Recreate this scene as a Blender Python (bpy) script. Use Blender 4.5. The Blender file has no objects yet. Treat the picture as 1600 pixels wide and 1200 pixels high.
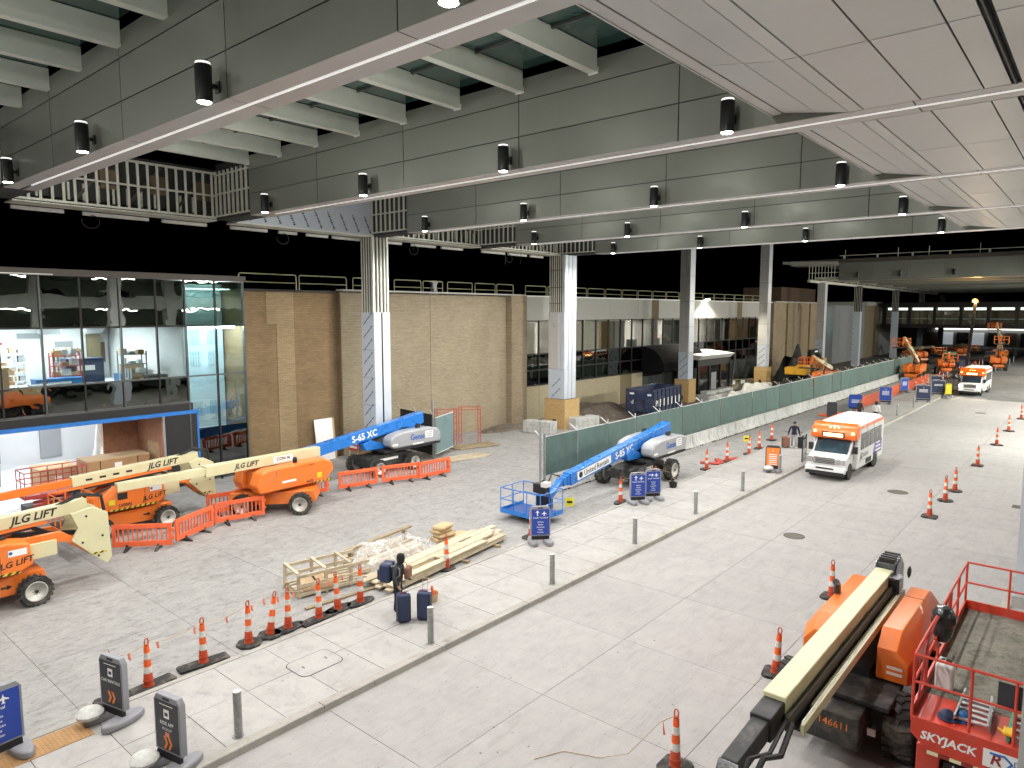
import bpy, bmesh, math, random
from mathutils import Vector, Matrix
random.seed(7)
R = math.radians
S = bpy.context.scene
COL = S.collection

# ------------------------------------------------------------------ camera
cam = bpy.data.cameras.new('camera')
cam.sensor_width = 36.0
cam.lens = 24.525
cam.clip_start = 0.05
cam.clip_end = 2000
co = bpy.data.objects.new('camera', cam)
co.location = (0, 0, 9.0)
co.rotation_euler = (R(90 - 5.92), 0, R(40.47))
COL.objects.link(co)
S.camera = co

# ------------------------------------------------------------------ world: night sky
W = bpy.data.worlds.new('World')
S.world = W
W.use_nodes = True
wn = W.node_tree
bg = wn.nodes['Background']
sky = wn.nodes.new('ShaderNodeTexSky')
sky.sky_type = 'NISHITA'
sky.sun_disc = False
sky.sun_elevation = R(-7)
sky.sun_rotation = R(200)
wn.links.new(sky.outputs[0], bg.inputs['Color'])
bg.inputs['Strength'].default_value = 0.05

# ------------------------------------------------------------------ exposure, sampling
S.view_settings.view_transform = 'Standard'
S.view_settings.look = 'None'
S.view_settings.exposure = 0.0
S.view_settings.gamma = 1.0
S.render.engine = 'CYCLES'
cy = S.cycles
cy.use_denoising = True
try:
    cy.denoiser = 'OPENIMAGEDENOISE'
except Exception:
    pass
cy.max_bounces = 6
cy.diffuse_bounces = 3
cy.glossy_bounces = 3
cy.transmission_bounces = 4
cy.transparent_max_bounces = 10
cy.caustics_reflective = False
cy.caustics_refractive = False
cy.sample_clamp_indirect = 4.0
cy.use_light_tree = True

# lamp powers (the canopy's own fixtures light the place)
DOWN_W = 2120.0
UP_W = 300.0  # for the unseen up lights added behind the beams
LAMP_COL = (1.0, 0.975, 0.95)

# ------------------------------------------------------------------ materials
MATS = {}
def nodes_of(name):
    m = bpy.data.materials.new(name)
    m.use_nodes = True
    nt = m.node_tree
    return m, nt, nt.nodes['Principled BSDF']
def ramp(nt, fac, stops):
    r = nt.nodes.new('ShaderNodeValToRGB')
    el = r.color_ramp.elements
    el[0].position, el[0].color = stops[0][0], (*stops[0][1], 1)
    el[1].position, el[1].color = stops[-1][0], (*stops[-1][1], 1)
    for p, c in stops[1:-1]:
        e = el.new(p); e.color = (*c, 1)
    nt.links.new(fac, r.inputs[0])
    return r.outputs[0]
def noise(nt, vec, scale, detail=4, rough=.6, dist=0.0):
    n = nt.nodes.new('ShaderNodeTexNoise')
    n.inputs['Scale'].default_value = scale
    n.inputs['Detail'].default_value = detail
    n.inputs['Roughness'].default_value = rough
    n.inputs['Distortion'].default_value = dist
    nt.links.new(vec, n.inputs['Vector'])
    return n.outputs['Fac']
def mul(nt, a, b, fac=1.0, mode='MULTIPLY'):
    m = nt.nodes.new('ShaderNodeMix')
    m.data_type = 'RGBA'; m.blend_type = mode
    m.inputs['Factor'].default_value = fac
    for s, v in ((6, a), (7, b)):
        if isinstance(v, (tuple, list)):
            m.inputs[s].default_value = (*v, 1) if len(v) == 3 else v
        else:
            nt.links.new(v, m.inputs[s])
    return m.outputs[2]
def gray(v): return (v, v, v)
def bump(nt, h, p, strength=.2, dist=.02):
    b = nt.nodes.new('ShaderNodeBump')
    b.inputs['Strength'].default_value = strength
    b.inputs['Distance'].default_value = dist
    nt.links.new(h, b.inputs['Height'])
    nt.links.new(b.outputs[0], p.inputs['Normal'])
def mapping(nt, src, scale=(1, 1, 1)):
    m = nt.nodes.new('ShaderNodeMapping')
    m.inputs['Scale'].default_value = scale
    nt.links.new(src, m.inputs['Vector'])
    return m.outputs[0]
def world_pos(nt):
    return nt.nodes.new('ShaderNodeNewGeometry').outputs['Position']

def mat(name, col, rough=.55, metal=0.0, var=.18, scale=4.0, bmp=0.0, coat=0.0, rand=0.0, dirt=0.0, spec=.5):
    if name in MATS: return MATS[name]
    m, nt, p = nodes_of(name)
    tc = nt.nodes.new('ShaderNodeTexCoord').outputs['Object']
    f = noise(nt, tc, scale, 5)
    c = mul(nt, col, ramp(nt, f, [(.3, gray(1 - var)), (.7, gray(1 + var * .4))]))
    if dirt:
        f2 = noise(nt, tc, scale * .45, 7, .7, .6)
        d = ramp(nt, f2, [(.48, (0, 0, 0)), (.72, gray(dirt))])
        mx = nt.nodes.new('ShaderNodeMix'); mx.data_type = 'RGBA'
        nt.links.new(d, mx.inputs['Factor']); nt.links.new(c, mx.inputs[6])
        mx.inputs[7].default_value = (.22, .19, .15, 1)
        c = mx.outputs[2]
    if rand:
        oi = nt.nodes.new('ShaderNodeObjectInfo').outputs['Random']
        c = mul(nt, c, ramp(nt, oi, [(0, gray(1 - rand)), (1, gray(1 + rand * .5))]))
    nt.links.new(c, p.inputs['Base Color'])
    rr = ramp(nt, f, [(.3, gray(max(0, rough - .08))), (.7, gray(min(1, rough + .1)))])
    nt.links.new(rr, p.inputs['Roughness'])
    p.inputs['Metallic'].default_value = metal
    p.inputs['Specular IOR Level'].default_value = spec
    p.inputs['Coat Weight'].default_value = coat
    if bmp:
        bump(nt, noise(nt, tc, scale * 6, 4), p, bmp, .01)
    MATS[name] = m
    return m
def emit(name, col, strength):
    if name in MATS: return MATS[name]
    m, nt, p = nodes_of(name)
    p.inputs['Base Color'].default_value = (*[min(1, c) for c in col], 1)
    p.inputs['Emission Color'].default_value = (*col, 1)
    p.inputs['Emission Strength'].default_value = strength
    MATS[name] = m
    return m

def concrete(name, base, tint2, streak=(1, 1, 1), rand=.06, dark=.25, spots=.5, rough=.8, streak_amt=.35):
    m, nt, p = nodes_of(name)
    P = world_pos(nt)
    big = noise(nt, P, .35, 6, .65)
    c = nt.nodes.new('ShaderNodeMix'); c.data_type = 'RGBA'
    nt.links.new(ramp(nt, big, [(.35, gray(0)), (.65, gray(1))]), c.inputs['Factor'])
    c.inputs[6].default_value = (*base, 1); c.inputs[7].default_value = (*tint2, 1)
    col = c.outputs[2]
    mid = noise(nt, P, 1.6, 8, .72, .4)
    col = mul(nt, col, ramp(nt, mid, [(.3, gray(1 - dark)), (.55, gray(1.0)), (.75, gray(1.06))]))
    st = noise(nt, mapping(nt, P, streak), 1.0, 9, .75, 1.2)
    col = mul(nt, col, ramp(nt, st, [(.36, gray(1 - streak_amt)), (.5, gray(1.0)), (1, gray(1.03))]))
    fine = noise(nt, P, 38, 3, .6)
    col = mul(nt, col, ramp(nt, fine, [(.3, gray(.9)), (.7, gray(1.05))]))
    # scuffs
    sc = noise(nt, mapping(nt, P, (streak[0] * 3.2, streak[1] * 3.2, 1)), 1.0, 10, .8, .8)
    col = mul(nt, col, ramp(nt, sc, [(.37, gray(1 - streak_amt * 1.3)), (.455, gray(1.0)), (1, gray(1.02))]))
    # oil spots
    v = nt.nodes.new('ShaderNodeTexVoronoi'); v.inputs['Scale'].default_value = 2.1
    v.inputs['Randomness'].default_value = 1.0
    nt.links.new(P, v.inputs['Vector'])
    sp = ramp(nt, v.outputs['Distance'], [(.035, gray(1 - spots)), (.07, gray(1))])
    v2 = nt.nodes.new('ShaderNodeTexVoronoi'); v2.inputs['Scale'].default_value = 4.6
    nt.links.new(mapping(nt, P, (1, .8, 1)), v2.inputs['Vector'])
    col = mul(nt, col, ramp(nt, v2.outputs['Distance'], [(.04, gray(1 - spots * .6)), (.085, gray(1))]))
    gate = noise(nt, P, .6, 3)
    mx = nt.nodes.new('ShaderNodeMix'); mx.data_type = 'RGBA'
    nt.links.new(ramp(nt, gate, [(.5, gray(0)), (.58, gray(1))]), mx.inputs['Factor'])
    mx.inputs[6].default_value = (1, 1, 1, 1); nt.links.new(sp, mx.inputs[7])
    col = mul(nt, col, mx.outputs[2])
    oi = nt.nodes.new('ShaderNodeObjectInfo').outputs['Random']
    col = mul(nt, col, ramp(nt, oi, [(0, gray(1 - rand)), (1, gray(1 + rand * .4))]))
    nt.links.new(col, p.inputs['Base Color'])
    p.inputs['Roughness'].default_value = rough
    p.inputs['Specular IOR Level'].default_value = .3
    bump(nt, mid, p, .25, .01)
    MATS[name] = m
    return m

def brick(name, c1, c2, mortar, axis='yz', scale=1.0, patchy=.25):
    m, nt, p = nodes_of(name)
    P = world_pos(nt)
    sx = nt.nodes.new('ShaderNodeSeparateXYZ'); nt.links.new(P, sx.inputs[0])
    cb = nt.nodes.new('ShaderNodeCombineXYZ')
    nt.links.new(sx.outputs['Y' if axis == 'yz' else 'X'], cb.inputs[0]); nt.links.new(sx.outputs['Z'], cb.inputs[1])
    b = nt.nodes.new('ShaderNodeTexBrick')
    b.inputs['Color1'].default_value = (*c1, 1); b.inputs['Color2'].default_value = (*c2, 1)
    b.inputs['Mortar'].default_value = (*mortar, 1)
    b.inputs['Scale'].default_value = 1.0 * scale
    b.inputs['Mortar Size'].default_value = .012
    b.inputs['Brick Width'].default_value = .30
    b.inputs['Row Height'].default_value = .10
    b.inputs['Bias'].default_value = -.2
    nt.links.new(cb.outputs[0], b.inputs['Vector'])
    big = noise(nt, P, .5, 5, .6)
    c = mul(nt, b.outputs['Color'], ramp(nt, big, [(.3, gray(1 - patchy)), (.7, gray(1.1))]))
    row = noise(nt, mapping(nt, P, (1.2, 1.2, 9)), 1.0, 4)
    c = mul(nt, c, ramp(nt, row, [(.35, gray(.9)), (.65, gray(1.06))]))
    nt.links.new(c, p.inputs['Base Color'])
    p.inputs['Roughness'].default_value = .85
    bump(nt, b.outputs['Fac'], p, -.3, .01)
    MATS[name] = m
    return m

def thin_glass(name, tint=(.55, .62, .6), refl=.12, wobble=.0, rough=.01, scale=.7):
    m, nt, p = nodes_of(name)
    out = nt.nodes['Material Output']
    g = nt.nodes.new('ShaderNodeBsdfGlossy'); g.inputs['Roughness'].default_value = rough
    g.inputs['Color'].default_value = (.95, 1, .98, 1)
    t = nt.nodes.new('ShaderNodeBsdfTransparent'); t.inputs['Color'].default_value = (*tint, 1)
    fr = nt.nodes.new('ShaderNodeFresnel')
    bf = nt.nodes.new('ShaderNodeMath'); bf.operation = 'MULTIPLY_ADD'; bf.inputs[1].default_value = .6667 - 1.5; bf.inputs[2].default_value = 1.5
    nt.links.new(nt.nodes.new('ShaderNodeNewGeometry').outputs['Backfacing'], bf.inputs[0]); nt.links.new(bf.outputs[0], fr.inputs['IOR'])
    ad = nt.nodes.new('ShaderNodeMath'); ad.operation = 'ADD'; ad.inputs[1].default_value = refl; ad.use_clamp = True
    nt.links.new(fr.outputs[0], ad.inputs[0])
    mx = nt.nodes.new('ShaderNodeMixShader')
    nt.links.new(ad.outputs[0], mx.inputs[0]); nt.links.new(t.outputs[0], mx.inputs[1]); nt.links.new(g.outputs[0], mx.inputs[2])
    nt.links.new(mx.outputs[0], out.inputs['Surface'])
    if wobble:
        b = nt.nodes.new('ShaderNodeBump'); b.inputs['Strength'].default_value = wobble; b.inputs['Distance'].default_value = .05
        nt.links.new(noise(nt, world_pos(nt), scale, 2), b.inputs['Height'])
        nt.links.new(b.outputs[0], g.inputs['Normal'])
    nt.nodes.remove(p)
    MATS[name] = m
    return m

def striped(name, c1, c2, scale=6.0, axis=0, duty=.5, slant=0.0):
    """hard diagonal hazard stripes in object space"""
    m, nt, p = nodes_of(name)
    tc = nt.nodes.new('ShaderNodeTexCoord').outputs['Object']
    sx = nt.nodes.new('ShaderNodeSeparateXYZ'); nt.links.new(tc, sx.inputs[0])
    a = nt.nodes.new('ShaderNodeMath'); a.operation = 'MULTIPLY_ADD'
    nt.links.new(sx.outputs[2], a.inputs[0]); a.inputs[1].default_value = slant; nt.links.new(sx.outputs[axis], a.inputs[2])
    b = nt.nodes.new('ShaderNodeMath'); b.operation = 'MULTIPLY'; nt.links.new(a.outputs[0], b.inputs[0]); b.inputs[1].default_value = scale
    f = nt.nodes.new('ShaderNodeMath'); f.operation = 'FRACT'; nt.links.new(b.outputs[0], f.inputs[0])
    g = nt.nodes.new('ShaderNodeMath'); g.operation = 'GREATER_THAN'; nt.links.new(f.outputs[0], g.inputs[0]); g.inputs[1].default_value = duty
    mx = nt.nodes.new('ShaderNodeMix'); mx.data_type = 'RGBA'
    nt.links.new(g.outputs[0], mx.inputs['Factor']); mx.inputs[6].default_value = (*c1, 1); mx.inputs[7].default_value = (*c2, 1)
    nt.links.new(mx.outputs[2], p.inputs['Base Color']); p.inputs['Roughness'].default_value = .6
    MATS[name] = m
    return m

M = MATS
concrete('road_concrete', (.37, .352, .34), (.35, .333, .322), (2.6, .5, 1), .04, .10, .72, streak_amt=.10)
concrete('walk_concrete', (.42, .402, .382), (.39, .375, .357), (1, 1, 1), .05, .10, .5, streak_amt=.12)
concrete('lane_concrete', (.355, .345, .33), (.325, .316, .302), (3.4, 1.5, 1), .04, .15, .6, streak_amt=.30)
concrete('kerb_concrete', (.42, .40, .36), (.36, .34, .30), (1, .6, 1), .06, .15, .2, streak_amt=.2)
concrete('barrier_concrete', (.56, .56, .54), (.48, .48, .46), (2, 2, .5), .1, .2, .3)
concrete('dirt', (.16, .13, .10), (.24, .20, .16), (1, 1, 1), .0, .4, .4, streak_amt=.4)
concrete('joint_dark', (.10, .095, .09), (.07, .068, .065), (1, 1, 1), .0, .2, .1)
concrete('asphalt', (.20, .195, .185), (.16, .155, .15), (1, 1, 1), .0, .2, .2)
concrete('deck_dust', (.26, .25, .20), (.20, .19, .155), (3, 3, 3), .0, .3, .8, streak_amt=.45)
brick('brick_tan', (.32, .255, .165), (.26, .20, .125), (.22, .18, .125), patchy=.12)
brick('brick_light', (.325, .27, .18), (.27, .218, .14), (.235, .195, .14), patchy=.10)
brick('brick_brown', (.25, .168, .082), (.195, .128, .06), (.15, .105, .06), patchy=.15)
brick('brick_brown_lt', (.33, .24, .13), (.27, .19, .10), (.22, .165, .10), patchy=.15)
brick('brick_side', (.22, .15, .08), (.18, .12, .06), (.15, .11, .07), 'xz')
mat('beam_panel', (.235, .245, .215), .38, .3, .06, .8, rand=.10)
mat('beam_core', (.03, .03, .03), .7)
mat('beam_soffit', (.66, .64, .63), .42, .25, .05, .8, rand=.05)  # lighter than the beam faces: ground bounce put into the colour
mat('soffit_panel', (.76, .765, .75), .40, .25, .05, .8, rand=.06)
mat('trim_white', (.85, .85, .83), .4)
mat('rafter', (.88, .92, .83), .5, 0, .06, 2)
mat('steel_galv', (.70, .70, .61), .5, .1, .2, 8, rand=.12)
mat('steel_dark', (.10, .09, .075), .6, .3, .3, 3)
mat('steel_brown', (.17, .115, .075), .7, 0, .25, 2)
mat('skylight_glass', (.05, .11, .10), .08, 0, .3, .6, spec=.8)
mat('black_fixture', (.012, .012, .013), .35)
mat('sheathing', (.46, .50, .56), .7, 0, .06, 2)
mat('sheathing_ink', (.03, .03, .035), .8)
mat('column_clad', (.54, .53, .52), .35, .3, .06, 1.5, rand=.08)
mat('column_clad_blue', (.62, .66, .72), .35, .3, .06, 1.5, rand=.05)
mat('osb', (.50, .33, .14), .8, 0, .35, 9, .2)
mat('plywood', (.52, .36, .20), .75, 0, .25, 5)
mat('ply_red', (.42, .21, .13), .75, 0, .25, 4)
mat('lumber', (.58, .49, .345), .75, 0, .25, 5, rand=.22)
mat('lumber_old', (.36, .28, .17), .85, 0, .3, 5, rand=.2)
mat('mullion', (.11, .115, .11), .4, .5)
mat('mullion_dark', (.018, .016, .015), .45, .3)
mat('fascia_brown', (.11, .095, .085), .6)
mat('white_wall', (.74, .75, .76), .8, 0, .05, 1)
mat('reflection_blue', (.50, .62, .66), .8, 0, .05, 1)  # tone of the reflection painted behind the end bay panes
mat('reflection_teal', (.38, .52, .55), .8, 0, .1, 3)  # windows of the same painted reflection
mat('grey_wall', (.30, .31, .32), .8, 0, .1, 1)
mat('dark_wall', (.05, .055, .055), .8)
mat('black', (.012, .012, .012), .55)
mat('black_gloss', (.015, .015, .016), .25, coat=.3)
mat('black_soft', (.014, .014, .016), .85, 0, .3, 12, .3)
mat('rubber', (.028, .027, .026), .85, 0, .5, 6, .3, dirt=.7)
mat('rim_grey', (.66, .64, .58), .5, .2, .15, 5, dirt=.5)
mat('blue_trim', (.02, .16, .50), .5)
mat('orange_lift', (.82, .19, .022), .34, 0, .08, 1.6, coat=.3, dirt=.25)
mat('orange_hot', (.85, .17, .03), .45, 0, .08, 2, rand=.08)
mat('orange_barrier', (.86, .145, .05), .5, 0, .15, 3, rand=.08)
mat('orange_cone', (.90, .13, .015), .5, 0, .15, 6, rand=.1, dirt=.25)
mat('cone_red', (.55, .07, .02), .55, 0, .2, 6, dirt=.3)
mat('cone_white', (.72, .70, .66), .35, 0, .2, 12, dirt=.4)
mat('cream_boom', (.64, .60, .37), .4, 0, .06, 1.5, coat=.2, dirt=.2)
mat('blue_lift', (.015, .17, .56), .3, 0, .08, 2, coat=.4)
mat('blue_dark_lift', (.02, .08, .30), .5, 0, .3, 8, dirt=.5)
mat('grey_hood', (.34, .345, .36), .35, 0, .05, 1, coat=.3)
mat('chassis_black', (.02, .02, .02), .6, 0, .4, 4, dirt=.45)
mat('red_lift', (.60, .05, .025), .38, 0, .12, 3, coat=.2, dirt=.2)
mat('red_scaffold', (.50, .06, .04), .5, 0, .3, 10)
mat('white_paint', (.80, .80, .78), .35, 0, .05, 2, coat=.2)
mat('white_print', (.85, .85, .83), .6, 0, .05, 2)
mat('black_print', (.015, .015, .015), .6, 0, .05, 2)
mat('blue_print', (.02, .12, .42), .6, 0, .05, 2)
mat('orange_print', (.85, .22, .03), .6, 0, .05, 2)
mat('lilac_print', (.20, .16, .42), .5, 0, .25, 4)
mat('sign_blue', (.015, .055, .34), .45, 0, .06, 2)
mat('sign_navy', (.018, .03, .075), .45, 0, .06, 2)
mat('sign_dark', (.035, .035, .042), .5, 0, .1, 3)
mat('sign_grey', (.26, .26, .28), .55, 0, .1, 4, dirt=.2)
mat('sign_yellow', (.72, .62, .03), .5)
mat('sandbag_white', (.62, .62, .58), .7, 0, .25, 10, .3)
mat('galv_pipe', (.36, .37, .36), .45, .5, .4, 14, dirt=.3)
mat('galv_cap', (.62, .62, .60), .6)
mat('chrome', (.6, .6, .6), .15, 1.0)
mat('alu', (.55, .56, .57), .35, .8, .2, 10)
mat('bus_white', (.78, .78, .77), .3, 0, .03, 1, coat=.4)
mat('bus_orange', (.82, .14, .012), .3, 0, .04, 1, coat=.4)
mat('dark_glass', (.012, .014, .016), .06, 0, .1, 1, spec=.8)
mat('windshield', (.03, .05, .07), .05, 0, .6, 1.2, spec=.9)
mat('fence_green', (.105, .165, .148), .8, 0, .25, 1.4, rand=.12)
mat('fence_grey', (.16, .24, .25), .8, 0, .2, 2)
mat('fence_black', (.015, .022, .022), .8, 0, .3, 3)
mat('tactile', (.42, .24, .10), .75, 0, .2, 4)
mat('iron', (.13, .115, .095), .7, .3, .3, 20)
mat('iron_dark', (.03, .03, .03), .7)
mat('navy_bag', (.022, .032, .085), .6, 0, .2, 12, .2)
mat('brown_bag', (.22, .10, .06), .7, 0, .2, 8)
mat('dark_red', (.30, .03, .03), .6)
mat('jacket_dark', (.045, .05, .05), .85, 0, .3, 10, .3)
mat('pants_grey', (.30, .30, .31), .85, 0, .2, 10, .3)
mat('jacket_navy', (.012, .015, .035), .85, 0, .3, 10, .3)
mat('skin', (.38, .20, .13), .6)
mat('hair', (.012, .01, .009), .6)
mat('cloth_white', (.70, .68, .66), .8)
mat('dumpster_navy', (.016, .028, .075), .5, 0, .3, 3, dirt=.3)
mat('excavator_yellow', (.70, .38, .02), .45, 0, .2, 2, dirt=.3)
mat('tarp_white', (.62, .62, .60), .55, 0, .15, 3)
mat('paper_bag', (.56, .40, .22), .8, 0, .2, 5, .2)
mat('cardboard', (.36, .21, .10), .85, 0, .15, 3, rand=.2)
mat('carton_tan', (.55, .38, .22), .85, 0, .15, 3, rand=.1)
mat('gangbox_navy', (.012, .025, .07), .5)
mat('cart_blue', (.02, .16, .42), .5)
mat('rack_red', (.42, .05, .04), .5)
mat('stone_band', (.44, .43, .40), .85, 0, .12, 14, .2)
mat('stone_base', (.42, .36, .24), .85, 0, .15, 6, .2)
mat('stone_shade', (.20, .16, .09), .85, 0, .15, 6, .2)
mat('pipe_yellow', (.45, .43, .26), .5, .1)
mat('garage_concrete', (.30, .32, .29), .85, 0, .15, 1)
mat('yellow_tape', (.75, .68, .05), .5)
mat('pink_flag', (.85, .25, .18), .6)
mat('rope', (.55, .42, .25), .8)
mat('glove_yellow', (.75, .48, .02), .7)
mat('green_edge', (.02, .32, .20), .5)
mat('car_dark', (.02, .022, .025), .25, 0, .1, 1, coat=.5)
mat('screen_green', (.10, .45, .08), .5)
thin_glass('clear_glass', (.80, .86, .85), .02, .10)
thin_glass('dark_pane', (.22, .28, .26), .30, .08)
thin_glass('spandrel_pane', (.04, .05, .05), .16, .2)
thin_glass('tinted_pane', (.86, .85, .82), .02, .1)
thin_glass('tinted_dark', (.10, .095, .09), .10, .15)
thin_glass('mirror_pane', (.78, .88, .90), .10, .12)
def film(name):
    m, nt, p = nodes_of(name)
    out = nt.nodes['Material Output']
    p.inputs['Base Color'].default_value = (.85, .85, .84, 1); p.inputs['Roughness'].default_value = .25
    t = nt.nodes.new('ShaderNodeBsdfTransparent')
    P = nt.nodes.new('ShaderNodeTexCoord').outputs['Object']
    f = ramp(nt, noise(nt, P, 2.2, 5, .65, 2.5), [(.35, gray(.12)), (.5, gray(.3)), (.72, gray(.8))])
    mx = nt.nodes.new('ShaderNodeMixShader')
    nt.links.new(f, mx.inputs[0]); nt.links.new(t.outputs[0], mx.inputs[1]); nt.links.new(p.outputs[0], mx.inputs[2])
    nt.links.new(mx.outputs[0], out.inputs['Surface'])
    bump(nt, noise(nt, P, 2.6, 4, .6, 2.5), p, .5, .05)
    MATS[name] = m
film('poly_film')
def translucent(name, col):
    m, nt, p = nodes_of(name)
    p.inputs['Base Color'].default_value = (*col, 1); p.inputs['Roughness'].default_value = .7
    tr = nt.nodes.new('ShaderNodeBsdfTranslucent'); tr.inputs['Color'].default_value = (*col, 1)
    P = nt.nodes.new('ShaderNodeTexCoord').outputs['Object']
    f = noise(nt, mapping(nt, P, (1, 3.5, .5)), 1.6, 5, .6, 2.0)
    nt.links.new(mul(nt, col, ramp(nt, f, [(.35, gray(.7)), (.65, gray(1.05))])), tr.inputs['Color'])
    mx = nt.nodes.new('ShaderNodeMixShader'); mx.inputs[0].default_value = .6
    nt.links.new(p.outputs[0], mx.inputs[1]); nt.links.new(tr.outputs[0], mx.inputs[2])
    nt.links.new(mx.outputs[0], nt.nodes['Material Output'].inputs['Surface'])
    MATS[name] = m
translucent('hung_film', (.86, .85, .82))
mat('matte_black', (.008, .008, .009), .9, spec=.1)
striped('hazard', (.70, .55, .03), (.02, .02, .02), 5, 0, .5, 1.0)
striped('hazard_white', (.75, .70, .45), (.25, .03, .02), 3, 0, .5, 0)
emit('lamp_lens', (1, .97, .92), 40)
emit('linear_led', (1, .99, .96), .62)
emit('lamp_top', (1, .98, .94), 1.2)
emit('strip_light', (.92, .97, 1.0), 60)
emit('strip_warm', (1, .95, .82), 120)
emit('strip_garage', (.95, 1.0, .80), 30)
emit('flood_lens', (1, .95, .78), 120)
emit('orange_lamp', (1, .40, .05), 3.2)
emit('amber_led', (1, .72, .25), 5)
emit('amber_marker', (1, .45, .12), 9)
emit('headlamp_on', (1, .93, .80), 30)
emit('tail_red', (1, .08, .04), 5)
emit('bridge_light', (1, .97, .88), 2.5)

# ------------------------------------------------------------------ mesh helpers
class MB:
    def __init__(s): s.v = []; s.f = []; s.m = []; s.cur = 0
    def add(s, vs, fs):
        o = len(s.v)
        s.v += [tuple(v) for v in vs]
        for f in fs:
            s.f.append(tuple(i + o for i in f)); s.m.append(s.cur)
        return s
    def box(s, x0, x1, y0, y1, z0, z1):
        return s.add([(x0, y0, z0), (x1, y0, z0), (x1, y1, z0), (x0, y1, z0), (x0, y0, z1), (x1, y0, z1), (x1, y1, z1), (x0, y1, z1)],
                     [(0, 3, 2, 1), (4, 5, 6, 7), (0, 1, 5, 4), (1, 2, 6, 5), (2, 3, 7, 6), (3, 0, 4, 7)])
    def cyl(s, p, q, r, r2=None, n=10, cap=True):
        p, q = Vector(p), Vector(q); r2 = r if r2 is None else r2
        d = (q - p).normalized()
        a = d.orthogonal().normalized(); b = d.cross(a)
        vs = [p + (a * math.cos(t) + b * math.sin(t)) * r for t in [2 * math.pi * i / n for i in range(n)]]
        vs += [q + (a * math.cos(t) + b * math.sin(t)) * r2 for t in [2 * math.pi * i / n for i in range(n)]]
        fs = [(i, (i + 1) % n, n + (i + 1) % n, n + i) for i in range(n)]
        if cap: fs += [tuple(range(n))[::-1], tuple(range(n, 2 * n))]
        return s.add(vs, fs)
    def bar(s, p, q, w, h):
        """rectangular bar from p to q: w sideways, h in the plane with up"""
        p, q = Vector(p), Vector(q); d = (q - p).normalized()
        side = d.cross(Vector((0, 0, 1)))
        side = Vector((1, 0, 0)) if side.length < 1e-4 else side.normalized()
        up = side.cross(d)
        vs = []
        for c in (p, q):
            for a, b in ((-1, -1), (1, -1), (1, 1), (-1, 1)):
                vs.append(c + side * (a * w / 2) + up * (b * h / 2))
        return s.add(vs, [(0, 1, 2, 3), (7, 6, 5, 4), (0, 4, 5, 1), (1, 5, 6, 2), (2, 6, 7, 3), (3, 7, 4, 0)])
    def tube(s, pts, r, n=6):
        pts = [Vector(p) for p in pts]
        rings = []
        a = None
        for i, p in enumerate(pts):
            d = (pts[min(i + 1, len(pts) - 1)] - pts[max(i - 1, 0)]).normalized()
            if a is None: a = d.orthogonal().normalized()
            a = (a - d * a.dot(d)).normalized(); b = d.cross(a)
            rings.append([p + (a * math.cos(t) + b * math.sin(t)) * r for t in [2 * math.pi * k / n for k in range(n)]])
        vs = [v for rg in rings for v in rg]
        fs = []
        for i in range(len(pts) - 1):
            for k in range(n):
                fs.append((i * n + k, i * n + (k + 1) % n, (i + 1) * n + (k + 1) % n, (i + 1) * n + k))
        fs.append(tuple(range(n))[::-1]); L = (len(pts) - 1) * n
        fs.append(tuple(range(L, L + n)))
        return s.add(vs, fs)
    def prism(s, poly, axis, a, b):
        n = len(poly)
        def P(u, v, w): return {'x': (w, u, v), 'y': (u, w, v), 'z': (u, v, w)}[axis]
        vs = [P(u, v, a) for u, v in poly] + [P(u, v, b) for u, v in poly]
        fs = [(i, (i + 1) % n, n + (i + 1) % n, n + i) for i in range(n)] + [tuple(range(n))[::-1], tuple(range(n, 2 * n))]
        return s.add(vs, fs)
    def lathe(s, prof, c=(0, 0, 0), n=14, axis='z'):
        vs, fs = [], []
        for r, h in prof:
            for i in range(n):
                t = 2 * math.pi * i / n
                u, w = r * math.cos(t), r * math.sin(t)
                p = {'z': (u, w, h), 'y': (u, h, w), 'x': (h, u, w)}[axis]
                vs.append((p[0] + c[0], p[1] + c[1], p[2] + c[2]))
        for j in range(len(prof) - 1):
            for i in range(n):
                fs.append((j * n + i, j * n + (i + 1) % n, (j + 1) * n + (i + 1) % n, (j + 1) * n + i))
        if prof[0][0] > 1e-4: fs.append(tuple(range(n)))
        if prof[-1][0] > 1e-4: fs.append(tuple(range((len(prof) - 1) * n, len(prof) * n)))
        return s.add(vs, fs)
    def quad(s, a, b, c, d): return s.add([a, b, c, d], [(0, 1, 2, 3)])
    def xf(s, Mx):
        s.v = [tuple(Mx @ Vector(v)) for v in s.v]; return s
    def mesh(s, name, smooth=False):
        me = bpy.data.meshes.new(name)
        me.from_pydata(s.v, [], s.f)
        bm = bmesh.new(); bm.from_mesh(me)
        bmesh.ops.recalc_face_normals(bm, faces=bm.faces[:])
        if smooth:
            for f in bm.faces: f.smooth = True
        bm.to_mesh(me); bm.free()
        return me
    def build(s, name, m, parent=None, bevel=0, seg=2, smooth=False, label=None):
        me = s.mesh(name, smooth or bevel > 0)
        ms = m if isinstance(m, (list, tuple)) else [m]
        for q in ms: me.materials.append(MATS[q] if isinstance(q, str) else q)
        if len(ms) > 1: me.polygons.foreach_set('material_index', s.m)
        o = bpy.data.objects.new(name, me); COL.objects.link(o)
        if parent is not None: o.parent = parent
        if bevel:
            md = o.modifiers.new('bevel', 'BEVEL'); md.width = bevel; md.segments = seg; md.limit_method = 'ANGLE'; md.angle_limit = R(35)
            md.harden_normals = True
        if smooth and not bevel:
            me.set_sharp_from_angle(angle=R(40))
        if label: o['label'] = label
        return o
def box(*a): return MB().box(*a)

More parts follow.
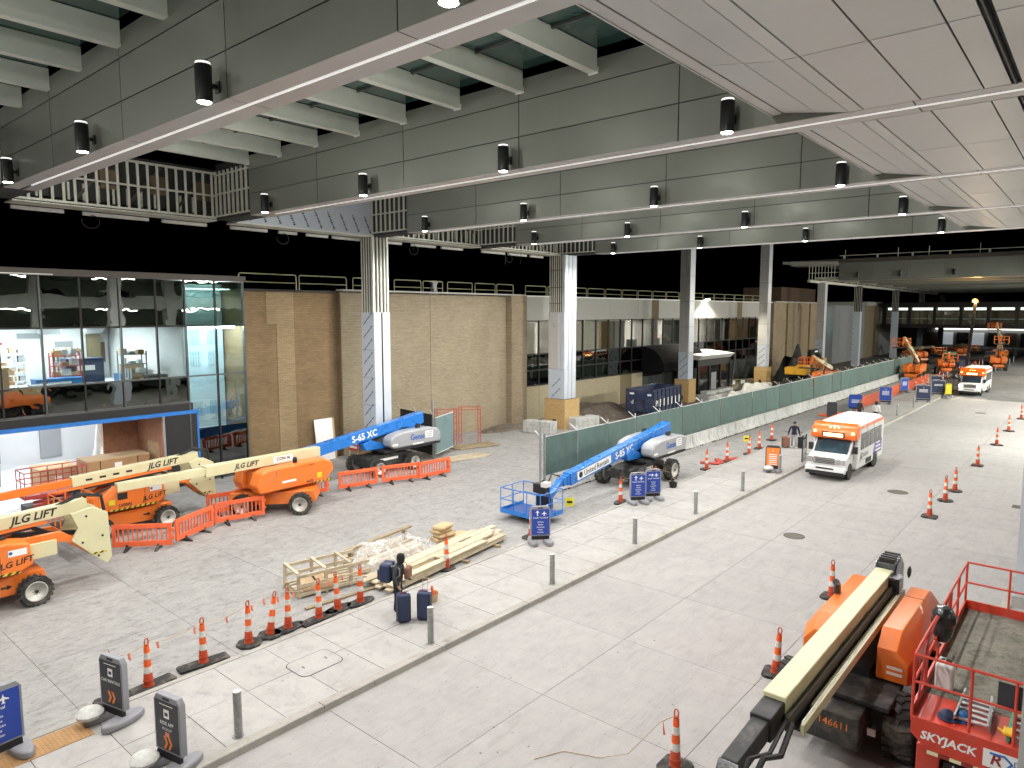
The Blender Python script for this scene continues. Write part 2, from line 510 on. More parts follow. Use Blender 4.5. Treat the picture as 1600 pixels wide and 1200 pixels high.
def tag(o, label=None, cat=None, group=None, kind=None):
    if label: o['label'] = label
    if cat: o['category'] = cat
    if group: o['group'] = group
    if kind: o['kind'] = kind
    return o
def thing(name, label, cat, loc=(0, 0, 0), rz=0, group=None):
    o = bpy.data.objects.new(name, None); COL.objects.link(o)
    o.empty_display_size = .2
    o.location = loc; o.rotation_euler = (0, 0, rz)
    return tag(o, label, cat, group)
def dup(o, loc=None, rz=None, label=None, group=None, parent=None):
    c = o.copy(); COL.objects.link(c)
    if parent is not None: c.parent = parent
    if loc is not None: c.location = loc
    if rz is not None: c.rotation_euler = (0, 0, rz)
    if label: c['label'] = label
    if group: c['group'] = group
    for ch in list(o.children): dup(ch, parent=c)
    return c
def inst(me, name, parent=None, loc=(0, 0, 0), rz=0, rot=None):
    o = bpy.data.objects.new(name, me); COL.objects.link(o)
    if parent is not None: o.parent = parent
    o.location = loc
    o.rotation_euler = rot if rot else (0, 0, rz)
    return o
def mesh_of(mb, name, m, smooth=False):
    me = mb.mesh(name, smooth); me.materials.append(MATS[m]); return me

_txt = {}
def lettering(s, size, m, parent, origin, right, up, name='lettering', bold=.0, align='CENTER', shear=0.0, squash=1.0):
    """flat printed letters: origin is the centre of the line, right/up span its plane"""
    k = (s, round(size, 3), bold, align, shear)
    if k not in _txt:
        cu = bpy.data.curves.new('txt', 'FONT')
        cu.body = s; cu.size = size; cu.align_x = align; cu.align_y = 'CENTER'
        cu.resolution_u = 2; cu.offset = bold * size; cu.shear = shear
        ob = bpy.data.objects.new('txt', cu); COL.objects.link(ob)
        dg = bpy.context.evaluated_depsgraph_get()
        me = bpy.data.meshes.new_from_object(ob.evaluated_get(dg))
        bpy.data.objects.remove(ob); bpy.data.curves.remove(cu)
        _txt[k] = me
    me = _txt[k].copy(); me.name = name
    r, u = Vector(right).normalized() * squash, Vector(up).normalized()
    n = r.cross(u).normalized()
    Mx = Matrix(((r.x, u.x, n.x, origin[0]), (r.y, u.y, n.y, origin[1]), (r.z, u.z, n.z, origin[2]), (0, 0, 0, 1)))
    me.transform(Mx)
    me.materials.clear(); me.materials.append(MATS[m])
    o = bpy.data.objects.new(name, me); COL.objects.link(o)
    if parent is not None: o.parent = parent
    return o
# ================================================================== GROUND
def sheet(name, x0, x1, y0, y1, z, m, n=1):
    o = MB().box(x0, x1, y0, y1, z - .04, z).build(name, m)
    return tag(o, kind='structure')
sheet('ground', -420, 420, -300, 700, -.06, 'joint_dark')
JY = [-5.93 + 3.66 * i for i in range(26)]          # cross joints of the roadway, last about 85 m
road = tag(box(-12.9, -1.95, -6, 85.6, -.1, -.045).build('road', 'joint_dark'), kind='structure')
lanes = [(-12.9, -9.6), (-9.6, -5.95), (-5.95, -1.95)]
_sm = {}
def slab(parent, x0, x1, y0, y1, z, m, name='concrete_slab', gap=.012, th=.05):
    k = (round(x1 - x0, 3), round(y1 - y0, 3), m, th)
    if k not in _sm:
        w, d = (x1 - x0) / 2 - gap / 2, (y1 - y0) / 2 - gap / 2
        _sm[k] = mesh_of(MB().box(-w, w, -d, d, -th, 0), name, m)
    return inst(_sm[k], name, parent, ((x0 + x1) / 2, (y0 + y1) / 2, z + random.uniform(-.002, .002)))
for a, b in lanes:
    for j in range(len(JY) - 1):
        slab(road, a, b, JY[j], JY[j + 1], 0, 'road_concrete')
sheet('far_road', -12.9, 8, 85.62, 420, 0, 'asphalt')
lane = tag(box(-31.2, -16.62, -6, 60, -.1, -.045).build('service_lane', 'joint_dark'), kind='structure')
LX = [-16.62, -20.25, -23.9, -27.55, -31.2]
for i in range(4):
    for j in range(17):
        y0 = -5.95 + 3.66 * j
        if y0 > 55 or (i > 0 and y0 > 44): continue
        slab(lane, LX[i + 1], LX[i], y0, y0 + 3.66, 0, 'lane_concrete')
sheet('apron', -36.2, -31.22, -6, 45, -.006, 'lane_concrete')
sheet('dirt_yard', -44, -20.27, 45.02, 132, -.012, 'dirt')
sheet('far_lane', -20.25, -16.64, 56.3, 420, -.008, 'lane_concrete')
sheet('far_yard', -60, -20.3, 132.05, 420, -.02, 'asphalt')
# raised median walk with its two kerbs
walk = tag(box(-16.62, -12.9, -6, 90, -.1, .06).build('pavement', 'kerb_concrete'), kind='structure')
ky = [-6 + 3.66 * i for i in range(27)]
kerbm = mesh_of(MB().prism([(0, -.05), (.27, -.05), (.245, .135), (.23, .15), (0, .15)], 'y', .009, 3.65), 'kerb_stone', 'kerb_concrete')
kerbb = mesh_of(MB().box(0, .16, .009, 3.65, -.05, .138), 'kerb_stone', 'kerb_concrete')
for y in ky[:-1]:
    inst(kerbm, 'kerb_stone', walk, (-13.155, y - .04, 0))
    inst(kerbb, 'kerb_stone', walk, (-16.64, y - .04, 0))
y = -5.9
while y < 60:
    for a, b in ((-16.47, -14.83), (-14.83, -13.16)):
        if b < -14 and 2.6 < y < 4.9: pass
        slab(walk, a, b, y, y + 1.37, .13, 'walk_concrete', 'paving_slab', .014, .06)
    y += 1.37
slab(walk, -16.47, -13.16, y, 90, .13, 'walk_concrete', 'paving_slab', .014, .06)
tact = MB().box(-16.42, -15.72, 1.6, 4.85, .128, .142)
for i in range(40):
    for j in range(8):
        yy = 1.66 + i * .08; xx = -16.37 + j * .085
        tact.prism([(xx, yy - .018), (xx + .018, yy), (xx, yy + .018), (xx - .018, yy)], 'z', .142, .148)
tact.build('tactile_strip', 'tactile', walk)
# right-hand kerb and path under the garage
rk = tag(box(-1.95, 12, -6, 160, -.1, .1).build('side_path', 'walk_concrete'), kind='structure')
for y in ky[:-1]:
    k = inst(kerbm, 'kerb_stone', rk, (-1.70, y + 3.62, 0), math.pi)
# covers and grates
def cover(x, y, r, label):
    t = thing('manhole_cover', label, 'manhole cover', (x, y, 0))
    MB().lathe([(r + .05, -.04), (r + .05, .004), (r + .005, .004), (r + .005, -.01)], n=28).build('ring', 'iron_dark', t)
    MB().lathe([(0, .003), (r, .003), (r, -.03)], n=28).build('lid', 'iron', t)
cover(-7.5, 38.6, .42, 'round iron manhole cover near the row of striped cones')
cover(-9.1, 28.2, .36, 'small round iron cover beside the long lane joint')
cover(-8.2, 74, .4, 'round dark manhole cover in front of the oncoming second bus')
t = thing('drain_grate', 'rectangular iron storm drain grate at the right kerb', 'drain grate', (-2.55, 39.2, 0))
box(-.5, .5, -.42, .42, -.04, .005).build('frame', 'kerb_concrete', t)
for i in range(7): box(-.32, .32, -.33 + i * .1, -.28 + i * .1, .004, .012).build('bar', 'iron_dark', t)
t = thing('access_hatch', 'rounded concrete access hatch set into the median paving', 'hatch', (-14.78, 9.6, .13))
def rrect(w, h, r, n=5):
    pts = []
    for cx, cy2, a0 in ((w - r, h - r, 0), (-w + r, h - r, 90), (-w + r, -h + r, 180), (w - r, -h + r, 270)):
        for i in range(n + 1):
            a = R(a0 + 90 * i / n); pts.append((cx + r * math.cos(a), cy2 + r * math.sin(a)))
    return pts
MB().prism(rrect(.47, .62, .2), 'z', -.01, .004).build('rim', 'iron_dark', t)
MB().prism(rrect(.45, .60, .19), 'z', 0, .008).build('lid', 'walk_concrete', t)
for sy in (-.33, .33): box(-.06, .06, sy - .015, sy + .015, .006, .011).build('slot', 'iron_dark', t)

# ================================================================== CANOPY
def dash_run(parent, o, right, up, L, h=.13, n=9):
    """a run of small illegible printed marks on sheathing board"""
    r, u, o = Vector(right).normalized(), Vector(up).normalized(), Vector(o)
    mb = MB()
    for i in range(n):
        a = o + r * (L * (i / n - .5)); w = L / n * .62
        k = h * (.55 + .45 * ((i * 7) % 3) / 2)
        mb.quad(a - u * k / 2, a + r * w - u * k / 2, a + r * w + u * k / 2, a + u * k / 2)
        if i % 2: mb.quad(a + r * w * 1.1 - u * h * .15, a + r * w * 1.5 - u * h * .15, a + r * w * 1.5 + u * h * .1, a + r * w * 1.1 + u * h * .1)
    return mb.build('print', 'sheathing_ink', parent)
can = thing('canopy_roof', 'grey metal panelled canopy over the roadway with skylights between its beams', 'canopy', (0, 0, 0))
JX = [-28.9, -23.85, -18.75, -13.6, -8.45, -3.3, 2.0]
ROWS = [13.2, 14.12, 15.12, 15.75]
_pm = {}
def panel(parent, x0, x1, y0, y1, z0, z1, m, name='panel', gap=.03):
    """one cladding panel as a shared thin box"""
    k = (round(x1 - x0, 2), round(y1 - y0, 2), round(z1 - z0, 2), m)
    if k not in _pm:
        dx, dy, dz = (x1 - x0) / 2, (y1 - y0) / 2, (z1 - z0) / 2
        g = gap / 2
        if dx > .1: dx -= g
        if dy > .1: dy -= g
        if dz > .1: dz -= g
        _pm[k] = mesh_of(MB().box(-dx, dx, -dy, dy, -dz, dz), name, m)
    return inst(_pm[k], name, parent, ((x0 + x1) / 2, (y0 + y1) / 2, (z0 + z1) / 2))
stud_me = mesh_of(MB().box(-.022, .022, -.05, .05, 0, 2.02), 'stud', 'steel_galv')
BY = [-10.75, -1.75, 7.25, 16.25, 25.25, 34.25, 43.25]
for bi, Y in enumerate(BY):
    b = box(-31.9, 2.0, Y + .03, Y + .97, 13.235, 15.74).build('beam', 'beam_core', can)
    b.location = (0, 0, 0)
    vis = bi >= 2
    for k in range(6):
        x0, x1 = JX[k], JX[k + 1]
        for r in range(3):
            if vis or r == 0: panel(b, x0, x1, Y, Y + .028, ROWS[r], ROWS[r + 1], 'beam_panel')
        panel(b, x0, x1, Y, Y + .455, 13.2, 13.23, 'beam_soffit')
        panel(b, x0, x1, Y + .525, Y + 1.0, 13.2, 13.23, 'beam_soffit')
        panel(b, x0, x1, Y + .972, Y + 1.0, 13.2, 15.75, 'beam_panel')
    tr = box(JX[0] + 1.2, JX[-1], Y + .472, Y + .508, 13.185, 13.236).build('trim_strip', 'linear_led', b)
    box(-28.93, -28.9, Y, Y + 1.0, 13.2, 15.75).build('end_panel', 'beam_panel', b)
    if vis:
        # unfinished end: bare studs instead of cladding
        for i in range(8):
            inst(stud_me, 'stud', b, (-29.15 - i * .385, Y - .02, 13.38))
        for z in (13.36, 14.35, 15.2):
            box(-31.95, -28.93, Y - .055, Y + .01, z, z + .06).build('runner', 'steel_galv', b)
# beam core of the unfinished ends is set back: cover it with dark open framing
gd = box(-33.3, -32.35, -11, 44.4, 13.55, 15.6).build('edge_girder', 'beam_core', can)
for y0, y1, sheath in ((-9.7, -1.75, 0), (-.7, 7.25, 0), (8.25, 16.25, 0), (17.25, 25.25, 1), (26.25, 34.25, 0), (35.25, 43.25, 0)):
    for z, h in ((13.3, .09), (14.3, .07), (15.3, .09)):
        box(-32.05, -31.93, y0, y1, z, z + h).build('runner', 'steel_galv', gd)
    if sheath:
        for k in range(2):
            ya, yb = y0 + k * 4, y0 + (k + 1) * 4
            bd = box(-31.93, -31.90, ya + .01, yb - .01, 13.3, 15.4).build('sheathing_board', 'sheathing', gd)
            for i in range(5):
                c = ya + .5 + i * .8
                dash_run(bd, (-31.895, c, 13.8), (0, .42, -.9), (0, .9, .42), 1.0)
            sb = box(-32.9, -31.9, ya + .01, yb - .01, 13.26, 13.3).build('sheathing_board', 'sheathing', gd)
            for i in range(5):
                c = ya + .5 + i * .8
                dash_run(sb, (-32.4, c, 13.256), (-.8, .6, 0), (-.6, -.8, 0), .9)
    else:
        n = 20
        for i in range(n):
            inst(stud_me, 'stud', gd, (-31.98, y0 + .15 + i * (y1 - y0 - .3) / (n - 1), 13.36))
        for i in range(4):
            yy = y0 + 1 + i * 2
            MB().bar((-32.25, yy - .7, 13.6), (-32.25, yy + .7, 15.3), .08, .12).build('brace', 'steel_dark', gd)
            box(-32.34, -32.2, yy + .2, yy + .9, 14.1, 14.9).build('blocking', 'steel_brown', gd)
        for i in range(14):
            yy = y0 + .3 + i * .56
            box(-32.3, -32.22, yy, yy + .08, 13.5, 14.2).build('hanger', 'steel_galv', gd)
    box(-32.95, -31.88, y0, y1, 13.20, 13.255).build('bottom_plate', 'steel_galv', gd)
    yy = y0 + .2
    while yy < y1 - 1.5:
        L = random.uniform(1.0, 2.8)
        box(-33.05, -32.9, yy, min(yy + L, y1), 13.02, 13.16).build('flashing_strip', 'trim_white', gd)
        yy += L + random.uniform(.3, 1.0)
    MB().tube([(-32.9, y0 + 3 + .35 * math.sin(a), 13.05 - .28 * (1 - math.cos(a))) for a in [i * .5 for i in range(11)]], .018, 5).build('cable_loop', 'black', gd)
for yy, L in ((37.5, .9), (39.2, .8), (29, .5)):
    MB().tube([(-32.6, yy, 13.2), (-32.62, yy + .03, 13.2 - L * .6), (-32.6, yy - .04, 13.2 - L)], .015, 5).build('hanging_wire', 'black', gd)
# rafters and skylight panes
RX = [-31.5] + [-28.97 + 2.57 * i for i in range(9)]
raft = MB().box(-.10, .10, 0, 7.995, .05, .6).box(-.13, .13, 0, 7.995, 0, .05)
raft_me = mesh_of(raft, 'rafter', 'rafter')
clip_me = mesh_of(MB().box(-.16, .16, -.03, .0, -.05, 0).box(.13, .16, -.03, 0, -.05, .12), 'clip', 'trim_white')
for bi in range(1, 6):
    y0 = BY[bi] + 1.002
    for x in RX[1:-1] if bi < 6 else []:
        inst(raft_me, 'rafter', can, (x, y0, 15.36))
        if bi >= 2: inst(clip_me, 'clip', can, (x, y0 + 7.995, 15.38))
    for i in range(len(RX) - 1):
        panel(can, RX[i], RX[i + 1], y0, y0 + 7.99, 15.98, 16.0, 'skylight_glass', 'skylight_pane', .06)
    for k in (1, 2, 3):
        box(-31.6, -5.4, y0 + k * 2 - .04, y0 + k * 2 + .04, 15.9, 15.97).build('glazing_bar', 'mullion', can)
# soffit over the camera side
for bi in range(0, 6):
    y0 = BY[bi] + 1.006; y1 = BY[bi + 1] - .006; ym = (y0 + y1) / 2
    for ya, yb in ((y0, ym), (ym, y1)):
        for xa, xb in ((-4.5, -4.2), (-4.2, -3.15), (-3.15, -2.1), (-2.1, -1.66), (-1.52, -.4), (-.4, .8), (.8, 2.0)):
            panel(can, xa, xb, ya, yb, 13.2, 13.225, 'soffit_panel', 'soffit_panel', .03)
        for (xa, za), (xb, zb) in (((-4.5, 13.2), (-5.15, 13.3)), ((-5.165, 13.302), (-5.85, 13.415))):
            k = ('sl', xa, round(yb - ya, 3))
            if k not in _pm:
                d = (yb - ya) / 2 - .01
                _pm[k] = mesh_of(MB().prism([(xa, za), (xb, zb), (xb, zb + .03), (xa, za + .03)], 'y', -d, d), 'soffit_panel', 'soffit_panel')
            inst(_pm[k], 'soffit_panel', can, (0, (ya + yb) / 2, 0))
        box(-6.1, -5.87, ya + .006, yb - .006, 13.40, 13.45).build('edge_trim', 'trim_white' if 0 else 'beam_soffit', can)
    box(-6.13, -6.1, y0, y1, 13.38, 15.9).build('upstand', 'soffit_panel', can)
    box(-1.7, -1.48, y0, y1, 13.25, 13.32).build('soffit_gap', 'beam_core', can)
    MB().cyl((-1.6, y0, 13.21), (-1.6, y1, 13.21), .03, n=6).build('conduit', 'black_fixture', can)
box(-6.1, 2.0, -11, 43.2, 15.9, 16.0).build('roof_deck', 'beam_core', can)

# ================================================================== LAMPS ON THE BEAMS
def lamp(x, Y, z, label, group, power=1.0):
    t = thing('wall_light', label, 'wall light', (x, Y - .30, z), 0, group)
    MB().lathe([(.165, -.34), (.165, .34), (.15, .36), (0, .35)], n=20).lathe([(.165, -.34), (.15, -.36), (.14, -.33), (0, -.33)], n=20).build('housing', 'black_fixture', t, smooth=True)
    MB().lathe([(.135, -.335), (.12, -.37), (0, -.385)], n=16).build('lens', 'lamp_lens', t)
    MB().lathe([(.155, .352), (.14, .40), (0, .41)], n=16).build('upper_lens', 'lamp_top', t)
    MB().box(-.04, .04, .15, .27, -.05, .03).box(-.09, .09, .27, .298, -.12, .1).build('bracket', 'black_fixture', t)
    for nm, zz, rx, pw, sz in (('down_lamp', -.41, 0, DOWN_W * power, 168),):
        l = bpy.data.lights.new(nm, 'SPOT'); l.energy = pw; l.color = LAMP_COL
        l.spot_size = R(sz); l.spot_blend = .35; l.shadow_soft_size = .12
        o = bpy.data.objects.new(nm, l); COL.objects.link(o); o.parent = t
        o.location = (0, 0, zz); o.rotation_euler = (rx, 0, 0)
def north_lamp(x, Y):
    """unseen up light added on the far face of a beam: washes the rafters and the next beam"""
    t = thing('up_light', 'unseen black cylinder up light added on the hidden far face of a canopy beam', 'wall light', (x, Y + 1.30, 13.98), 0, 'unseen up lights on the far faces of the beams')
    MB().lathe([(.0, -.36), (.15, -.35), (.165, -.33), (.165, .33), (.12, .34), (0, .30)], n=16).build('housing', 'black_fixture', t, smooth=True)
    MB().box(-.04, .04, -.27, -.15, -.05, .03).box(-.09, .09, -.298, -.27, -.12, .1).build('bracket', 'black_fixture', t)
    MB().lathe([(.10, .345), (.09, .38), (0, .385)], n=14).build('lens', 'lamp_top', t)
    l = bpy.data.lights.new('up_lamp', 'POINT'); l.energy = UP_W; l.color = (1, .99, .93); l.shadow_soft_size = .10
    o = bpy.data.objects.new('up_lamp', l); COL.objects.link(o); o.parent = t; o.location = (0, .02, .52)
ordw = ['first', 'second', 'third', 'fourth', 'fifth', 'sixth', 'last']
LXX = [-27.2, -20.6, -13.95, -7.05]
for bi, Y in enumerate(BY):
    if 1 <= bi < 6:
        for x in LXX: north_lamp(x, Y)
    if bi == 0: continue
    where = {1: 'beam behind the bare stud bay', 2: 'beam beside the bare stud bay', 3: 'beam facing the open skylight bay', 4: 'beam over the half-sheathed column',
             5: 'beam between the unfinished columns', 6: 'end beam of the canopy'}[bi]
    for x, nth in zip(LXX, ('light nearest the stud end of the ', 'light second from the stud end of the ', 'light third from the stud end of the ', 'light nearest the panelled soffit on the ')):
        lamp(x, Y, 13.49, 'black cylinder ' + nth + where, 'cylinder lights on the canopy beams')
# ================================================================== COLUMNS
def col_sheet(t, x0, x1, y0, y1, z0, z1, m, ink=True, name='sheathing_board'):
    bd = box(x0, x1, y0, y1, z0, z1).build(name, m, t)
    if ink:
        z = z0 + .5
        while z < z1 - .3:
            dash_run(bd, ((x0 + x1) / 2, y0 - .004, z), (.75, 0, .66), (-.66, 0, .75), 1.1, .1)
            z += .75
    return bd
def ply_base(t, w, h, win=True):
    """plywood box built round a column foot"""
    for a in ((-w, w, -w, -w + .03), (-w, w, w - .03, w), (-w, -w + .03, -w + .032, w - .032), (w - .03, w, -w + .032, w - .032)):
        box(*a, 0, h).build('plywood_sheet', 'osb', t)
    box(-w + .05, w - .05, -w - .02, -w - .002, h - .35, h - .27).build('cleat', 'plywood', t)
    if win: box(-.16, .16, -w - .012, -w - .002, .25, .75).build('notice', 'sign_dark', t)

CX = -32.0
# first column: bare studs above, sheathing with printed joints below
t = thing('canopy_column', 'half-sheathed stud column in front of the tan brick wall', 'column', (CX - .35, 25.75, 0), 0, 'columns carrying the canopies')
col_sheet(t, -.56, .56, -.58, -.55, 2.1, 8.95, 'sheathing')
for z in (3.6, 5.2, 6.8): box(-.56, .56, -.588, -.581, z, z + .015).build('board_joint', 'sheathing_ink', t)
for y0, y1 in ((-.55, -.06), (.06, .58)):
    box(.53, .565, y0, y1, 2.1, 8.95).build('side_board', 'column_clad_blue', t)
box(.45, .52, -.06, .06, 2.1, 8.95).build('reveal', 'black', t)
box(-.5, .44, -.5, .5, 0, 13.2).build('core', 'steel_dark', t)
for x in (-.52, -.3, -.08, .14, .36, .5): box(x - .03, x + .03, -.54, -.5, 8.95, 13.2).build('stud', 'steel_galv', t)
for y in (-.45, -.2, .05, .3, .5): box(.45, .52, y - .05, y + .05, 8.95, 13.2).build('stud', 'steel_galv', t)
box(.46, .54, -.56, -.46, 8.95, 13.3).build('corner_angle', 'trim_white', t); box(.46, .54, .46, .56, 8.95, 13.3).build('corner_angle', 'trim_white', t)
for x in (-.8, -.72, -.64):
    MB().cyl((x, -.1, 8.6), (x, -.1, 13.2), .035, n=6).build('riser_pipe', 'steel_galv', t)
ply_base(t, .78, 2.1, False)
box(.0, .95, -1.1, -.83, .9, 1.45).build('notice', 'rack_red', t) if 0 else None
# second column
t = thing('canopy_column', 'tall partly clad column on a plywood base beside concrete blocks', 'column', (CX - .15, 43.7, 0), 0, 'columns carrying the canopies')
col_sheet(t, -.75, .75, -.78, -.74, 2.3, 4.6, 'sheathing')
box(-.75, .12, -.78, -.74, 4.62, 8.95).build('clad_panel', 'column_clad', t)
for x0, x1 in ((.14, .42), (.46, .75)): box(x0, x1, -.8, -.74, 4.62, 8.95).build('clad_panel', 'column_clad_blue', t)
for y0, y1 in ((-.72, -.3), (-.24, .2), (.26, .75)): box(.72, .76, y0, y1, 2.3, 13.25).build('side_board', 'column_clad_blue', t)
box(-.6, .70, -.7, .7, 0, 13.3).build('core', 'steel_dark', t)
for i in range(6): box(-.7 + i * .2, -.63 + i * .2, -.76, -.71, 8.95, 13.25).build('stud', 'steel_galv', t)
for i, x in enumerate((.5, .62)): box(x, x + .08, -.78, -.71, 8.95, 13.25).build('clad_strip', 'column_clad_blue', t)
for z in (9.6, 10.8, 12.1): box(-.7, .4, -.78, -.76, z, z + .05).build('runner', 'steel_brown', t)
ply_base(t, .98, 2.3)
# clad columns further on
for k, (y, lb) in enumerate(((64.3, 'clad grey column with plywood base beside the navy dumpster'), (84.9, 'pale clad column beside the bright wall floodlight'),
                             (107.0, 'clad column under the left end of the far canopy'), (126.2, 'half-sheathed column by the teal lit window'), (153, 'blue-grey sheathed column in front of the far bridge'),
                             (178, 'dark column under the far canopy behind the bridge'), (203, 'distant dark column at the end of the far canopy'))):
    far = k >= 3
    w = .53
    t = thing('canopy_column', lb, 'column', (CX, y, 0), 0, 'columns carrying the canopies')
    H = 13.2 if k >= 2 else 20.0
    H = 13.2 if k >= 2 else 17.5
    box(-w + .04, w - .04, -w + .04, w - .04, 0, H).build('core', 'beam_core', t)
    if not far:
        zs = [5.0, 7.5, 10, 12.5, 15, H] if k < 2 else [5.0, 7.5, 10, H]
        for a, b in zip(zs[:-1], zs[1:]):
            box(-w, .2, -w, -w + .03, a + .01, b - .01).build('clad_panel', 'column_clad', t)
            box(.22, w, -w, -w + .03, a + .01, b - .01).build('clad_panel', 'column_clad', t)
            box(w - .03, w, -w + .035, w, a + .01, b - .01).build('clad_panel', 'column_clad_blue', t)
        col_sheet(t, -w, w, -w - .01, -w + .03, 2.3, 5.0, 'sheathing', True)
        box(w - .03, w + .01, -w + .04, w, 2.3, 5.0).build('sheathing_board', 'sheathing', t)
        ply_base(t, w + .24, 2.3)
    else:
        box(-w, w, -w, -w + .03, 0, 9.0).build('sheathing_board', 'sheathing', t)
        box(w - .03, w, -w + .04, w, 0, 9.0).build('sheathing_board', 'sheathing', t)
        for i in range(5): box(-.5 + i * .25, -.46 + i * .25, -w - .03, -w + .02, 9.0, H).build('stud', 'steel_galv', t)
        for i in range(9): box(-w, -w + .25, -w - .006, -w - .001, .8 + i * .9, .86 + i * .9).build('print', 'sheathing_ink', t)
# right-hand columns by the camera side
t = thing('garage_column', 'plain blue-grey panelled column standing on the right-hand path', 'column', (-1.15, 25.9, .1))
box(-.55, .55, -.6, .6, 0, .35).build('plinth', 'walk_concrete', t)
for z0, z1, m in ((.35, 5.0, 'column_clad_blue'), (5.03, 9.2, 'column_clad'), (9.23, 13.08, 'column_clad')):
    box(-.5, .5, -.55, .55, z0, z1).build('clad_panel', m, t)
t = thing('garage_column', 'slim grey steel post beside the red scissor lift', 'column', (-.23, 9.0, .1))
box(-.2, .35, -.2, .2, 0, 13.0).build('shaft', 'column_clad', t)
box(-.3, .45, -.3, .3, 0, .05).build('base_plate', 'column_clad', t)

# ================================================================== GLASS FRONTED BUILDING (left)
FX = -36.0
gb = thing('glass_building', 'glass fronted terminal hall with an open bay edged in blue', 'building', (FX, 12, 0))
def L(o): return o   # parts below are built about the building's own base point
MYs = [5.25, 6.85, 8.44, 10.04, 11.65, 13.33, 15.0, 16.43, 18.03, 19.6]
ZR = [4.37, 5.67, 8.27, 10.6]
oy = 12.0
def gbox(x0, x1, y0, y1, z0, z1, nm, m, par=None): return box(x0, x1, y0 - oy, y1 - oy, z0, z1).build(nm, m, par or gb)
for i, y in enumerate(MYs):
    lo = 4.37 if y < 16.4 else 0
    gbox(-.12, .07 if i % 2 == 1 else .03, y - .035, y + .035, lo, 10.6, 'mullion', 'mullion' if i % 2 == 1 else 'mullion_dark')
for z in (5.67, 8.27):
    for a, b in zip(MYs[:-1], MYs[1:]):
        gbox(-.1, .02, a + .036, b - .036, z - .04, z + .04, 'transom', 'mullion_dark' if z > 6 else 'mullion')
gbox(-.1, .03, 5.25, 16.39, 4.30, 4.40, 'transom', 'mullion')
for a, b in zip(MYs[:-1], MYs[1:]):
    right = a > 16.4
    rows = [(4.41, 5.63, 'spandrel_pane'), (5.71, 8.23, 'clear_glass'), (8.31, 10.58, 'dark_pane')]
    if right: rows = [(.1, 2.9, 'tinted_dark'), (2.96, 5.63, 'mirror_pane'), (5.71, 8.23, 'mirror_pane'), (8.31, 10.58, 'dark_pane')]
    for z0, z1, m in rows:
        gbox(-.05, -.035, a + .037, b - .037, z0, z1, 'pane', m)
gbox(-.3, .1, 5.2, 19.75, 10.6, 10.9, 'roof_fascia', 'fascia_brown')
gbox(.1, .13, 5.2, 10.6, 10.62, 10.67, 'drip_edge', 'trim_white')
gbox(-18, -.31, 5.2, 19.75, 10.65, 10.85, 'roof', 'dark_wall')
gbox(-18, -.1, 5.2, 16.3, 8.25, 8.35, 'ceiling_slab', 'dark_wall')
gbox(-3, -2.9, 5.2, 16.3, 8.36, 10.6, 'plenum_wall', 'dark_wall')
gbox(-18, -.14, 5.2, 16.3, 4.6, 5.05, 'floor_slab', 'white_wall')
gbox(-18.1, -18, 5.2, 19.6, 0, 10.6, 'back_wall', 'white_wall')
gbox(-18, -.2, 16.3, 16.42, 0, 10.5, 'cross_wall', 'white_wall')
gbox(-18, -.2, 3.9, 4.0, 0, 10.5, 'end_wall', 'white_wall')
gbox(-10, -9.85, 4.1, 16.2, 5.05, 8.2, 'partition', 'white_wall')
gbox(-9.8, -9.3, 15.0, 15.6, 5.05, 8.2, 'pier', 'stone_shade')
for y in (6.4, 8.8, 11.2, 13.6):
    gbox(-9, -3, y, y + .35, 8.18, 8.24, 'ceiling_light', 'strip_light')
for y, z, w, h, m in ((7.0, 6.6, 1.0, .5, 'cart_blue'), (9.3, 7.2, 1.6, .12, 'rack_red'), (11.6, 7.5, 1.2, .3, 'grey_wall'), (13.4, 6.3, .9, 1.0, 'grey_wall'), (15.3, 6.0, .7, 1.2, 'steel_brown')):
    gbox(-9.84, -9.78, y, y + w, z, z + h, 'wall_panel', m)
for y in (8.2, 12.4, 14.6): gbox(-9.2, -8.4, y, y + .9, 7.75, 8.1, 'duct_grille', 'grey_wall')
for y in (6.2, 9.8, 12.9): gbox(-11.98, -11.9, y, y + 1.1, .3, 2.4, 'hall_door', 'grey_wall')
# the pale end bay: mirrored building painted as a wall with window bars
gbox(-2.5, -2.4, 16.5, 19.6, 0, 10.5, 'reflection_wall', 'reflection_blue')
for zz in (3.2, 6.0, 7.2):
    for yy in (16.8, 17.7, 18.7):
        for q in range(4):
            gbox(-2.4, -2.36, yy + q * .15, yy + q * .15 + .12, zz, zz + .8, 'reflected_window', 'reflection_teal')
gbox(-2.2, -1.2, 17, 19.5, 10.2, 10.25, 'ceiling_light', 'strip_light')  # lights the painted reflection
gbox(-1.0, -.6, 17, 19.4, 8.1, 8.2, 'ceiling_light', 'strip_light')  # strip light added to brighten the painted reflection
for yy, h in ((17.0, 1.1), (18.1, .9), (19.0, 1.3)): gbox(-2.0, -1.2, yy, yy + .8, 0, h, 'stored_block', 'grey_wall')
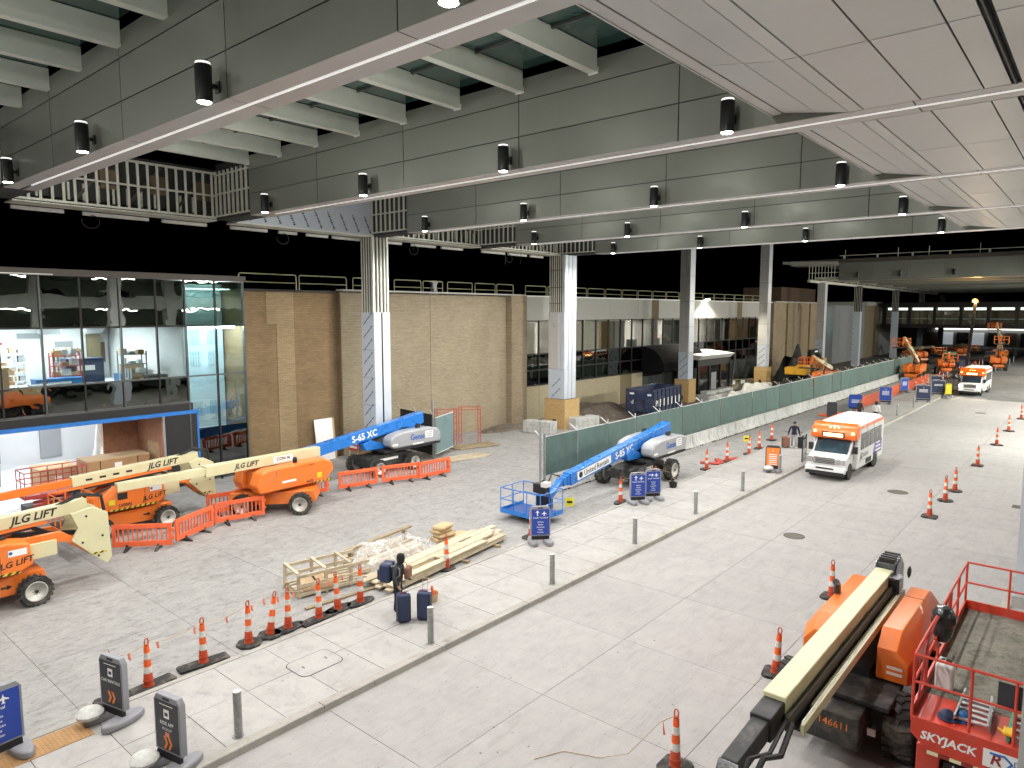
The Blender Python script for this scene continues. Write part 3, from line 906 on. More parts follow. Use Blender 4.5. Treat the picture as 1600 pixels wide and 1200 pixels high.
# header, blue edge and the open bay
gbox(-.25, .04, 5.2, 16.6, 3.94, 4.30, 'header', 'black')
gbox(-.2, .10, 5.2, 16.85, 3.74, 3.93, 'blue_edge', 'blue_trim')
gbox(-.2, .08, 16.75, 16.85, 0, 3.73, 'blue_edge', 'blue_trim')
gbox(-.1, .06, 15.2, 16.74, 0, 3.73, 'black_panel', 'black')
MB().prism([(-3.4, 3.5), (-.2, 3.72), (-.2, 3.80), (-3.4, 3.6)], 'y', 5.2 - oy, 15.2 - oy).build('entrance_soffit', 'grey_wall', gb)
for y in (7.5, 10, 12.5): MB().prism([(-3.38, 3.49), (-.22, 3.71), (-.22, 3.725), (-3.38, 3.51)], 'y', y - oy, y + .04 - oy).build('soffit_joint', 'black', gb)
gbox(-3.45, -3.3, 13.4, 15.3, 0, 3.5, 'plywood_wall', 'ply_red')
MB().prism([(-3.3, 0), (-.3, 0), (-.3, 3.68), (-3.3, 3.5)], 'y', 15.1 - oy, 15.18 - oy).build('plywood_wall', 'ply_red', gb)
box(-2.0, -.7, 3.06, 3.095, 0, 2.3).build('plywood_door', 'plywood', gb)
gbox(-12, .5, 5, 15.1, -.02, .012, 'hall_floor', 'white_wall')
gbox(-12.1, -12, 5, 16.3, 0, 4.6, 'hall_back_wall', 'white_wall')
gbox(-7.0, -6.8, 8.1, 9.7, 0, 3.6, 'hall_pier', 'grey_wall')
for y in (6, 8.6, 11.2, 13.6): gbox(-9, -4.5, y, y + .25, 4.5, 4.55, 'hall_light', 'strip_light')
# ---- stored things seen inside
def crate(x, y, z, w, d, h, lb, m='cardboard', lid='carton_tan', rz=0, grp=None):
    t = thing('crate', lb, 'crate', (x, y, z), rz, grp)
    box(-w / 2, w / 2, -d / 2, d / 2, .1, h - .06).build('box', m, t)
    box(-w / 2 - .02, w / 2 + .02, -d / 2 - .02, d / 2 + .02, h - .058, h).build('lid', lid, t)
    for s in (-1, 0, 1): box(-w / 2, w / 2, s * d * .42 - .05, s * d * .42 + .05, 0, .098).build('skid', 'lumber', t)
    for s in (-.3, .3): box(w / 2 + .001, w / 2 + .012, s * d - .02, s * d + .02, .1, h - .06).build('strap', 'black', t)
    box(w / 2 + .002, w / 2 + .01, -.22, .12, h * .35, h * .7).build('paper_label', 'white_print', t)
    return t
g = 'crates stored in the open bay'
crate(FX - 1.9, 13.35, .02, 1.4, 2.9, .95, 'long wooden crate at the bottom of the stack by the plywood wall', grp=g)
crate(FX - 1.9, 13.35, .97, 1.4, 2.9, .8, 'long wooden crate lying on top of another in the bay', grp=g)
crate(FX - 3.6, 11.2, .02, 1.6, 1.7, 1.35, 'plain tan crate behind the pink cone in the bay', 'carton_tan', grp=g)
crate(FX - 5.0, 6.9, .02, 1.6, 2.2, 1.0, 'pale crate under a heap of white sheet', 'carton_tan', 'lumber', grp=g)
crate(FX - .6, 14.75, .02, .6, .7, .9, 'small tan crate in front of the plywood wall', 'carton_tan', 'lumber', grp=g)
t = thing('block_stack', 'stack of grey foam blocks with green straps in the open bay', 'block stack', (FX - .1, 13.9, .02))
for i in range(3): box(-.4, .4, -.9, .9, i * .27, i * .27 + .26).build('block', 'grey_hood', t)
for y in (-.3, 0, .3): MB().tube([(.42, y, 0), (.42, y, .85), (-.2, y + .1, .86)], .02, 5).build('strap', 'green_edge', t)
t = thing('traffic_cone', 'pinkish red traffic cone standing inside the open bay', 'traffic cone', (FX - 1.2, 11.3, .02))
MB().lathe([(.24, .04), (.05, .95), (.0, .96)], n=14).build('cone', 'pink_flag', t); box(-.28, .28, -.28, .28, 0, .04).build('base', 'pink_flag', t)
MB().lathe([(0, 1.0), (.12, 1.0), (.10, 1.15), (0, 1.2)], n=10).build('lamp', 'white_paint', t)
t = thing('notice_board', 'grey pier notice with white sheet and blue header', 'notice', (FX - 6.74, 8.8, 1.7))
box(0, .02, -.45, .45, 0, 1.3).build('sheet', 'white_print', t); box(.021, .03, -.45, .45, 1.02, 1.2).build('header', 'blue_print', t)
for i in range(4): box(.021, .026, -.3, .3, .25 + i * .18, .3 + i * .18).build('text_line', 'grey_wall', t)
# draped sheet
def heap(name, label, cat, loc, rx, ry, h, m, seed, n=22, rough=.25, kind=None):
    rnd = random.Random(seed); ph = [(rnd.uniform(.5, 3), rnd.uniform(0, 6), rnd.uniform(0, 6.28)) for _ in range(7)]
    mb = MB(); vs = []
    for i in range(n + 1):
        for j in range(n + 1):
            u, v = i / n * 2 - 1, j / n * 2 - 1
            q = max(0, 1 - (u * u + v * v) ** .9)
            z = h * q ** .6 * (1 + rough * sum(math.sin(a * 4 * u + b * v * 1.5 + c) for a, b, c in ph) / 3)
            vs.append((u * rx, v * ry, max(0, z) + .001))
    fs = [(i * (n + 1) + j, (i + 1) * (n + 1) + j, (i + 1) * (n + 1) + j + 1, i * (n + 1) + j + 1) for i in range(n) for j in range(n)]
    o = mb.add(vs, fs).build(name, m, smooth=True)
    o.location = loc
    return tag(o, label, cat, kind=kind)
heap('sheet_heap', 'crumpled white sheet lying on a crate in the open bay', 'plastic sheet', (FX - 5.0, 6.9, 1.02), .8, 1.0, .8, 'tarp_white', 3)
heap('sheet_heap', 'white wrapped bundle leaning by the plywood wall of the bay', 'plastic sheet', (FX - 5.4, 14.3, .02), 1.0, .8, 3.0, 'tarp_white', 5)
def rail_frame(t, x0, x1, y0, y1, z0, h, m, r=.022, nx=3, ny=2, mid=True, name='rail'):
    c = [(x0, y0), (x1, y0), (x1, y1), (x0, y1)]
    for k in range(4):
        (ax, ay), (bx, by) = c[k], c[(k + 1) % 4]
        for zz in ((z0 + h, z0 + h * .55) if mid else (z0 + h,)):
            MB().cyl((ax, ay, zz), (bx, by, zz), r, n=6).build(name, m, t)
        n = nx if k % 2 == 0 else ny
        for i in range(n):
            f = i / n
            px_, py_ = ax + (bx - ax) * f, ay + (by - ay) * f
            MB().cyl((px_, py_, z0), (px_, py_, z0 + h), r, n=6).build('post', m, t)
t = thing('scissor_lift', 'small dark red scissor lift standing at the open bay', 'scissor lift', (FX + .6, 9.9, 0))
box(-.6, .6, -1.1, 1.1, .15, .55).build('chassis', 'chassis_black', t)
for sx in (-.5, .5):
    for sy in (-.8, .8): MB().cyl((sx - .08, sy, .18), (sx + .08, sy, .18), .18, n=12).build('wheel', 'rubber', t)
for i in range(2):
    for s in (-1, 1): MB().bar((.45, -.9 * s, .6 + i * .18), (.45, .9 * s, .76 + i * .18), .05, .08).build('scissor_arm', 'rack_red', t)
box(-.62, .62, -1.25, 1.25, .95, 1.1).build('deck', 'rack_red', t)
rail_frame(t, -.6, .6, -1.2, 1.2, 1.1, 1.0, 'rack_red', .025, 2, 4)
# shelves, cartons and carts of the upper floor
def rack(x, y, z, lb, m='rack_red', n=4):
    t = thing('storage_rack', lb, 'rack', (x, y, z))
    for sx in (-.3, .3):
        for sy in (-.6, .6): box(sx - .03, sx + .03, sy - .03, sy + .03, 0, 1.9).build('upright', m, t)
    for i in range(n):
        box(-.32, .32, -.62, .62, .2 + i * .5, .24 + i * .5).build('shelf', m, t)
        for k in range(3):
            w = random.uniform(.2, .36)
            box(-.2, .2, -.55 + k * .4, -.55 + k * .4 + w, .241 + i * .5, .241 + i * .5 + random.uniform(.12, .35)).build('carton', random.choice(['carton_tan', 'white_wall', 'cardboard', 'grey_wall']), t)
    return t
def cart(x, y, z, w, h, m, lb, cat='tool box', nm='tool_box'):
    t = thing(nm, lb, cat, (x, y, z))
    box(-.4, .4, -w, w, .18, .18 + h).build('box', m, t, bevel=.02)
    box(-.42, .42, -w - .02, w + .02, .181 + h, .22 + h).build('lid', m, t)
    for sx in (-.3, .3):
        for sy in (-w + .15, w - .15): MB().cyl((sx - .04, sy, .09), (sx + .04, sy, .09), .09, n=10).build('castor', 'black', t)
    box(.401, .41, -w * .5, w * .5, .18 + h * .55, .18 + h * .75).build('label_plate', 'white_print', t)
    return t
cart(FX - 5.0, 13.2, 5.05, .9, 1.3, 'gangbox_navy', 'tall navy job box with pale label on the upper floor')
cart(FX - 3.0, 11.4, 5.05, 1.0, .5, 'cart_blue', 'low bright blue cart on the upper floor')
cart(FX - 3.6, 8.9, 5.05, .6, 1.1, 'cardboard', 'brown carton on castors behind the upper glass', 'carton', 'carton')
cart(FX - 2.2, 14.1, 5.05, .28, .6, 'cart_blue', 'small blue bin next to the white standing tubes')
rack(FX - 4.2, 12.15, 5.05, 'red storage rack full of cartons on the upper floor')
rack(FX - 6.2, 9.9, 5.05, 'white shelving rack behind the upper glass', 'white_wall', 3)
rack(FX - 8.6, 11.0, 5.05, 'white rack against the back partition of the upper floor', 'white_wall', 4)
rack(FX - 8.4, 13.6, 5.05, 'dark rack against the back partition of the upper floor', 'steel_dark', 4)
cart(FX - 1.6, 10.4, 5.05, .5, .35, 'gangbox_navy', 'low dark cart right behind the upper glass')
cart(FX - 6.0, 8.0, 5.05, .5, .8, 'excavator_yellow', 'yellow cabinet at the end of the upper floor', 'cabinet', 'cabinet')
cart(FX - 1.4, 15.4, 5.05, .45, .5, 'steel_dark', 'dark crate of fittings at the corner of the upper floor')
cart(FX - 4.4, 15.4, 5.05, .5, .9, 'carton_tan', 'tan carton behind the grey pipe rack', 'carton', 'carton')
rack(FX - 3.0, 14.9, 5.05, 'grey rack loaded with pipes on the upper floor', 'grey_wall', 4)
t = thing('pipe_bundle', 'bundle of white tubes standing on the upper floor', 'pipes', (FX - 1.6, 13.75, 5.05))
for i in range(5): MB().cyl((0, i * .13, 0), (.02, i * .13, 1.1), .04, n=8).build('tube', 'white_paint', t)

# ================================================================== BRICK BUILDING
bb = thing('brick_building', 'tan brick terminal building with stepped dark brown end', 'building', (FX, 31, 0))
by0 = 31.0
def bbx(x0, x1, y0, y1, z0, z1, nm, m): return box(x0, x1, y0 - by0, y1 - by0, z0, z1).build(nm, m, bb)
bbx(-14, -.35, 19.72, 25.9, 0, 10.15, 'brick_end', 'brick_brown')
MB().prism([(21.15 - by0, 8.3), (21.15 - by0, 10.14), (22.9 - by0, 10.14), (22.9 - by0, 0), (21.75 - by0, 0), (21.75 - by0, 8.3)], 'x', -.348, -.31).build('brick_pilaster', 'brick_brown_lt', bb)
bbx(-14, .9, 25.92, 26.0, 0, 10.15, 'brick_return', 'brick_side') if 0 else None
bbx(-14, 0, 25.95, 42.6, 0, 10.2, 'brick_wall', 'brick_light')
bbx(-.35, .0, 25.91, 25.949, 0, 10.18, 'brick_return', 'brick_side')
bbx(.002, .012, 33.4, 33.43, 0, 10.1, 'control_joint', 'steel_brown')
bbx(.002, .02, 25.96, 27.6, 0, 10.1, 'shallow_pier', 'brick_light')  # same brick as the wall, standing slightly proud
bbx(0.001, .55, 41.5, 43.4, 0, 10.25, 'brick_pier', 'brick_tan')
bbx(-.35, .35, 25.9, 43.45, 10.252, 10.36, 'coping', 'stone_band')
bbx(-.65, -.2, 19.7, 25.88, 10.152, 10.26, 'coping', 'mullion_dark')
bbx(-14.4, -.4, 19.7, 43.4, 9.9, 10.1, 'roof', 'dark_wall') if 0 else None
t = thing('white_board', 'plain white sheet of board leaning against the brown brick end', 'board', (FX + .1, 24.6, 0))
MB().prism([(.10, 0), (.15, 0), (-.18, 2.5), (-.23, 2.5)], 'y', -.7, .55).build('sheet', 'white_print', t)
MB().prism([(.11, 0), (.17, 0), (-.16, 2.5), (-.22, 2.5)], 'y', .552, .68).build('edge_strip', 'plywood', t)
t = thing('warning_sign', 'small red warning sign by the plywood foot of the stud column', 'sign', (CX - 1.2, 24.6, 0))
box(-.45, .45, -.01, .01, .9, 1.5).build('plate', 'rack_red', t); box(-.35, .35, -.016, -.011, 1.28, 1.4).build('text_line', 'white_print', t); box(-.35, .35, -.016, -.011, 1.05, 1.18).build('text_line', 'white_print', t)
for s in (-.4, .4): box(s - .03, s + .03, .011, .05, 0, 1.5).build('leg', 'lumber', t)

# roof guard rails
ORD = 'first second third fourth fifth sixth seventh eighth ninth tenth eleventh twelfth thirteenth fourteenth fifteenth sixteenth seventeenth eighteenth nineteenth twentieth twenty-first twenty-second twenty-third twenty-fourth twenty-fifth twenty-sixth'.split()
def guard(y, L, lb, x=FX - .9, z=10.2, h=.95):
    t = thing('guard_rail', lb, 'railing', (x, y, z), 0, 'rails along the roof edge')
    r = .12
    pts = [(0, 0, 0), (0, 0, h - r)] + [(0, r - r * math.cos(a), h - r + r * math.sin(a)) for a in [R(q) for q in (30, 60, 90)]]
    pts += [(0, L - r + r * math.sin(a), h - r + r * math.cos(a)) for a in [R(q) for q in (0, 30, 60, 90)]] + [(0, L, 0)]
    MB().tube(pts, .035, 6).build('hoop', 'pipe_yellow', t)
    MB().cyl((0, 0, h * .5), (0, L, h * .5), .03, n=6).build('mid_rail', 'pipe_yellow', t)
    for yy in (0, L): box(-.15, .15, yy - .15, yy + .15, 0, .04).build('foot', 'steel_dark', t)
lbA = 'yellowish hoop guard rail on the roof above the tan brick wall'
lbB = 'yellowish hoop guard rail on the roof above the grey stone parapet'
lbC = 'yellowish hoop guard rail on the roof above the brown brick end'
RL = iter(ORD)
for y, L, lb in ((19.9, 3.6, lbC), (23.7, 3.4, lbC), (27.6, 2.8, lbA), (31.0, 2.4, lbA), (33.6, 1.9, lbA), (36.0, 2.6, lbA), (38.9, 2.3, lbA), (41.4, 2.0, lbA)): guard(y, L, next(RL) + ' hoop guard rail from the glass building on the brick roof')
for i in range(17): guard(45.2 + i * 3.05, 2.8, ORD[i] + ' hoop guard rail beyond the brick pier on the stone parapet roof', FX - 1.1)
t = thing('roof_vent', 'short metal vent stack on the roof edge behind the rails', 'vent', (FX - 1.6, 35.3, 10.2))
MB().lathe([(.42, 0), (.3, .12), (.22, .5), (.22, .8), (.3, .82), (.3, 1.0), (0, 1.05)], n=14).build('stack', 'alu', t); box(-.5, .5, -.5, .5, -.05, 0).build('curb', 'steel_dark', t)

# ================================================================== LOW WING WITH WINDOW BANDS
tw = thing('terminal_wing', 'long low terminal wing with grey stone parapet and dark window bands', 'building', (FX, 70, 0))
ty0 = 70.0
def tbx(x0, x1, y0, y1, z0, z1, nm, m): return box(x0, x1, y0 - ty0, y1 - ty0, z0, z1).build(nm, m, tw)
Y0, Y1 = 43.5, 94.0
yy = Y0
k = 0
while yy < 97.5:
    w = 5.2 if k % 3 else 7.6
    w = min(w, 98 - yy)
    tbx(-.3, .10, yy + .01, yy + w - .01, 8.27, 10.2, 'stone_panel', 'stone_band')
    yy += w; k += 1
for y in (64.2, 86.0): tbx(.102, .108, y, y + 1.5, 8.27, 10.2, 'painted_shade', 'stone_shade')  # thin dark stone overlays: shade painted onto the parapet
tbx(-.5, .2, 43.45, 98, 10.202, 10.3, 'coping', 'trim_white')
tbx(-14, -.32, 43.5, 98, 10.0, 10.18, 'roof', 'dark_wall')
mys = [Y0 + 2.13 * i for i in range(int((94 - Y0) / 2.13) + 1)]
for y in mys: tbx(-.1, .05, y - .05, y + .05, 2.87, 8.26, 'mullion', 'mullion_dark')
for z in (5.5, 4.15, 2.9):
    for a, b in zip(mys[:-1], mys[1:]): tbx(-.1, .03, a + .052, b - .052, z - .05, z + .05, 'transom', 'mullion_dark')
for a, b in zip(mys[:-1], mys[1:]):
    tbx(-.05, -.035, a + .055, b - .055, 5.56, 8.24, 'pane', 'tinted_pane')
    tbx(-.05, -.035, a + .055, b - .055, 4.21, 5.44, 'pane', 'tinted_dark')
    tbx(-.05, -.035, a + .055, b - .055, 2.96, 4.09, 'pane', 'tinted_dark')
yy = Y0
k = 0
while yy < 62:
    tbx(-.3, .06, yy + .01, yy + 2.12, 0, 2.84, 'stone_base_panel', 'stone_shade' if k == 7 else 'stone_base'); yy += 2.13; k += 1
tbx(-.6, -.31, 43.5, 94, 0, 2.9, 'lower_wall', 'dark_wall')
tbx(-8, -.2, 43.5, 94, 4.9, 5.1, 'upper_floor', 'grey_wall')
tbx(-5.1, -5, 43.5, 94, 5.1, 8.2, 'inner_wall', 'white_wall')
tbx(-8, -.2, 43.5, 94, 8.1, 8.2, 'inner_ceiling', 'white_wall')
tbx(-5, -4.95, 43.5, 94, 2.9, 4.88, 'spandrel_back', 'dark_wall')
for y in (46, 50, 54, 63, 67, 75, 79, 83): tbx(-2.5, -2.2, y, y + 1.6, 8.05, 8.095, 'ceiling_light', 'strip_warm')
# plastic sheets hung behind the first panes, piers between rooms
for a in (44, 46.4, 49.8, 51.6, 53.7): tbx(-.5, -.47, a, a + 1.7, 5.2, 8.05, 'hung_sheet', 'hung_film')
for a, w, m in ((55.8, 2.0, 'stone_shade'), (58.2, 1.8, 'grey_wall'), (65.2, 1.4, 'grey_wall'), (70, 2.6, 'dark_wall'), (73, 1.4, 'dark_wall'), (81, 1.4, 'dark_wall'), (87.5, 3.5, 'brick_brown')):
    tbx(-1.6, -.5, a, a + w, 5.1, 8.1, 'inner_pier', m)
tbx(-4.5, -4.3, 60.8, 62.0, 6.2, 7.7, 'green_sign', emit('green_glow', (.12, .8, .12), 1.6))
tbx(-4.5, -4.3, 63.2, 64.4, 6.5, 7.0, 'blue_screen', emit('blue_glow', (.2, .35, .9), 1.6))
tbx(-4.5, -4.3, 77.4, 79.6, 6.4, 6.9, 'blue_screen', 'blue_glow')
for y in (61.5, 66.3, 78.6): tbx(-1.2, -.7, y, y + 1.2, 5.1, 6.2, 'cabinet', 'grey_wall')
# brick end of the wing, lit teal window, further walls
tbx(-.4, .0, 94.02, 98, 0, 8.26, 'brick_bay', 'brick_tan')
tbx(-14, .35, 98.02, 119, 0, 10.3, 'brick_block', 'brick_tan')
tbx(.352, .6, 103, 104.5, 0, 10.2, 'brick_pilaster', 'brick_tan'); tbx(.352, .6, 113, 114.5, 0, 10.2, 'brick_pilaster', 'brick_tan')
tbx(-14.3, .6, 98, 119.2, 10.302, 10.45, 'coping', 'stone_band')
tbx(-8, -1.5, 119.3, 127, 0, 10.2, 'recess_wall', 'dark_wall')
for i in range(6): tbx(-1.49, -1.4, 119.8 + i * 1.1, 120.6 + i * 1.1, 5.2, 8.2, 'lit_pane', emit('teal_glow', (.25, .75, .75), .7))
tbx(-1.4, -1.2, 123.5, 126, 8.6, 9.1, 'lit_sign', emit('sign_glow', (1, .95, .8), 3))
tbx(-1.45, -1.3, 122.6, 124.6, 1.5, 4.0, 'red_panel', 'rack_red')
for a, b, m in ((127, 147, 'grey_wall'), (147, 159, 'brick_tan'), (160, 172, 'grey_wall')): tbx(-14, 0, a, b - .1, 0, 10.1, 'far_wall', m)
tbx(-14, .3, 147, 159, 10.12, 10.9, 'far_parapet', 'stone_band')
tbx(-16, -9, 127, 146, 10.11, 13.4, 'roof_house', 'steel_brown'); tbx(-9, -8.9, 128, 146, 13.2, 13.4, 'roof_edge', 'strip_warm') if 0 else None
# floodlight on the parapet
t = thing('flood_light', 'glaring floodlight fixed to the top of the stone parapet', 'flood light', (FX + .25, 76.5, 10.32))
box(-.1, .45, -.3, .3, .1, .32).build('housing', 'black_fixture', t); box(.0, .44, -.28, .28, .07, .099).build('lens', 'flood_lens', t); box(-.05, .05, -.05, .05, 0, .1).build('bracket', 'black_fixture', t)
l = bpy.data.lights.new('flood', 'SPOT'); l.energy = 6000; l.color = (1, .93, .74); l.spot_size = R(150); l.spot_blend = .4; l.shadow_soft_size = .2
o = bpy.data.objects.new('flood', l); COL.objects.link(o); o.parent = t; o.location = (.5, 0, .04); o.rotation_euler = (0, R(-18), 0)
# entrances
def portal(y, lb, w=4.2, h=3.9, d=3.2):
    t = thing('entrance_porch', lb, 'porch', (FX + .1, y, 0))
    MB().prism([(0, h), (d, h), (d + .5, h + .45), (.4, h + .75), (0, h + .75)], 'y', -w, w).build('roof', 'galv_cap', t, bevel=.03)
    box(d - .25, d, -w, w, h - .7, h - .01).build('fascia', 'black', t)
    for y2 in (-w + .1, -w * .33, w * .33, w - .3): box(d - .22, d, y2, y2 + .25, 0, h - .71).build('post', 'mullion_dark', t)
    for a in (-w + .36, -w * .33 + .26, w * .33 + .26): box(d - .14, d - .11, a, a + w * .55, .05, h - .75).build('glass_leaf', 'dark_glass', t)
    box(d - .08, d - .02, -w * .2, w * .1, .1, 2.4).build('door', 'grey_wall', t)
    MB().prism([(d, 0), (d + .12, 0), (d + .5, h + .3), (d + .3, h + .3)], 'y', w, w + .2).build('side_fin', 'mullion', t)
    return t
portal(72.8, 'pale roofed entrance porch with dark doors beyond the dumpster column')
t = thing('awning', 'big black rounded awning against the dark window band', 'awning', (FX + .1, 65, 0))
poly = [(0, 3.0)] + [(2.6 * math.cos(R(a)), 3.0 + 2.5 * math.sin(R(a))) for a in range(0, 91, 10)]
MB().prism(poly, 'y', -2.6, 7).build('hood', 'matte_black', t)
for y2 in (-2.5, 2, 6.8): box(2.3, 2.4, y2, y2 + .1, 0, 3).build('post', 'black', t)

# ================================================================== FAR CANOPY, BRIDGE, GARAGE
fc = thing('far_canopy', 'dim second canopy with bare deck over the far roadway', 'canopy', (-20, 102, 13.2))
for i in range(9):
    Y = i * 10.5
    b = box(-8.5, 26, Y, Y + 1, 0, 2.4).build('beam', 'beam_panel', fc)
    if i == 0:
        for x in [-8.4 + 4.1 * q for q in range(8)]: box(x + .02, x + 4.08, -.04, -.002, .05, 2.35).build('panel', 'beam_panel', b)
box(-13, 26, -.2, 96, 2.42, 2.9).build('roof_deck', 'steel_dark', fc)
box(-15, -8.6, .2, 3, 2.2, 2.9).build('overhang', 'stone_band', fc)
MB().prism([(-16, 2.5), (-8.6, 2.1), (-8.6, 2.6), (-16, 2.85)], 'y', -.3, 2).build('overhang_fascia', 'stone_band', fc)
for i in range(9): box(-12.4 + i * .42, -12.33 + i * .42, -.1, -.02, .1, 2.3).build('stud', 'steel_galv', fc)
box(-12.5, -8.6, -.1, -.02, .0, .08).build('runner', 'steel_galv', fc); box(-12.5, -8.6, -.1, -.02, 1.1, 1.18).build('runner', 'steel_galv', fc)
box(-12.6, -12.2, 0, 96, -.1, .25).build('edge_channel', 'steel_galv', fc)
for i in range(26): box(-12.1, 26, 1.5 + i * 3.6, 1.8 + i * 3.6, .3, .6).build('joist', 'steel_galv', fc)
for x in (-7.8, -1.4, 2.1, 7.5, 20): MB().cyl((x, .1, 2.9), (x, .1, 4.1), .05, n=6).build('rod', 'steel_galv', fc)
for i in range(9): box(-8 + i * 4.1, -7.8 + i * 4.1, -.1, .1, 2.9, 3.3).build('stub', 'steel_galv', fc)
box(-8.5, 26, -.05, .05, 3.3, 3.38).build('guard_wire', 'steel_galv', fc)
for x in (-6.0, -.9, 5.0):
    MB().cyl((x, -.25, .35), (x, -.25, 1.05), .17, n=10).build('dead_lamp', 'black_fixture', fc)
br = thing('sky_bridge', 'dark enclosed bridge with a row of lit windows across the far road', 'bridge', (-18, 155, 0))
box(-17, 40, -.1, 5, 5.9, 6.6).build('floor_girder', 'mullion_dark', br); box(-17, 40, -.1, 5, 9.9, 10.8).build('roof_girder', 'mullion_dark', br)
for i in range(13):
    x = -16.5 + i * 4.3
    box(x, x + .55, -.12, 0, 6.6, 9.9).build('pier', 'mullion_dark', br)
    box(x + .56, x + 4.28, .0, .03, 6.62, 9.88).build('pane', 'clear_glass', br)
    box(x + .7, x + 4.1, .5, .9, 9.3, 9.75).build('ceiling_light', 'bridge_light', br)
    box(x + .56, x + 4.28, .1, .15, 7.6, 7.7).build('hand_rail', 'trim_white', br)
box(-17, 40, 4.8, 4.9, 6.6, 9.9).build('back_glass', 'steel_brown', br)
end = thing('far_building', 'dim far terminal front with lit strips below the bridge', 'building', (-15, 215, 0))
box(-60, 60, 0, 1, 0, 9).build('wall', 'grey_wall', end)
for i in range(12):
    x = -22 + i * 3.4
    box(x, x + 2.6, -.2, -.05, .4, 3.6).build('shop_window', random.choice(['dark_glass', emit('shop_glow', (.9, .95, 1), .25), 'steel_brown', 'dark_glass']), end)
box(-20, 6, -.8, -.1, 4.4, 4.65).build('light_strip', 'bridge_light', end)
box(4, 14, -3, -2.9, 1.5, 4).build('green_screen', 'fence_grey', end)
# parking garage on the camera side (seen in the glass)
pg = thing('parking_garage', 'concrete parking garage with lit decks mirrored in the glass front', 'building', (2.2, 40, 0))
for z in (3.4, 6.6, 9.8, 13.0, 16.2):
    box(0, .3, -46, 60, z - .5, z + .75).build('spandrel', 'garage_concrete', pg)
    box(.3, 16, -46, 60, z - .5, z - .15).build('deck', 'garage_concrete', pg)
    for y in range(-40, 60, 9): box(5, 5.2, y, y + 4, z - .62, z - .53).build('deck_light', 'strip_garage', pg)
for y in range(-44, 60, 12): box(-.05, .6, y, y + .9, 0, 18).build('pier', 'garage_concrete', pg)
box(16, 16.2, -46, 60, 0, 18).build('back_wall', 'garage_concrete', pg)
def parked(x, y, z, lb):
    t = thing('parked_car', lb, 'car', (x, y, z), 0, 'cars parked in the garage')
    MB().prism([(-2.2, .3), (2.2, .3), (2.25, .8), (1.5, .95), (.7, 1.45), (-1.1, 1.45), (-1.9, .95), (-2.25, .8)], 'x', -.85, .85).build('body', 'car_dark', t, bevel=.06)
    MB().prism([(1.35, .97), (.68, 1.38), (-1.05, 1.38), (-1.7, .97)], 'x', -.87, .87).build('windows', 'dark_glass', t)
    for a in (-1.4, 1.4): MB().cyl((-.9, a, .33), (.9, a, .33), .33, n=14).build('wheel', 'rubber', t)
for i, (y, z) in enumerate(((22, 9.66), (28, 9.66), (37, 9.66), (44, 9.66), (25, 6.46), (41, 6.46), (33, 12.86))):
    parked(4.3, y, z, 'dark car parked on a deck of the concrete garage')
# ================================================================== WHEELS
_wh = {}
def wheel_meshes(r, w, lugs, tyre='rubber', rim='rim_grey'):
    k = (r, w, lugs, tyre, rim)
    if k in _wh: return _wh[k]
    h = w / 2
    ty = MB().lathe([(r * .62, -h * .8), (r * .74, -h), (r * .92, -h), (r * .97, -h * .8), (r * .97, h * .8), (r * .92, h), (r * .74, h), (r * .62, h * .8)], n=28, axis='y')
    n = lugs
    for i in range(n):
        for s in (-1, 1):
            a = 2 * math.pi * (i + (.5 if s > 0 else 0)) / n
            b = MB().box(-.035 * r / .5, .035 * r / .5, 0 if s > 0 else -h * 1.02, h * 1.02 if s > 0 else 0, r * .95, r * 1.03)
            b.xf(Matrix.Rotation(a, 4, 'Y') @ Matrix.Rotation(.35 * s, 4, 'Z'))
            ty.add(b.v, b.f)
    tm = mesh_of(ty, 'tyre', tyre, False)
    rm = MB().lathe([(r * .68, -h * .9), (r * .64, -h * 1.02), (r * .58, -h * .72), (r * .32, -h * .5), (r * .28, -h * .62), (r * .16, -h * .7), (0, -h * .7)], n=24, axis='y')
    rm.lathe([(r * .68, h * .9), (r * .64, h * 1.02), (r * .58, h * .72), (r * .32, h * .5), (r * .28, h * .62), (r * .16, h * .7), (0, h * .7)], n=24, axis='y')
    rmm = mesh_of(rm, 'rim', rim, True)
    hb = MB()
    for s in (-1, 1):
        hb.cyl((0, s * h * .55, 0), (0, s * h * 1.0, 0), r * .13, n=12)
        for i in range(8):
            a = 2 * math.pi * i / 8
            hb.cyl((r * .21 * math.cos(a), s * h * .5, r * .21 * math.sin(a)), (r * .21 * math.cos(a), s * h * .9, r * .21 * math.sin(a)), r * .04, n=6)
    hm = mesh_of(hb, 'hub', 'iron_dark')
    _wh[k] = (tm, rmm, hm)
    return _wh[k]
def wheel(t, x, y, r, w, lugs=18, rz=0, **kw):
    tm, rm, hm = wheel_meshes(r, w, lugs, **kw)
    o = inst(tm, 'tyre', t, (x, y, r), rz); 
    o.name = 'wheel'
    inst(rm, 'rim', o); inst(hm, 'hub', o)
    return o
def rot_box(cx, cy2, cz, sx, sy, sz, ang):
    return MB().box(-sx / 2, sx / 2, -sy / 2, sy / 2, -sz / 2, sz / 2).xf(Matrix.Translation((cx, cy2, cz)) @ Matrix.Rotation(ang, 4, 'Y'))

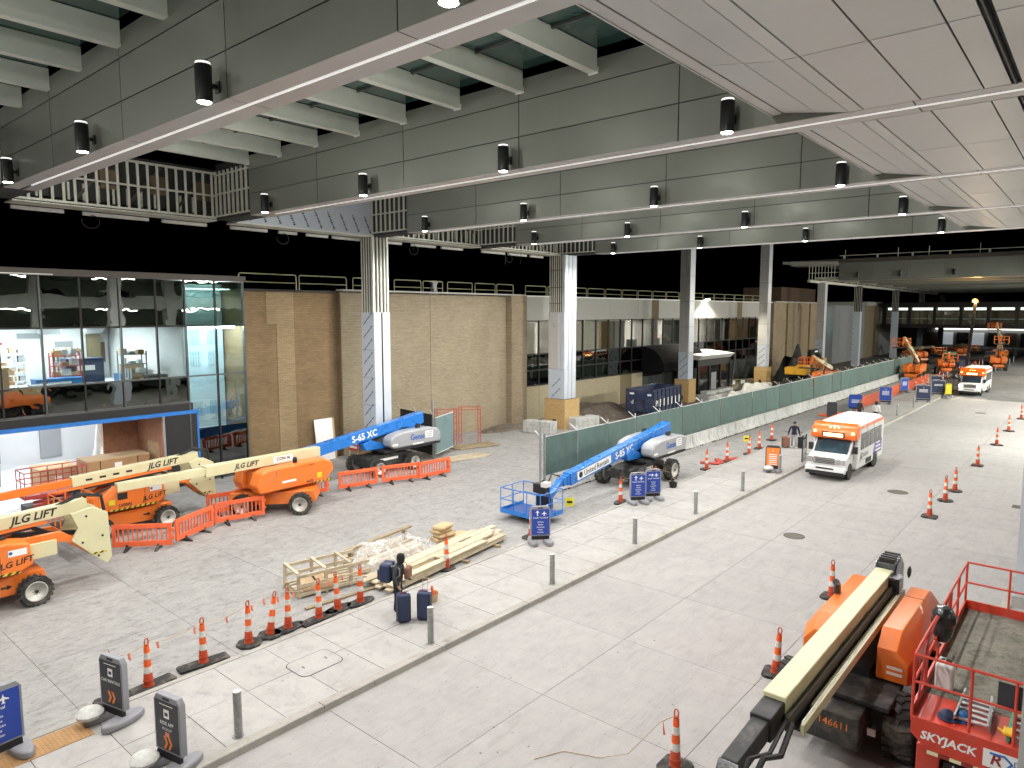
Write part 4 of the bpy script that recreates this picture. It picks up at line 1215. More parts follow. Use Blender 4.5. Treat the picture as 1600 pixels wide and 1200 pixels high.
def basket(t, x0, x1, w, z, m='blue_lift', h=1.1):
    d = box(x0, x1, -w, w, z, z + .08).build('platform_floor', 'blue_dark_lift' if 'blue' in m else 'chassis_black', t)
    box(x0, x1, -w - .02, -w, z, z + .2).build('toe_board', m, t); box(x0, x1, w, w + .02, z, z + .2).build('toe_board', m, t)
    box(x1, x1 + .02, -w, w, z, z + .2).build('toe_board', m, t)
    c = [(x0, -w), (x1, -w), (x1, w), (x0, w)]
    for k in range(4):
        (ax, ay), (bx, by) = c[k], c[(k + 1) % 4]
        for q in (h, h * .55): MB().cyl((ax, ay, z + q), (bx, by, z + q), .022, n=6).build('rail', m, t)
        n = 2 if k % 2 == 0 else 3
        for i in range(n):
            f = i / n
            MB().cyl((ax + (bx - ax) * f, ay + (by - ay) * f, z), (ax + (bx - ax) * f, ay + (by - ay) * f, z + h), .022, n=6).build('post', m, t)
    box(x0 - .05, x0 + .25, -.35, .35, z + .75, z + 1.15).build('control_box', 'black', t)
    MB().tube([(x0, -.2, z + 1.1), (x0 - .1, .0, z + 1.3), (x0 + .1, .25, z + 1.2), (x0 - .15, .3, z + .6)], .03, 6).build('hose', 'black', t)
    box(x0 + .05, x0 + .4, .2, .5, z + 1.1, z + 1.3).build('tool_bag', 'cloth_white', t)

# ================================================================== STRAIGHT BOOM LIFTS, GREY HOODS
def genie(loc, label, model, wb=2.9, tr=1.22, rr=.56, rear=(-2.9, 2.5), front=(7.1, 1.2), scale=1.0, jib=True, full=True, firm=None, group='boom lifts parked in the lane'):
    t = thing('boom_lift', label, 'boom lift', loc, R(-90), group)
    ch = MB().prism([(-wb / 2 - .35, .55), (-wb / 2 - .2, .4), (wb / 2 + .2, .4), (wb / 2 + .35, .55), (wb / 2 + .3, .95), (wb / 2 - .4, 1.05), (-wb / 2 + .4, 1.05), (-wb / 2 - .3, .95)], 'y', -.62, .62)
    c = ch.build('chassis', 'chassis_black', t, bevel=.03)
    box(-.5, .9, .622, .632, .72, .86).build('name_plate', 'white_print', c)
    for sx in (-1, 1):
        MB().box(sx * wb / 2 - .13, sx * wb / 2 + .13, -tr + .2, tr - .2, .42, .72).build('axle', 'chassis_black', t)
        for sy in (-1, 1): wheel(t, sx * wb / 2, sy * tr, rr, .44, 16)
    MB().cyl((-.1, 0, 1.04), (-.1, 0, 1.22), .62, n=24).build('slew_ring', 'black', t)
    box(-2.6, .75, -.95, .95, 1.2, 1.34).build('turntable', 'black', t)
    # two rounded engine hoods
    for s in (-1, 1):
        y0, y1 = (.36, 1.12) if s > 0 else (-1.12, -.36)
        prof = [(-3.35, 1.36), (.15, 1.36), (.42, 1.55), (.42, 1.95), (.15, 2.14), (-.6, 2.28), (-2.5, 2.32), (-3.2, 2.18), (-3.42, 1.9), (-3.42, 1.5)]
        hd = MB().prism(prof, 'y', y0, y1).build('hood', 'grey_hood', t, bevel=.13, seg=3)
        box(-2.55, -2.53, y0 - .006, y1 + .006, 1.4, 2.2).build('hood_seam', 'black', hd) if 0 else None
        MB().prism([(-3.3, 1.27), (.1, 1.27), (.2, 1.36), (-3.4, 1.36)], 'y', y0 + .05, y1 - .02).build('skirt', 'black', hd)
        if s > 0:
            lettering('Genie', .46, 'blue_print', hd, (-1.55, y1 + .012, 1.86), (-1, 0, 0), (0, 0, 1), bold=.02)
            box(-2.75, -2.15, y1 + .004, y1 + .010, 1.72, 2.12).build('decal', 'white_print', hd)
            for q in range(3): box(-2.68, -2.22, y1 + .011, y1 + .014, 1.79 + q * .11, 1.82 + q * .11).build('decal_line', 'black_print', hd)
            box(-.1, .3, y1 + .004, y1 + .010, 1.55, 1.66).build('decal', 'white_print', hd)
            box(-2.0, -1.2, y1 + .004, y1 + .010, 1.44, 1.52).build('decal', 'white_print', hd)
        MB().prism([(-2.0, 2.3), (-1.75, 2.3), (-1.8, 2.5), (-1.9, 2.55), (-2.05, 2.5)], 'y', (y0 + y1) / 2 - .09, (y0 + y1) / 2 + .09).build('exhaust_cap', 'black', hd)
    box(-3.7, -3.0, -.35, .35, 1.3, 2.0).build('counterweight', 'chassis_black', t, bevel=.05)
    # boom
    (rx, rz_), (fx, fz) = rear, front
    ang = math.atan2(rz_ - fz, fx - rx)
    Ln = math.hypot(fx - rx, fz - rz_)
    cx, cz = (rx + fx) / 2, (rz_ + fz) / 2
    bw, bh = .46, .60
    base = rot_box(cx - .35, 0, cz + .35 * math.tan(ang), Ln * .93, bw, bh, ang).build('boom_base', 'blue_lift', t, bevel=.035)
    dirv = Vector((math.cos(ang), 0, -math.sin(ang))); upv = Vector((math.sin(ang), 0, math.cos(ang)))
    for q, (a, s) in enumerate(((Ln * .93, .88), (Ln * .96, .76), (Ln * .985, .64))):
        p = Vector((rx, 0, rz_)) + dirv * (a - .35)
        rot_box(p.x, 0, p.z, .5, bw * s, bh * s, ang).build('boom_section', 'blue_lift', t, bevel=.02)
    MB().prism([(rx - .2, rz_ + .36), (rx + 1.4, rz_ + .12), (rx + 1.6, rz_ - .4), (rx + .4, rz_ - .55), (rx - .25, rz_ - .3)], 'y', -.27, .27).build('boom_root', 'blue_lift', t, bevel=.05)
    MB().prism([(-.4, 1.34), (1.5, 1.38), (1.7, 1.75), (1.2, 1.95), (.2, 1.6)], 'y', -.2, .34).build('lift_lug', 'blue_lift', t, bevel=.03)
    p0, p1 = Vector((.9, 0, 1.6)), Vector((rx, 0, rz_)) + dirv * (Ln * .33) - upv * .3
    MB().cyl(p0, p1, .09, n=10).build('lift_cylinder', 'black', t)
    pr = Vector((rx, 0, rz_)) + dirv * (Ln * .46)
    yb = bw / 2 + .006
    lettering(model, .50, 'white_print', base, (pr.x + .05, yb, pr.z - .02), -dirv, upv, bold=.022)
    if firm:
        pf = Vector((rx, 0, rz_)) + dirv * (Ln * .735)
        d = MB(); a = pf + dirv * 1.45; b = pf - dirv * 1.45
        d.add([a - upv * .2 + Vector((0, yb - .003, 0)), b - upv * .2 + Vector((0, yb - .003, 0)), b + upv * .2 + Vector((0, yb - .003, 0)), a + upv * .2 + Vector((0, yb - .003, 0))], [(0, 1, 2, 3)])
        d.build('decal', 'white_print', base)
        lettering(firm, .36, 'black_print', base, (pf.x - .16, yb + .003, pf.z - .01 + .02), -dirv, upv, bold=.012)
        q = pf + dirv * 1.18
        MB().lathe([(.15, 0), (.15, .002), (.07, .002)], n=18, axis='y').xf(Matrix.Translation((q.x, yb, q.z))).build('logo', 'black_print', base)
    if jib:
        tip = Vector((fx, 0, fz))
        j1 = Vector((fx + .95, .05, .62))
        MB().bar(tip + Vector((-.15, .0, .1)), j1, .26, .30).build('jib', 'blue_lift', t, bevel=.03)
        MB().bar(tip + Vector((.0, .22, .2)), j1 + Vector((0, .22, .12)), .07, .1).build('jib_link', 'blue_lift', t)
        MB().tube([tip + Vector((-.4, -.2, .25)), tip + Vector((.2, -.22, .45)), j1 + Vector((-.1, -.2, .3))], .035, 6).build('hose', 'black', t)
        lettering('United Rentals', .13, 'black_print', t, ((tip.x + j1.x) / 2, .137, (tip.z + j1.z) / 2 + .05), (tip - j1), Vector((.5, 0, .9)), 'lettering')
        MB().box(j1.x - .12, j1.x + .18, -.35, .35, .3, .9).build('rotator', 'black', t)
        basket(t, j1.x + .18, j1.x + 1.75, 1.1, .28)
    return t
genie((-18.62, 32.15, 0), 'blue straight boom lift with grey hoods lettered S-85 XC', 'S-85 XC', firm='United Rentals')
genie((-30.9, 25.0, 0), 'blue straight boom lift with grey hood lettered S-65 XC behind barricades', 'S-65 XC', wb=2.5, tr=1.05, rr=.48, rear=(-2.6, 2.75), front=(6.2, 1.6), jib=False)

# ================================================================== ORANGE LIFTS
def jlg_artic(loc, label, code, group='boom lifts parked in the lane', lift_txt=True):
    """articulated lift, stowed; forward is local +x"""
    t = thing('boom_lift', label, 'boom lift', loc, R(-90), group)
    wb, tr, rr = 2.5, 1.02, .46
    c = MB().prism([(-1.7, .55), (-1.5, .38), (1.5, .38), (1.75, .6), (1.7, .92), (-1.6, .98)], 'y', -.72, .72).build('chassis', 'orange_lift', t, bevel=.03)
    for a in (-.75, .95): MB().prism([(a, .66), (a + .14, .58), (a + .14, .63), (a + .3, .63), (a + .3, .69), (a + .14, .69), (a + .14, .74)], 'y', .721, .728).build('arrow_decal', 'black_print', c)
    for sx in (-1, 1):
        box(sx * wb / 2 - .1, sx * wb / 2 + .1, -.85, .85, .36, .56).build('axle', 'black', t)
        for sy in (-1, 1): wheel(t, sx * wb / 2, sy * tr, rr, .34, 18)
    MB().cyl((0, 0, .98), (0, 0, 1.1), .5, n=20).build('slew_ring', 'black', t)
    for s in (-1, 1):
        y0, y1 = (.30, 1.08) if s > 0 else (-1.08, -.30)
        prof = [(1.5, 1.12), (1.62, 1.35), (1.3, 1.72), (.5, 2.02), (-.6, 2.12), (-1.2, 2.0), (-1.28, 1.3), (-.9, 1.12)]
        hd = MB().prism(prof, 'y', y0, y1).build('hood', 'orange_lift', t, bevel=.10, seg=3)
        box(-.42, -.405, y0 - .001, y1 + .001, 1.15, 2.13).build('hood_seam', 'black', hd) if s < 0 else box(-.42, -.405, y1 - .02, y1 + .004, 1.18, 2.02).build('hood_seam', 'black', hd)
        MB().tube([(1.4, (y0 + y1) / 2, 1.8), (.6, (y0 + y1) / 2, 2.12), (-.7, (y0 + y1) / 2, 2.2)], .05, 6).build('hose', 'black', hd)
        if s > 0:
            lettering('JLG LIFT', .26, 'black_print', hd, (-.78, y1 + .008, 1.46), (-1, 0, .12), (.12, 0, 1), bold=.02, shear=.25)
            box(.25, .62, y1 - .01, y1 + .006, 1.55, 1.82).build('gauge_window', 'black_gloss', hd)
            lettering(code, .17, 'black_print', hd, (.35, y1 + .008, 1.32), (-1, 0, 0), (0, 0, 1), bold=.02)
            box(.72, .95, y1 + .004, y1 + .008, 1.38, 1.6).build('decal', 'sign_yellow', hd); box(-1.1, -.62, y1 + .004, y1 + .008, 1.68, 1.88).build('decal', 'white_print', hd)
            MB().lathe([(.05, 0), (.05, .003), (0, .003)], n=14, axis='y').xf(Matrix.Translation((-.68, y1 + .009, 1.79))).build('logo', 'blue_print', hd)
            box(1.1, 1.35, y1 + .004, y1 + .008, 1.28, 1.38).build('decal', 'white_print', hd)
            box(-.9, .9, y1 - .02, y1 + .007, 1.13, 1.20).build('hazard_strip', 'hazard', hd)
    box(1.55, 1.75, -.5, .75, 1.5, 1.95).build('cowl', 'black', t, bevel=.03)
    box(-2.05, -1.32, -.55, .55, 1.28, 1.78).build('counterweight', 'cream_boom', t, bevel=.02)
    # folded riser: two orange links running back to the cream upright plate
    for y0, y1 in ((.32, .50), (-.5, -.32)):
        MB().prism([(-.9, 1.78), (-1.0, 1.98), (-2.2, 1.98), (-3.5, .98), (-3.3, .78), (-2.3, 1.62)], 'y', y0, y1).build('riser_link', 'orange_lift', t, bevel=.02)
    MB().bar((-1.0, 0, 2.05), (-2.9, 0, 1.7), .12, .14).build('riser_cylinder', 'black', t)
    for y0, y1 in ((.20, .30), (-.30, -.20)):
        MB().prism([(-2.45, 2.52), (-3.1, 2.62), (-3.55, 2.35), (-3.6, .82), (-3.45, .62), (-3.15, .88), (-2.45, 1.62), (-2.65, 2.0)], 'y', y0 + (.33 if y0 > 0 else -.33), y1 + (.33 if y0 > 0 else -.33)).build('upright_plate', 'cream_boom', t, bevel=.015)
    MB().prism([(-3.45, .65), (-3.62, .8), (-3.58, 2.3), (-3.42, 2.3)], 'y', -.52, .52).build('upright_back', 'cream_boom', t)
    for x, z in ((-3.2, .95), (-2.75, 1.5), (-3.35, 1.6), (-2.9, 2.35)): MB().cyl((x, .63, z), (x, .65, z), .035, n=10).build('pin', 'black', t)
    box(-3.45, -3.0, .632, .638, 1.02, 1.08).build('hazard_strip', 'hazard', t)
    # upper boom, slightly falling to the front
    rear, front = Vector((-3.1, 0, 2.62)), Vector((5.2, 0, 2.18))
    d = (front - rear).normalized(); u = Vector((-d.z, 0, d.x))
    b = MB().bar(rear, rear + d * 5.0, .34, .40).build('boom_base', 'cream_boom', t, bevel=.02)
    MB().bar(rear + d * 4.9, rear + d * 8.4, .26, .28).build('boom_fly', 'orange_lift', t, bevel=.02)
    MB().bar(rear + d * 1.2 - u * .26 + Vector((0, .12, 0)), rear + d * 5.6 - u * .26 + Vector((0, .12, 0)), .1, .1).build('cable_tray', 'orange_lift', t)
    MB().bar(rear + d * 1.6 - u * .34 + Vector((0, .14, 0)), rear + d * 5.2 - u * .34 + Vector((0, .14, 0)), .09, .07).build('cable_chain', 'black', t)
    q = rear + d * 1.55
    lettering('JLG LIFT', .34, 'black_print', b, (q.x, .178, q.z), -d, u, bold=.03, shear=.3)
    for k in range(4): 
        q = rear + d * (2.9 + k * .5)
        box(q.x - .12, q.x + .12, .171, .176, q.z - .05, q.z + .03).build('decal', 'black_print', b)
    MB().tube([rear + Vector((.9, .1, .1)), rear + Vector((.2, .15, .38)), rear + Vector((-.45, .1, .2)), rear + Vector((-.5, .15, -.3))], .06, 6).build('hose', 'black', t)
    MB().bar((-2.2, .0, 1.75), rear + d * 1.9 - u * .15, .1, .12).build('boom_cylinder', 'black', t)
    MB().bar(front, front + Vector((1.0, 0, -1.2)), .2, .22).build('jib', 'orange_lift', t)
    basket(t, 6.2, 7.6, .9, .5, 'orange_lift')
    return t
jlg_artic((-25.65, 4.98, 0), 'orange and cream articulated lift whose rear plate overhangs the lane', '450AJ')
jlg_artic((-30.55, 11.05, 0), 'orange and cream articulated lift behind the first orange barricades', 'L600AJ')
def jlg_straight(loc, label, rz=R(-90), pitch=3.5, group='boom lifts parked in the lane', angular=False, num='16874', length=8.0, crot=0.0):
    t = thing('boom_lift', label, 'boom lift', loc, rz, group)
    wb, tr, rr, tw_ = (2.9, 1.08, .64, .55) if angular else (2.5, 1.02, .48, .36)
    body = 'chassis_black' if angular else 'orange_lift'
    dz = .16 if angular else 0
    c = MB().prism([(-1.9, .55 + dz), (-1.7, .4 + dz), (1.7, .4 + dz), (1.95, .6 + dz), (1.85, .95 + dz), (-1.8, 1.0 + dz)], 'y', -.7, .7).xf(Matrix.Rotation(crot, 4, 'Z')).build('chassis', body, t, bevel=.03)
    for sx in (-1, 1):
        box(sx * wb / 2 - .14, sx * wb / 2 + .14, -tr + .1, tr - .1, .4 + dz, .66 + dz).xf(Matrix.Rotation(crot, 4, 'Z')).build('axle', 'chassis_black', t)
        for sy in (-1, 1): wheel(t, sx * wb / 2 * math.cos(crot) - sy * tr * math.sin(crot), sx * wb / 2 * math.sin(crot) + sy * tr * math.cos(crot), rr, tw_, 18, crot, tyre='rubber', rim='chassis_black' if angular else 'rim_grey')
    MB().cyl((0, 0, .98), (0, 0, 1.22), .55, n=20).build('slew_ring', 'black', t)
    if angular:
        fb = box(1.3, 2.75, -.62, .55, .5, 1.16).build('front_box', 'chassis_black', t, bevel=.04)
        lettering(num, .2, 'orange_print', fb, (2.756, .08, .92), (0, 1, 0), (0, 0, 1))
        box(.9, 2.2, -.5, .95, 1.17, 1.3).build('front_deck', 'chassis_black', t, bevel=.04)
        box(2.3, 2.34, .6, .75, .7, .84).build('decal', 'white_print', t)
        MB().box(1.2, 1.9, .56, .86, .6, 1.1).build('step_box', 'chassis_black', t, bevel=.03)
        box(-2.3, 1.2, -.35, .35, 1.2, 1.5).build('turntable', 'black', t)
        for s in (-1, 1):
            y0, y1 = (.45, 1.12) if s > 0 else (-1.12, -.45)
            hd = MB()
            o_, i_ = (y1, y0) if s > 0 else (y0, y1)
            # chamfered long hood: section in y/z swept along x
            sec = [(i_, 1.25), (o_, 1.25), (o_, 1.9), (o_ - s * .28, 2.34), (i_, 2.34)]
            secf = [(i_, 1.35), (o_ - s * .08, 1.35), (o_ - s * .08, 1.75), (o_ - s * .3, 2.02), (i_, 2.02)]
            n = 5
            xs = [(-2.35, sec, .9), (-2.0, sec, 1), (.75, sec, 1), (1.15, secf, 1)]
            vs = []
            for x, sc, k in xs: vs += [(x, yy, 1.25 + (zz - 1.25) * k) for yy, zz in sc]
            fs = []
            for a in range(3):
                for q in range(n): fs.append((a * n + q, a * n + (q + 1) % n, (a + 1) * n + (q + 1) % n, (a + 1) * n + q))
            fs += [tuple(range(n))[::-1], tuple(range(3 * n, 4 * n))]
            h = hd.add(vs, fs).build('hood', 'orange_lift', t, bevel=.02)
            box(-1.32, -1.305, min(i_, o_) + .02, max(i_, o_) - .26 if s > 0 else max(i_, o_) - .02, 2.335, 2.346).build('hood_seam', 'black', h) if s > 0 else None
            if s > 0:
                box(.2, .5, y1 + .002, y1 + .006, 1.45, 1.6).build('decal', 'white_print', h)
                box(1.155, 1.16, y0 + .2, y1 - .18, 1.5, 1.56).build('decal', 'white_print', h); box(1.155, 1.16, y0 + .2, y1 - .18, 1.62, 1.68).build('decal', 'white_print', h)
                lettering('14881', .18, 'black_print', h, (-1.75, y1 + .004, 1.72), (-1, 0, 0), (0, 0, 1))
            else:
                MB().tube([(-.45, -.8, 2.34), (-.45, -.8, 2.52), (-.38, -.8, 2.62), (-.3, -.8, 2.66)], .08, 8).build('exhaust', 'black_gloss', h)
        # boom: broad cream top plate, open cable trough beside it, cream outer ledge
        z0 = 2.1
        b = box(-2.2, 5.5, -.34, .06, z0, z0 + .55).build('boom_base', 'cream_boom', t, bevel=.03)
        box(-2.0, 5.4, .062, .30, z0, z0 + .03).build('trough', 'black', t)
        box(-2.0, 5.45, .29, .34, z0 - .02, z0 + .16).build('boom_ledge', 'cream_boom', t)
        box(-1.7, 5.6, .075, .15, z0 + .031, z0 + .30).build('carrier_tube', 'steel_dark', t, bevel=.02)
        mat('carrier_gold', (.30, .25, .12), .6, .3, .3, 20)
        ccm = mesh_of(MB().box(-.035, .035, -.045, .045, 0, .07).box(-.02, .02, -.03, .03, .07, .085), 'carrier_link', 'carrier_gold')
        for k in range(62): inst(ccm, 'carrier_link', t, (-1.5 + k * .1, .225, z0 + .032))
        MB().tube([(-1.5, .26, z0 + .13), (1.8, .265, z0 + .14), (5.3, .26, z0 + .12)], .012, 5).build('cable', 'trim_white', t)
        MB().prism([(-2.9, 2.15), (-2.2, 2.15), (-1.95, 2.6), (-2.1, 2.78), (-2.6, 2.86), (-2.95, 2.6)], 'y', -.36, .12).build('boom_cap', 'black_gloss', t, bevel=.04)
        for k in range(4): box(-2.75 + k * .18, -2.68 + k * .18, -.3, .06, 2.78, 2.88).build('cap_rib', 'black', t)
        MB().lathe([(.1, -.03), (.16, 0), (.1, .03)], n=14, axis='y').xf(Matrix.Translation((-2.6, .3, 2.5))).build('eye', 'black', t)
        box(-1.95, -1.5, .02, .3, 2.3, 2.62).build('valve_box', 'black_gloss', t)
        MB().bar((5.45, -.14, 2.36), (6.1, -.14, 2.34), .36, .42).build('boom_collar', 'black', t, bevel=.03)
        MB().bar((5.9, -.14, 2.34), (7.3, -.14, 2.25), .28, .34).build('boom_fly', 'chassis_black', t, bevel=.03)
        MB().bar((7.2, -.14, 2.32), (8.3, -.10, .95), .34, .3).build('jib', 'black_gloss', t, bevel=.03)
        MB().bar((7.4, .16, 2.0), (8.2, .16, 1.0), .09, .1).build('jib_cylinder', 'chrome', t)
        MB().tube([(5.6, .2, 2.3), (6.4, .3, 2.2), (7.0, .25, 2.45), (7.5, .2, 2.1), (7.9, .22, 1.5)], .045, 6).build('hose', 'black', t)
        MB().tube([(5.7, .12, 2.35), (6.6, .2, 2.3), (7.2, .12, 2.5), (7.8, .1, 1.9)], .035, 6).build('hose', 'black', t)
        MB().box(8.2, 8.5, -.4, .3, .3, 1.0).build('rotator', 'black', t)
        basket(t, 8.5, 9.6, 1.1, .3, 'orange_lift')
    else:
        for s in (-1, 1):
            y0, y1 = (.34, 1.08) if s > 0 else (-1.08, -.34)
            prof = [(1.35, 1.1), (1.5, 1.45), (1.3, 1.98), (.9, 2.12), (-1.9, 2.2), (-2.35, 2.0), (-2.45, 1.6), (-2.0, 1.14)]
            h = MB().prism(prof, 'y', y0, y1).build('hood', 'orange_lift', t, bevel=.09, seg=3)
            if s > 0:
                box(-.4, .3, y1 + .004, y1 + .008, 1.42, 1.52).build('decal', 'white_print', h); box(-1.75, -1.5, y1 + .004, y1 + .008, 1.35, 1.6).build('decal', 'sign_yellow', h)
                lettering('660SJ', .17, 'black_print', h, (-1.1, y1 + .008, 1.28), (-1, 0, 0), (0, 0, 1), bold=.02)
                lettering(num, .12, 'black_print', h, (-1.2, y1 + .008, 2.02), (-1, 0, 0), (0, 0, 1))
                box(-2.3, -1.4, y1 - .05, y1 + .006, 1.14, 1.2).build('hazard_strip', 'hazard', h)
                MB().prism([(1.2, 1.95), (.9, 2.05), (-1.0, 2.1), (-1.0, 2.04), (.8, 1.98)], 'y', y1 + .0, y1 + .012).build('crease', 'orange_lift', h)
                MB().lathe([(.1, 2.15), (.1, 2.35), (.06, 2.42), (0, 2.42)], n=10).xf(Matrix.Translation((-.6, .7, 0))).build('exhaust_cap', 'black', h)
        box(-2.3, 1.2, -.33, .33, 1.15, 1.9).build('turntable', 'orange_lift', t)
        a = R(pitch)
        rear = Vector((-2.3, 0, 2.35)); d = Vector((math.cos(a), 0, math.sin(a)))
        u = Vector((-d.z, 0, d.x))
        b = MB().bar(rear, rear + d * length * .62, .40, .46).build('boom_base', 'cream_boom', t, bevel=.02)
        MB().bar(rear + d * length * .6, rear + d * length, .3, .34).build('boom_fly', 'cream_boom', t, bevel=.02)
        q = rear + d * (length * .42)
        lettering('JLG LIFT', .3, 'black_print', b, (q.x, .207, q.z), -d, u, bold=.03, shear=.3)
        q = rear + d * (length * .22)
        box(q.x - .5, q.x + .5, .203, .207, q.z - .16, q.z + .14).build('decal', 'white_print', b); lettering('CON AI', .2, 'black_print', b, (q.x, .211, q.z), -d, u, bold=.03)
        MB().bar(rear + d * 2.2 - u * .25, Vector((.8, 0, 1.7)), .12, .14).build('lift_cylinder', 'black', t)
        p = rear + d * length
        MB().bar(p, p + Vector((.9, 0, -.8)), .2, .22).build('jib', 'orange_lift', t)
        for o in [MB().box(p.x + .9, p.x + 2.0, -.9, .9, p.z - 1.2, p.z - 1.1)]: o.build('platform_floor', 'chassis_black', t)
        rail_frame(t, p.x + .9, p.x + 2.0, -.9, .9, p.z - 1.1, 1.1, 'orange_lift', .025, 2, 3)
    return t
jlg_straight((-28.5, 16.75, 0), 'orange straight boom lift with cream boom between the two barricade rows', pitch=-.3, length=9.0, crot=R(-42))
jlg_straight((-3.7, 16.75, 0), 'large orange hooded boom lift with black chassis beside the red scissor lift', angular=True, num='146611', group='boom lifts parked in the lane')
# far lifts
jlg_straight((-19.2, 104, 0), 'orange boom lift at the end of the green fence with boom raised', R(-90), 21, length=9.5, group='far boom lifts')
jlg_straight((-24.6, 84.5, 0), 'orange boom lift partly hidden behind the green fence', R(-90), 14, length=7, group='far boom lifts')
jlg_straight((-22, 160, 0), 'orange lift with lowered boom beyond the fence end', R(-60), 4, length=6.5, group='far boom lifts')
jlg_straight((-12.8, 131, 0), 'orange lift with cream boom folded by the far bollards', R(-80), 30, length=6.0, group='far boom lifts')

# ================================================================== RED SCISSOR LIFT
sl = thing('scissor_lift', 'red scissor lift with dusty deck and guard rails beside the large orange lift', 'scissor lift', (-1.22, 16.1, 0))
DX, DY, DZ = .93, 2.9, 2.05
box(-DX, DX, -DY + 1.0, DY, DZ - .12, DZ).build('deck', 'deck_dust', sl)
box(-DX, DX, -DY, -DY + .99, DZ - .12, DZ - .002).build('deck_extension', 'red_lift', sl)
for i in range(4): box(-DX + .1 + i * .5, -DX + .13 + i * .5, -DY + .02, -DY + .97, DZ - .001, DZ + .012).build('tread_bar', 'red_lift', sl)
for s in (-1, 1): box(s * DX - .02, s * DX + .02, -DY, DY, DZ - .1, DZ + .18).build('toe_board', 'red_lift', sl)
box(-DX, DX, DY - .02, DY + .02, DZ - .1, DZ + .2).build('toe_board', 'red_lift', sl)
fp = MB().prism([(-DX, DZ + .02), (DX, DZ + .02), (DX, DZ - .5), (-DX + .25, DZ - .5), (-DX, DZ - .28)], 'y', -DY - .06, -DY).build('front_panel', 'red_lift', sl, bevel=.01)
lettering('SKYJACK', .2, 'white_print', fp, (-DX + .55, -DY - .064, DZ - .26), (1, 0, 0), (0, 0, 1), bold=.03, shear=.15)
box(-DX + 1.05, -DX + 1.75, -DY - .068, -DY - .062, DZ - .42, DZ - .12).build('decal', 'white_print', fp)
lettering('R', .26, 'dark_red', fp, (-DX + 1.22, -DY - .072, DZ - .27), (1, 0, 0), (0, 0, 1), bold=.02, shear=.2)
MB().tube([(-DX + 1.14, -DY - .073, DZ - .17), (-DX + 1.34, -DY - .073, DZ - .16), (-DX + 1.44, -DY - .073, DZ - .25), (-DX + 1.36, -DY - .073, DZ - .37)], .018, 5).build('decal_swoosh', 'blue_print', fp)
lettering('DOR', .13, 'blue_print', fp, (-DX + 1.6, -DY - .072, DZ - .24), (1, 0, 0), (0, 0, 1))
box(-DX + .25, DX, -DY - .075, -DY - .061, DZ - .56, DZ - .5).build('hazard_strip', 'hazard_white', sl)
rz1 = DZ + 1.1
def rl(a, b, r=.024, nm='rail', m='red_lift'): return MB().cyl(a, b, r, n=8).build(nm, m, sl)
for z in (rz1, DZ + .62):
    rl((-DX, DY, z), (DX, DY, z)); rl((DX, -DY, z), (DX, DY, z)); rl((-DX, -DY, z), (DX, -DY, z)); rl((-DX, -DY, z), (-DX, DY, z))
for y in (-DY, -1.9, -1.75, -.6, .5, .7, 1.7, DY):
    for s in (-1, 1): rl((s * DX, y, DZ), (s * DX, y, rz1), .026, 'post')
for x in (-.1, .5): rl((x, DY, DZ), (x, DY, rz1), .024, 'post'); rl((x, -DY, DZ), (x, -DY, rz1), .024, 'post')
MB().bar((-DX, -1.0, DZ + .55), (-DX, .0, DZ + .55), .03, .25).build('gate_plate', 'red_lift', sl)
MB().tube([(-DX + .05, -2.7, DZ + .2), (-DX + .05, -2.2, rz1 - .1), (-DX + .05, -1.4, rz1 + .05), (-DX + .02, -.5, rz1 - .05), (-DX + .02, .6, rz1)], .02, 5).build('air_hose', 'dark_red', sl)
box(.25, .82, -DY + .03, -DY + .05, DZ + .58, DZ + 1.02).build('placard', 'sign_dark', sl)
# stack and chassis
for i in range(4):
    for s in (-1, 1):
        z = 1.05 + i * .2
        MB().bar((s * .5, -1.7, z), (s * .5, 1.7, z + .16), .07, .12).build('scissor_arm', 'red_lift', sl)
        MB().bar((s * .42, 1.7, z), (s * .42, -1.7, z + .16), .07, .12).build('scissor_arm', 'red_lift', sl)
box(-.8, .8, -2.0, 2.0, .5, 1.0).build('chassis', 'red_lift', sl, bevel=.03)
box(-.86, -.5, -2.75, -1.9, .5, 1.5).build('side_box', 'red_lift', sl, bevel=.03)
box(-.1, .85, -2.75, -2.02, .55, 1.35).build('engine_cover', 'red_lift', sl, bevel=.05)
box(.0, .75, -2.765, -2.751, .7, 1.2).build('grille', 'black', sl)
box(-.45, -.1, -2.7, -2.0, .5, 1.3).build('hydraulics', 'black', sl)
MB().tube([(-.3, -2.72, 1.3), (-.25, -2.8, 1.0), (-.4, -2.75, .7)], .03, 6).build('hose', 'chrome', sl)
for sx in (-1, 1):
    for sy in (-1, 1): wheel(sl, sx * .72 , sy * 1.55, .4, .3, 16, R(90)) if 0 else None
for sy in (-1.55, 1.55):
    for sx in (-.85, .85):
        o = wheel(sl, sx, sy, .42, .28, 16, R(90))
DK = DZ + .001
wx, wy = -1.22, 16.1
t = thing('step_ladder', 'folded aluminium step ladder lying on the red lift extension', 'ladder', (wx - .1, wy - 2.35, DK + .02))
for s in (-.26, .26): MB().bar((s, -.35, .02), (s * .8, .55, .05), .03, .07).build('stile', 'alu', t); MB().bar((s * .9, -.38, .10), (s * .75, .5, .22), .03, .06).build('rear_stile', 'alu', t)
for i in range(5): box(-.25, .25, -.3 + i * .18, -.22 + i * .18, .04 + i * .004, .07 + i * .004).build('tread', 'alu', t)
t = thing('step_ladder', 'green edged ladder lying beside yellow gloves on the red lift', 'ladder', (wx + .62, wy - 2.35, DK + .02))
for s in (-.2, .2): MB().bar((s, -.45, .04), (s, .6, .04), .05, .08).build('stile', 'green_edge' if s < 0 else 'alu', t)
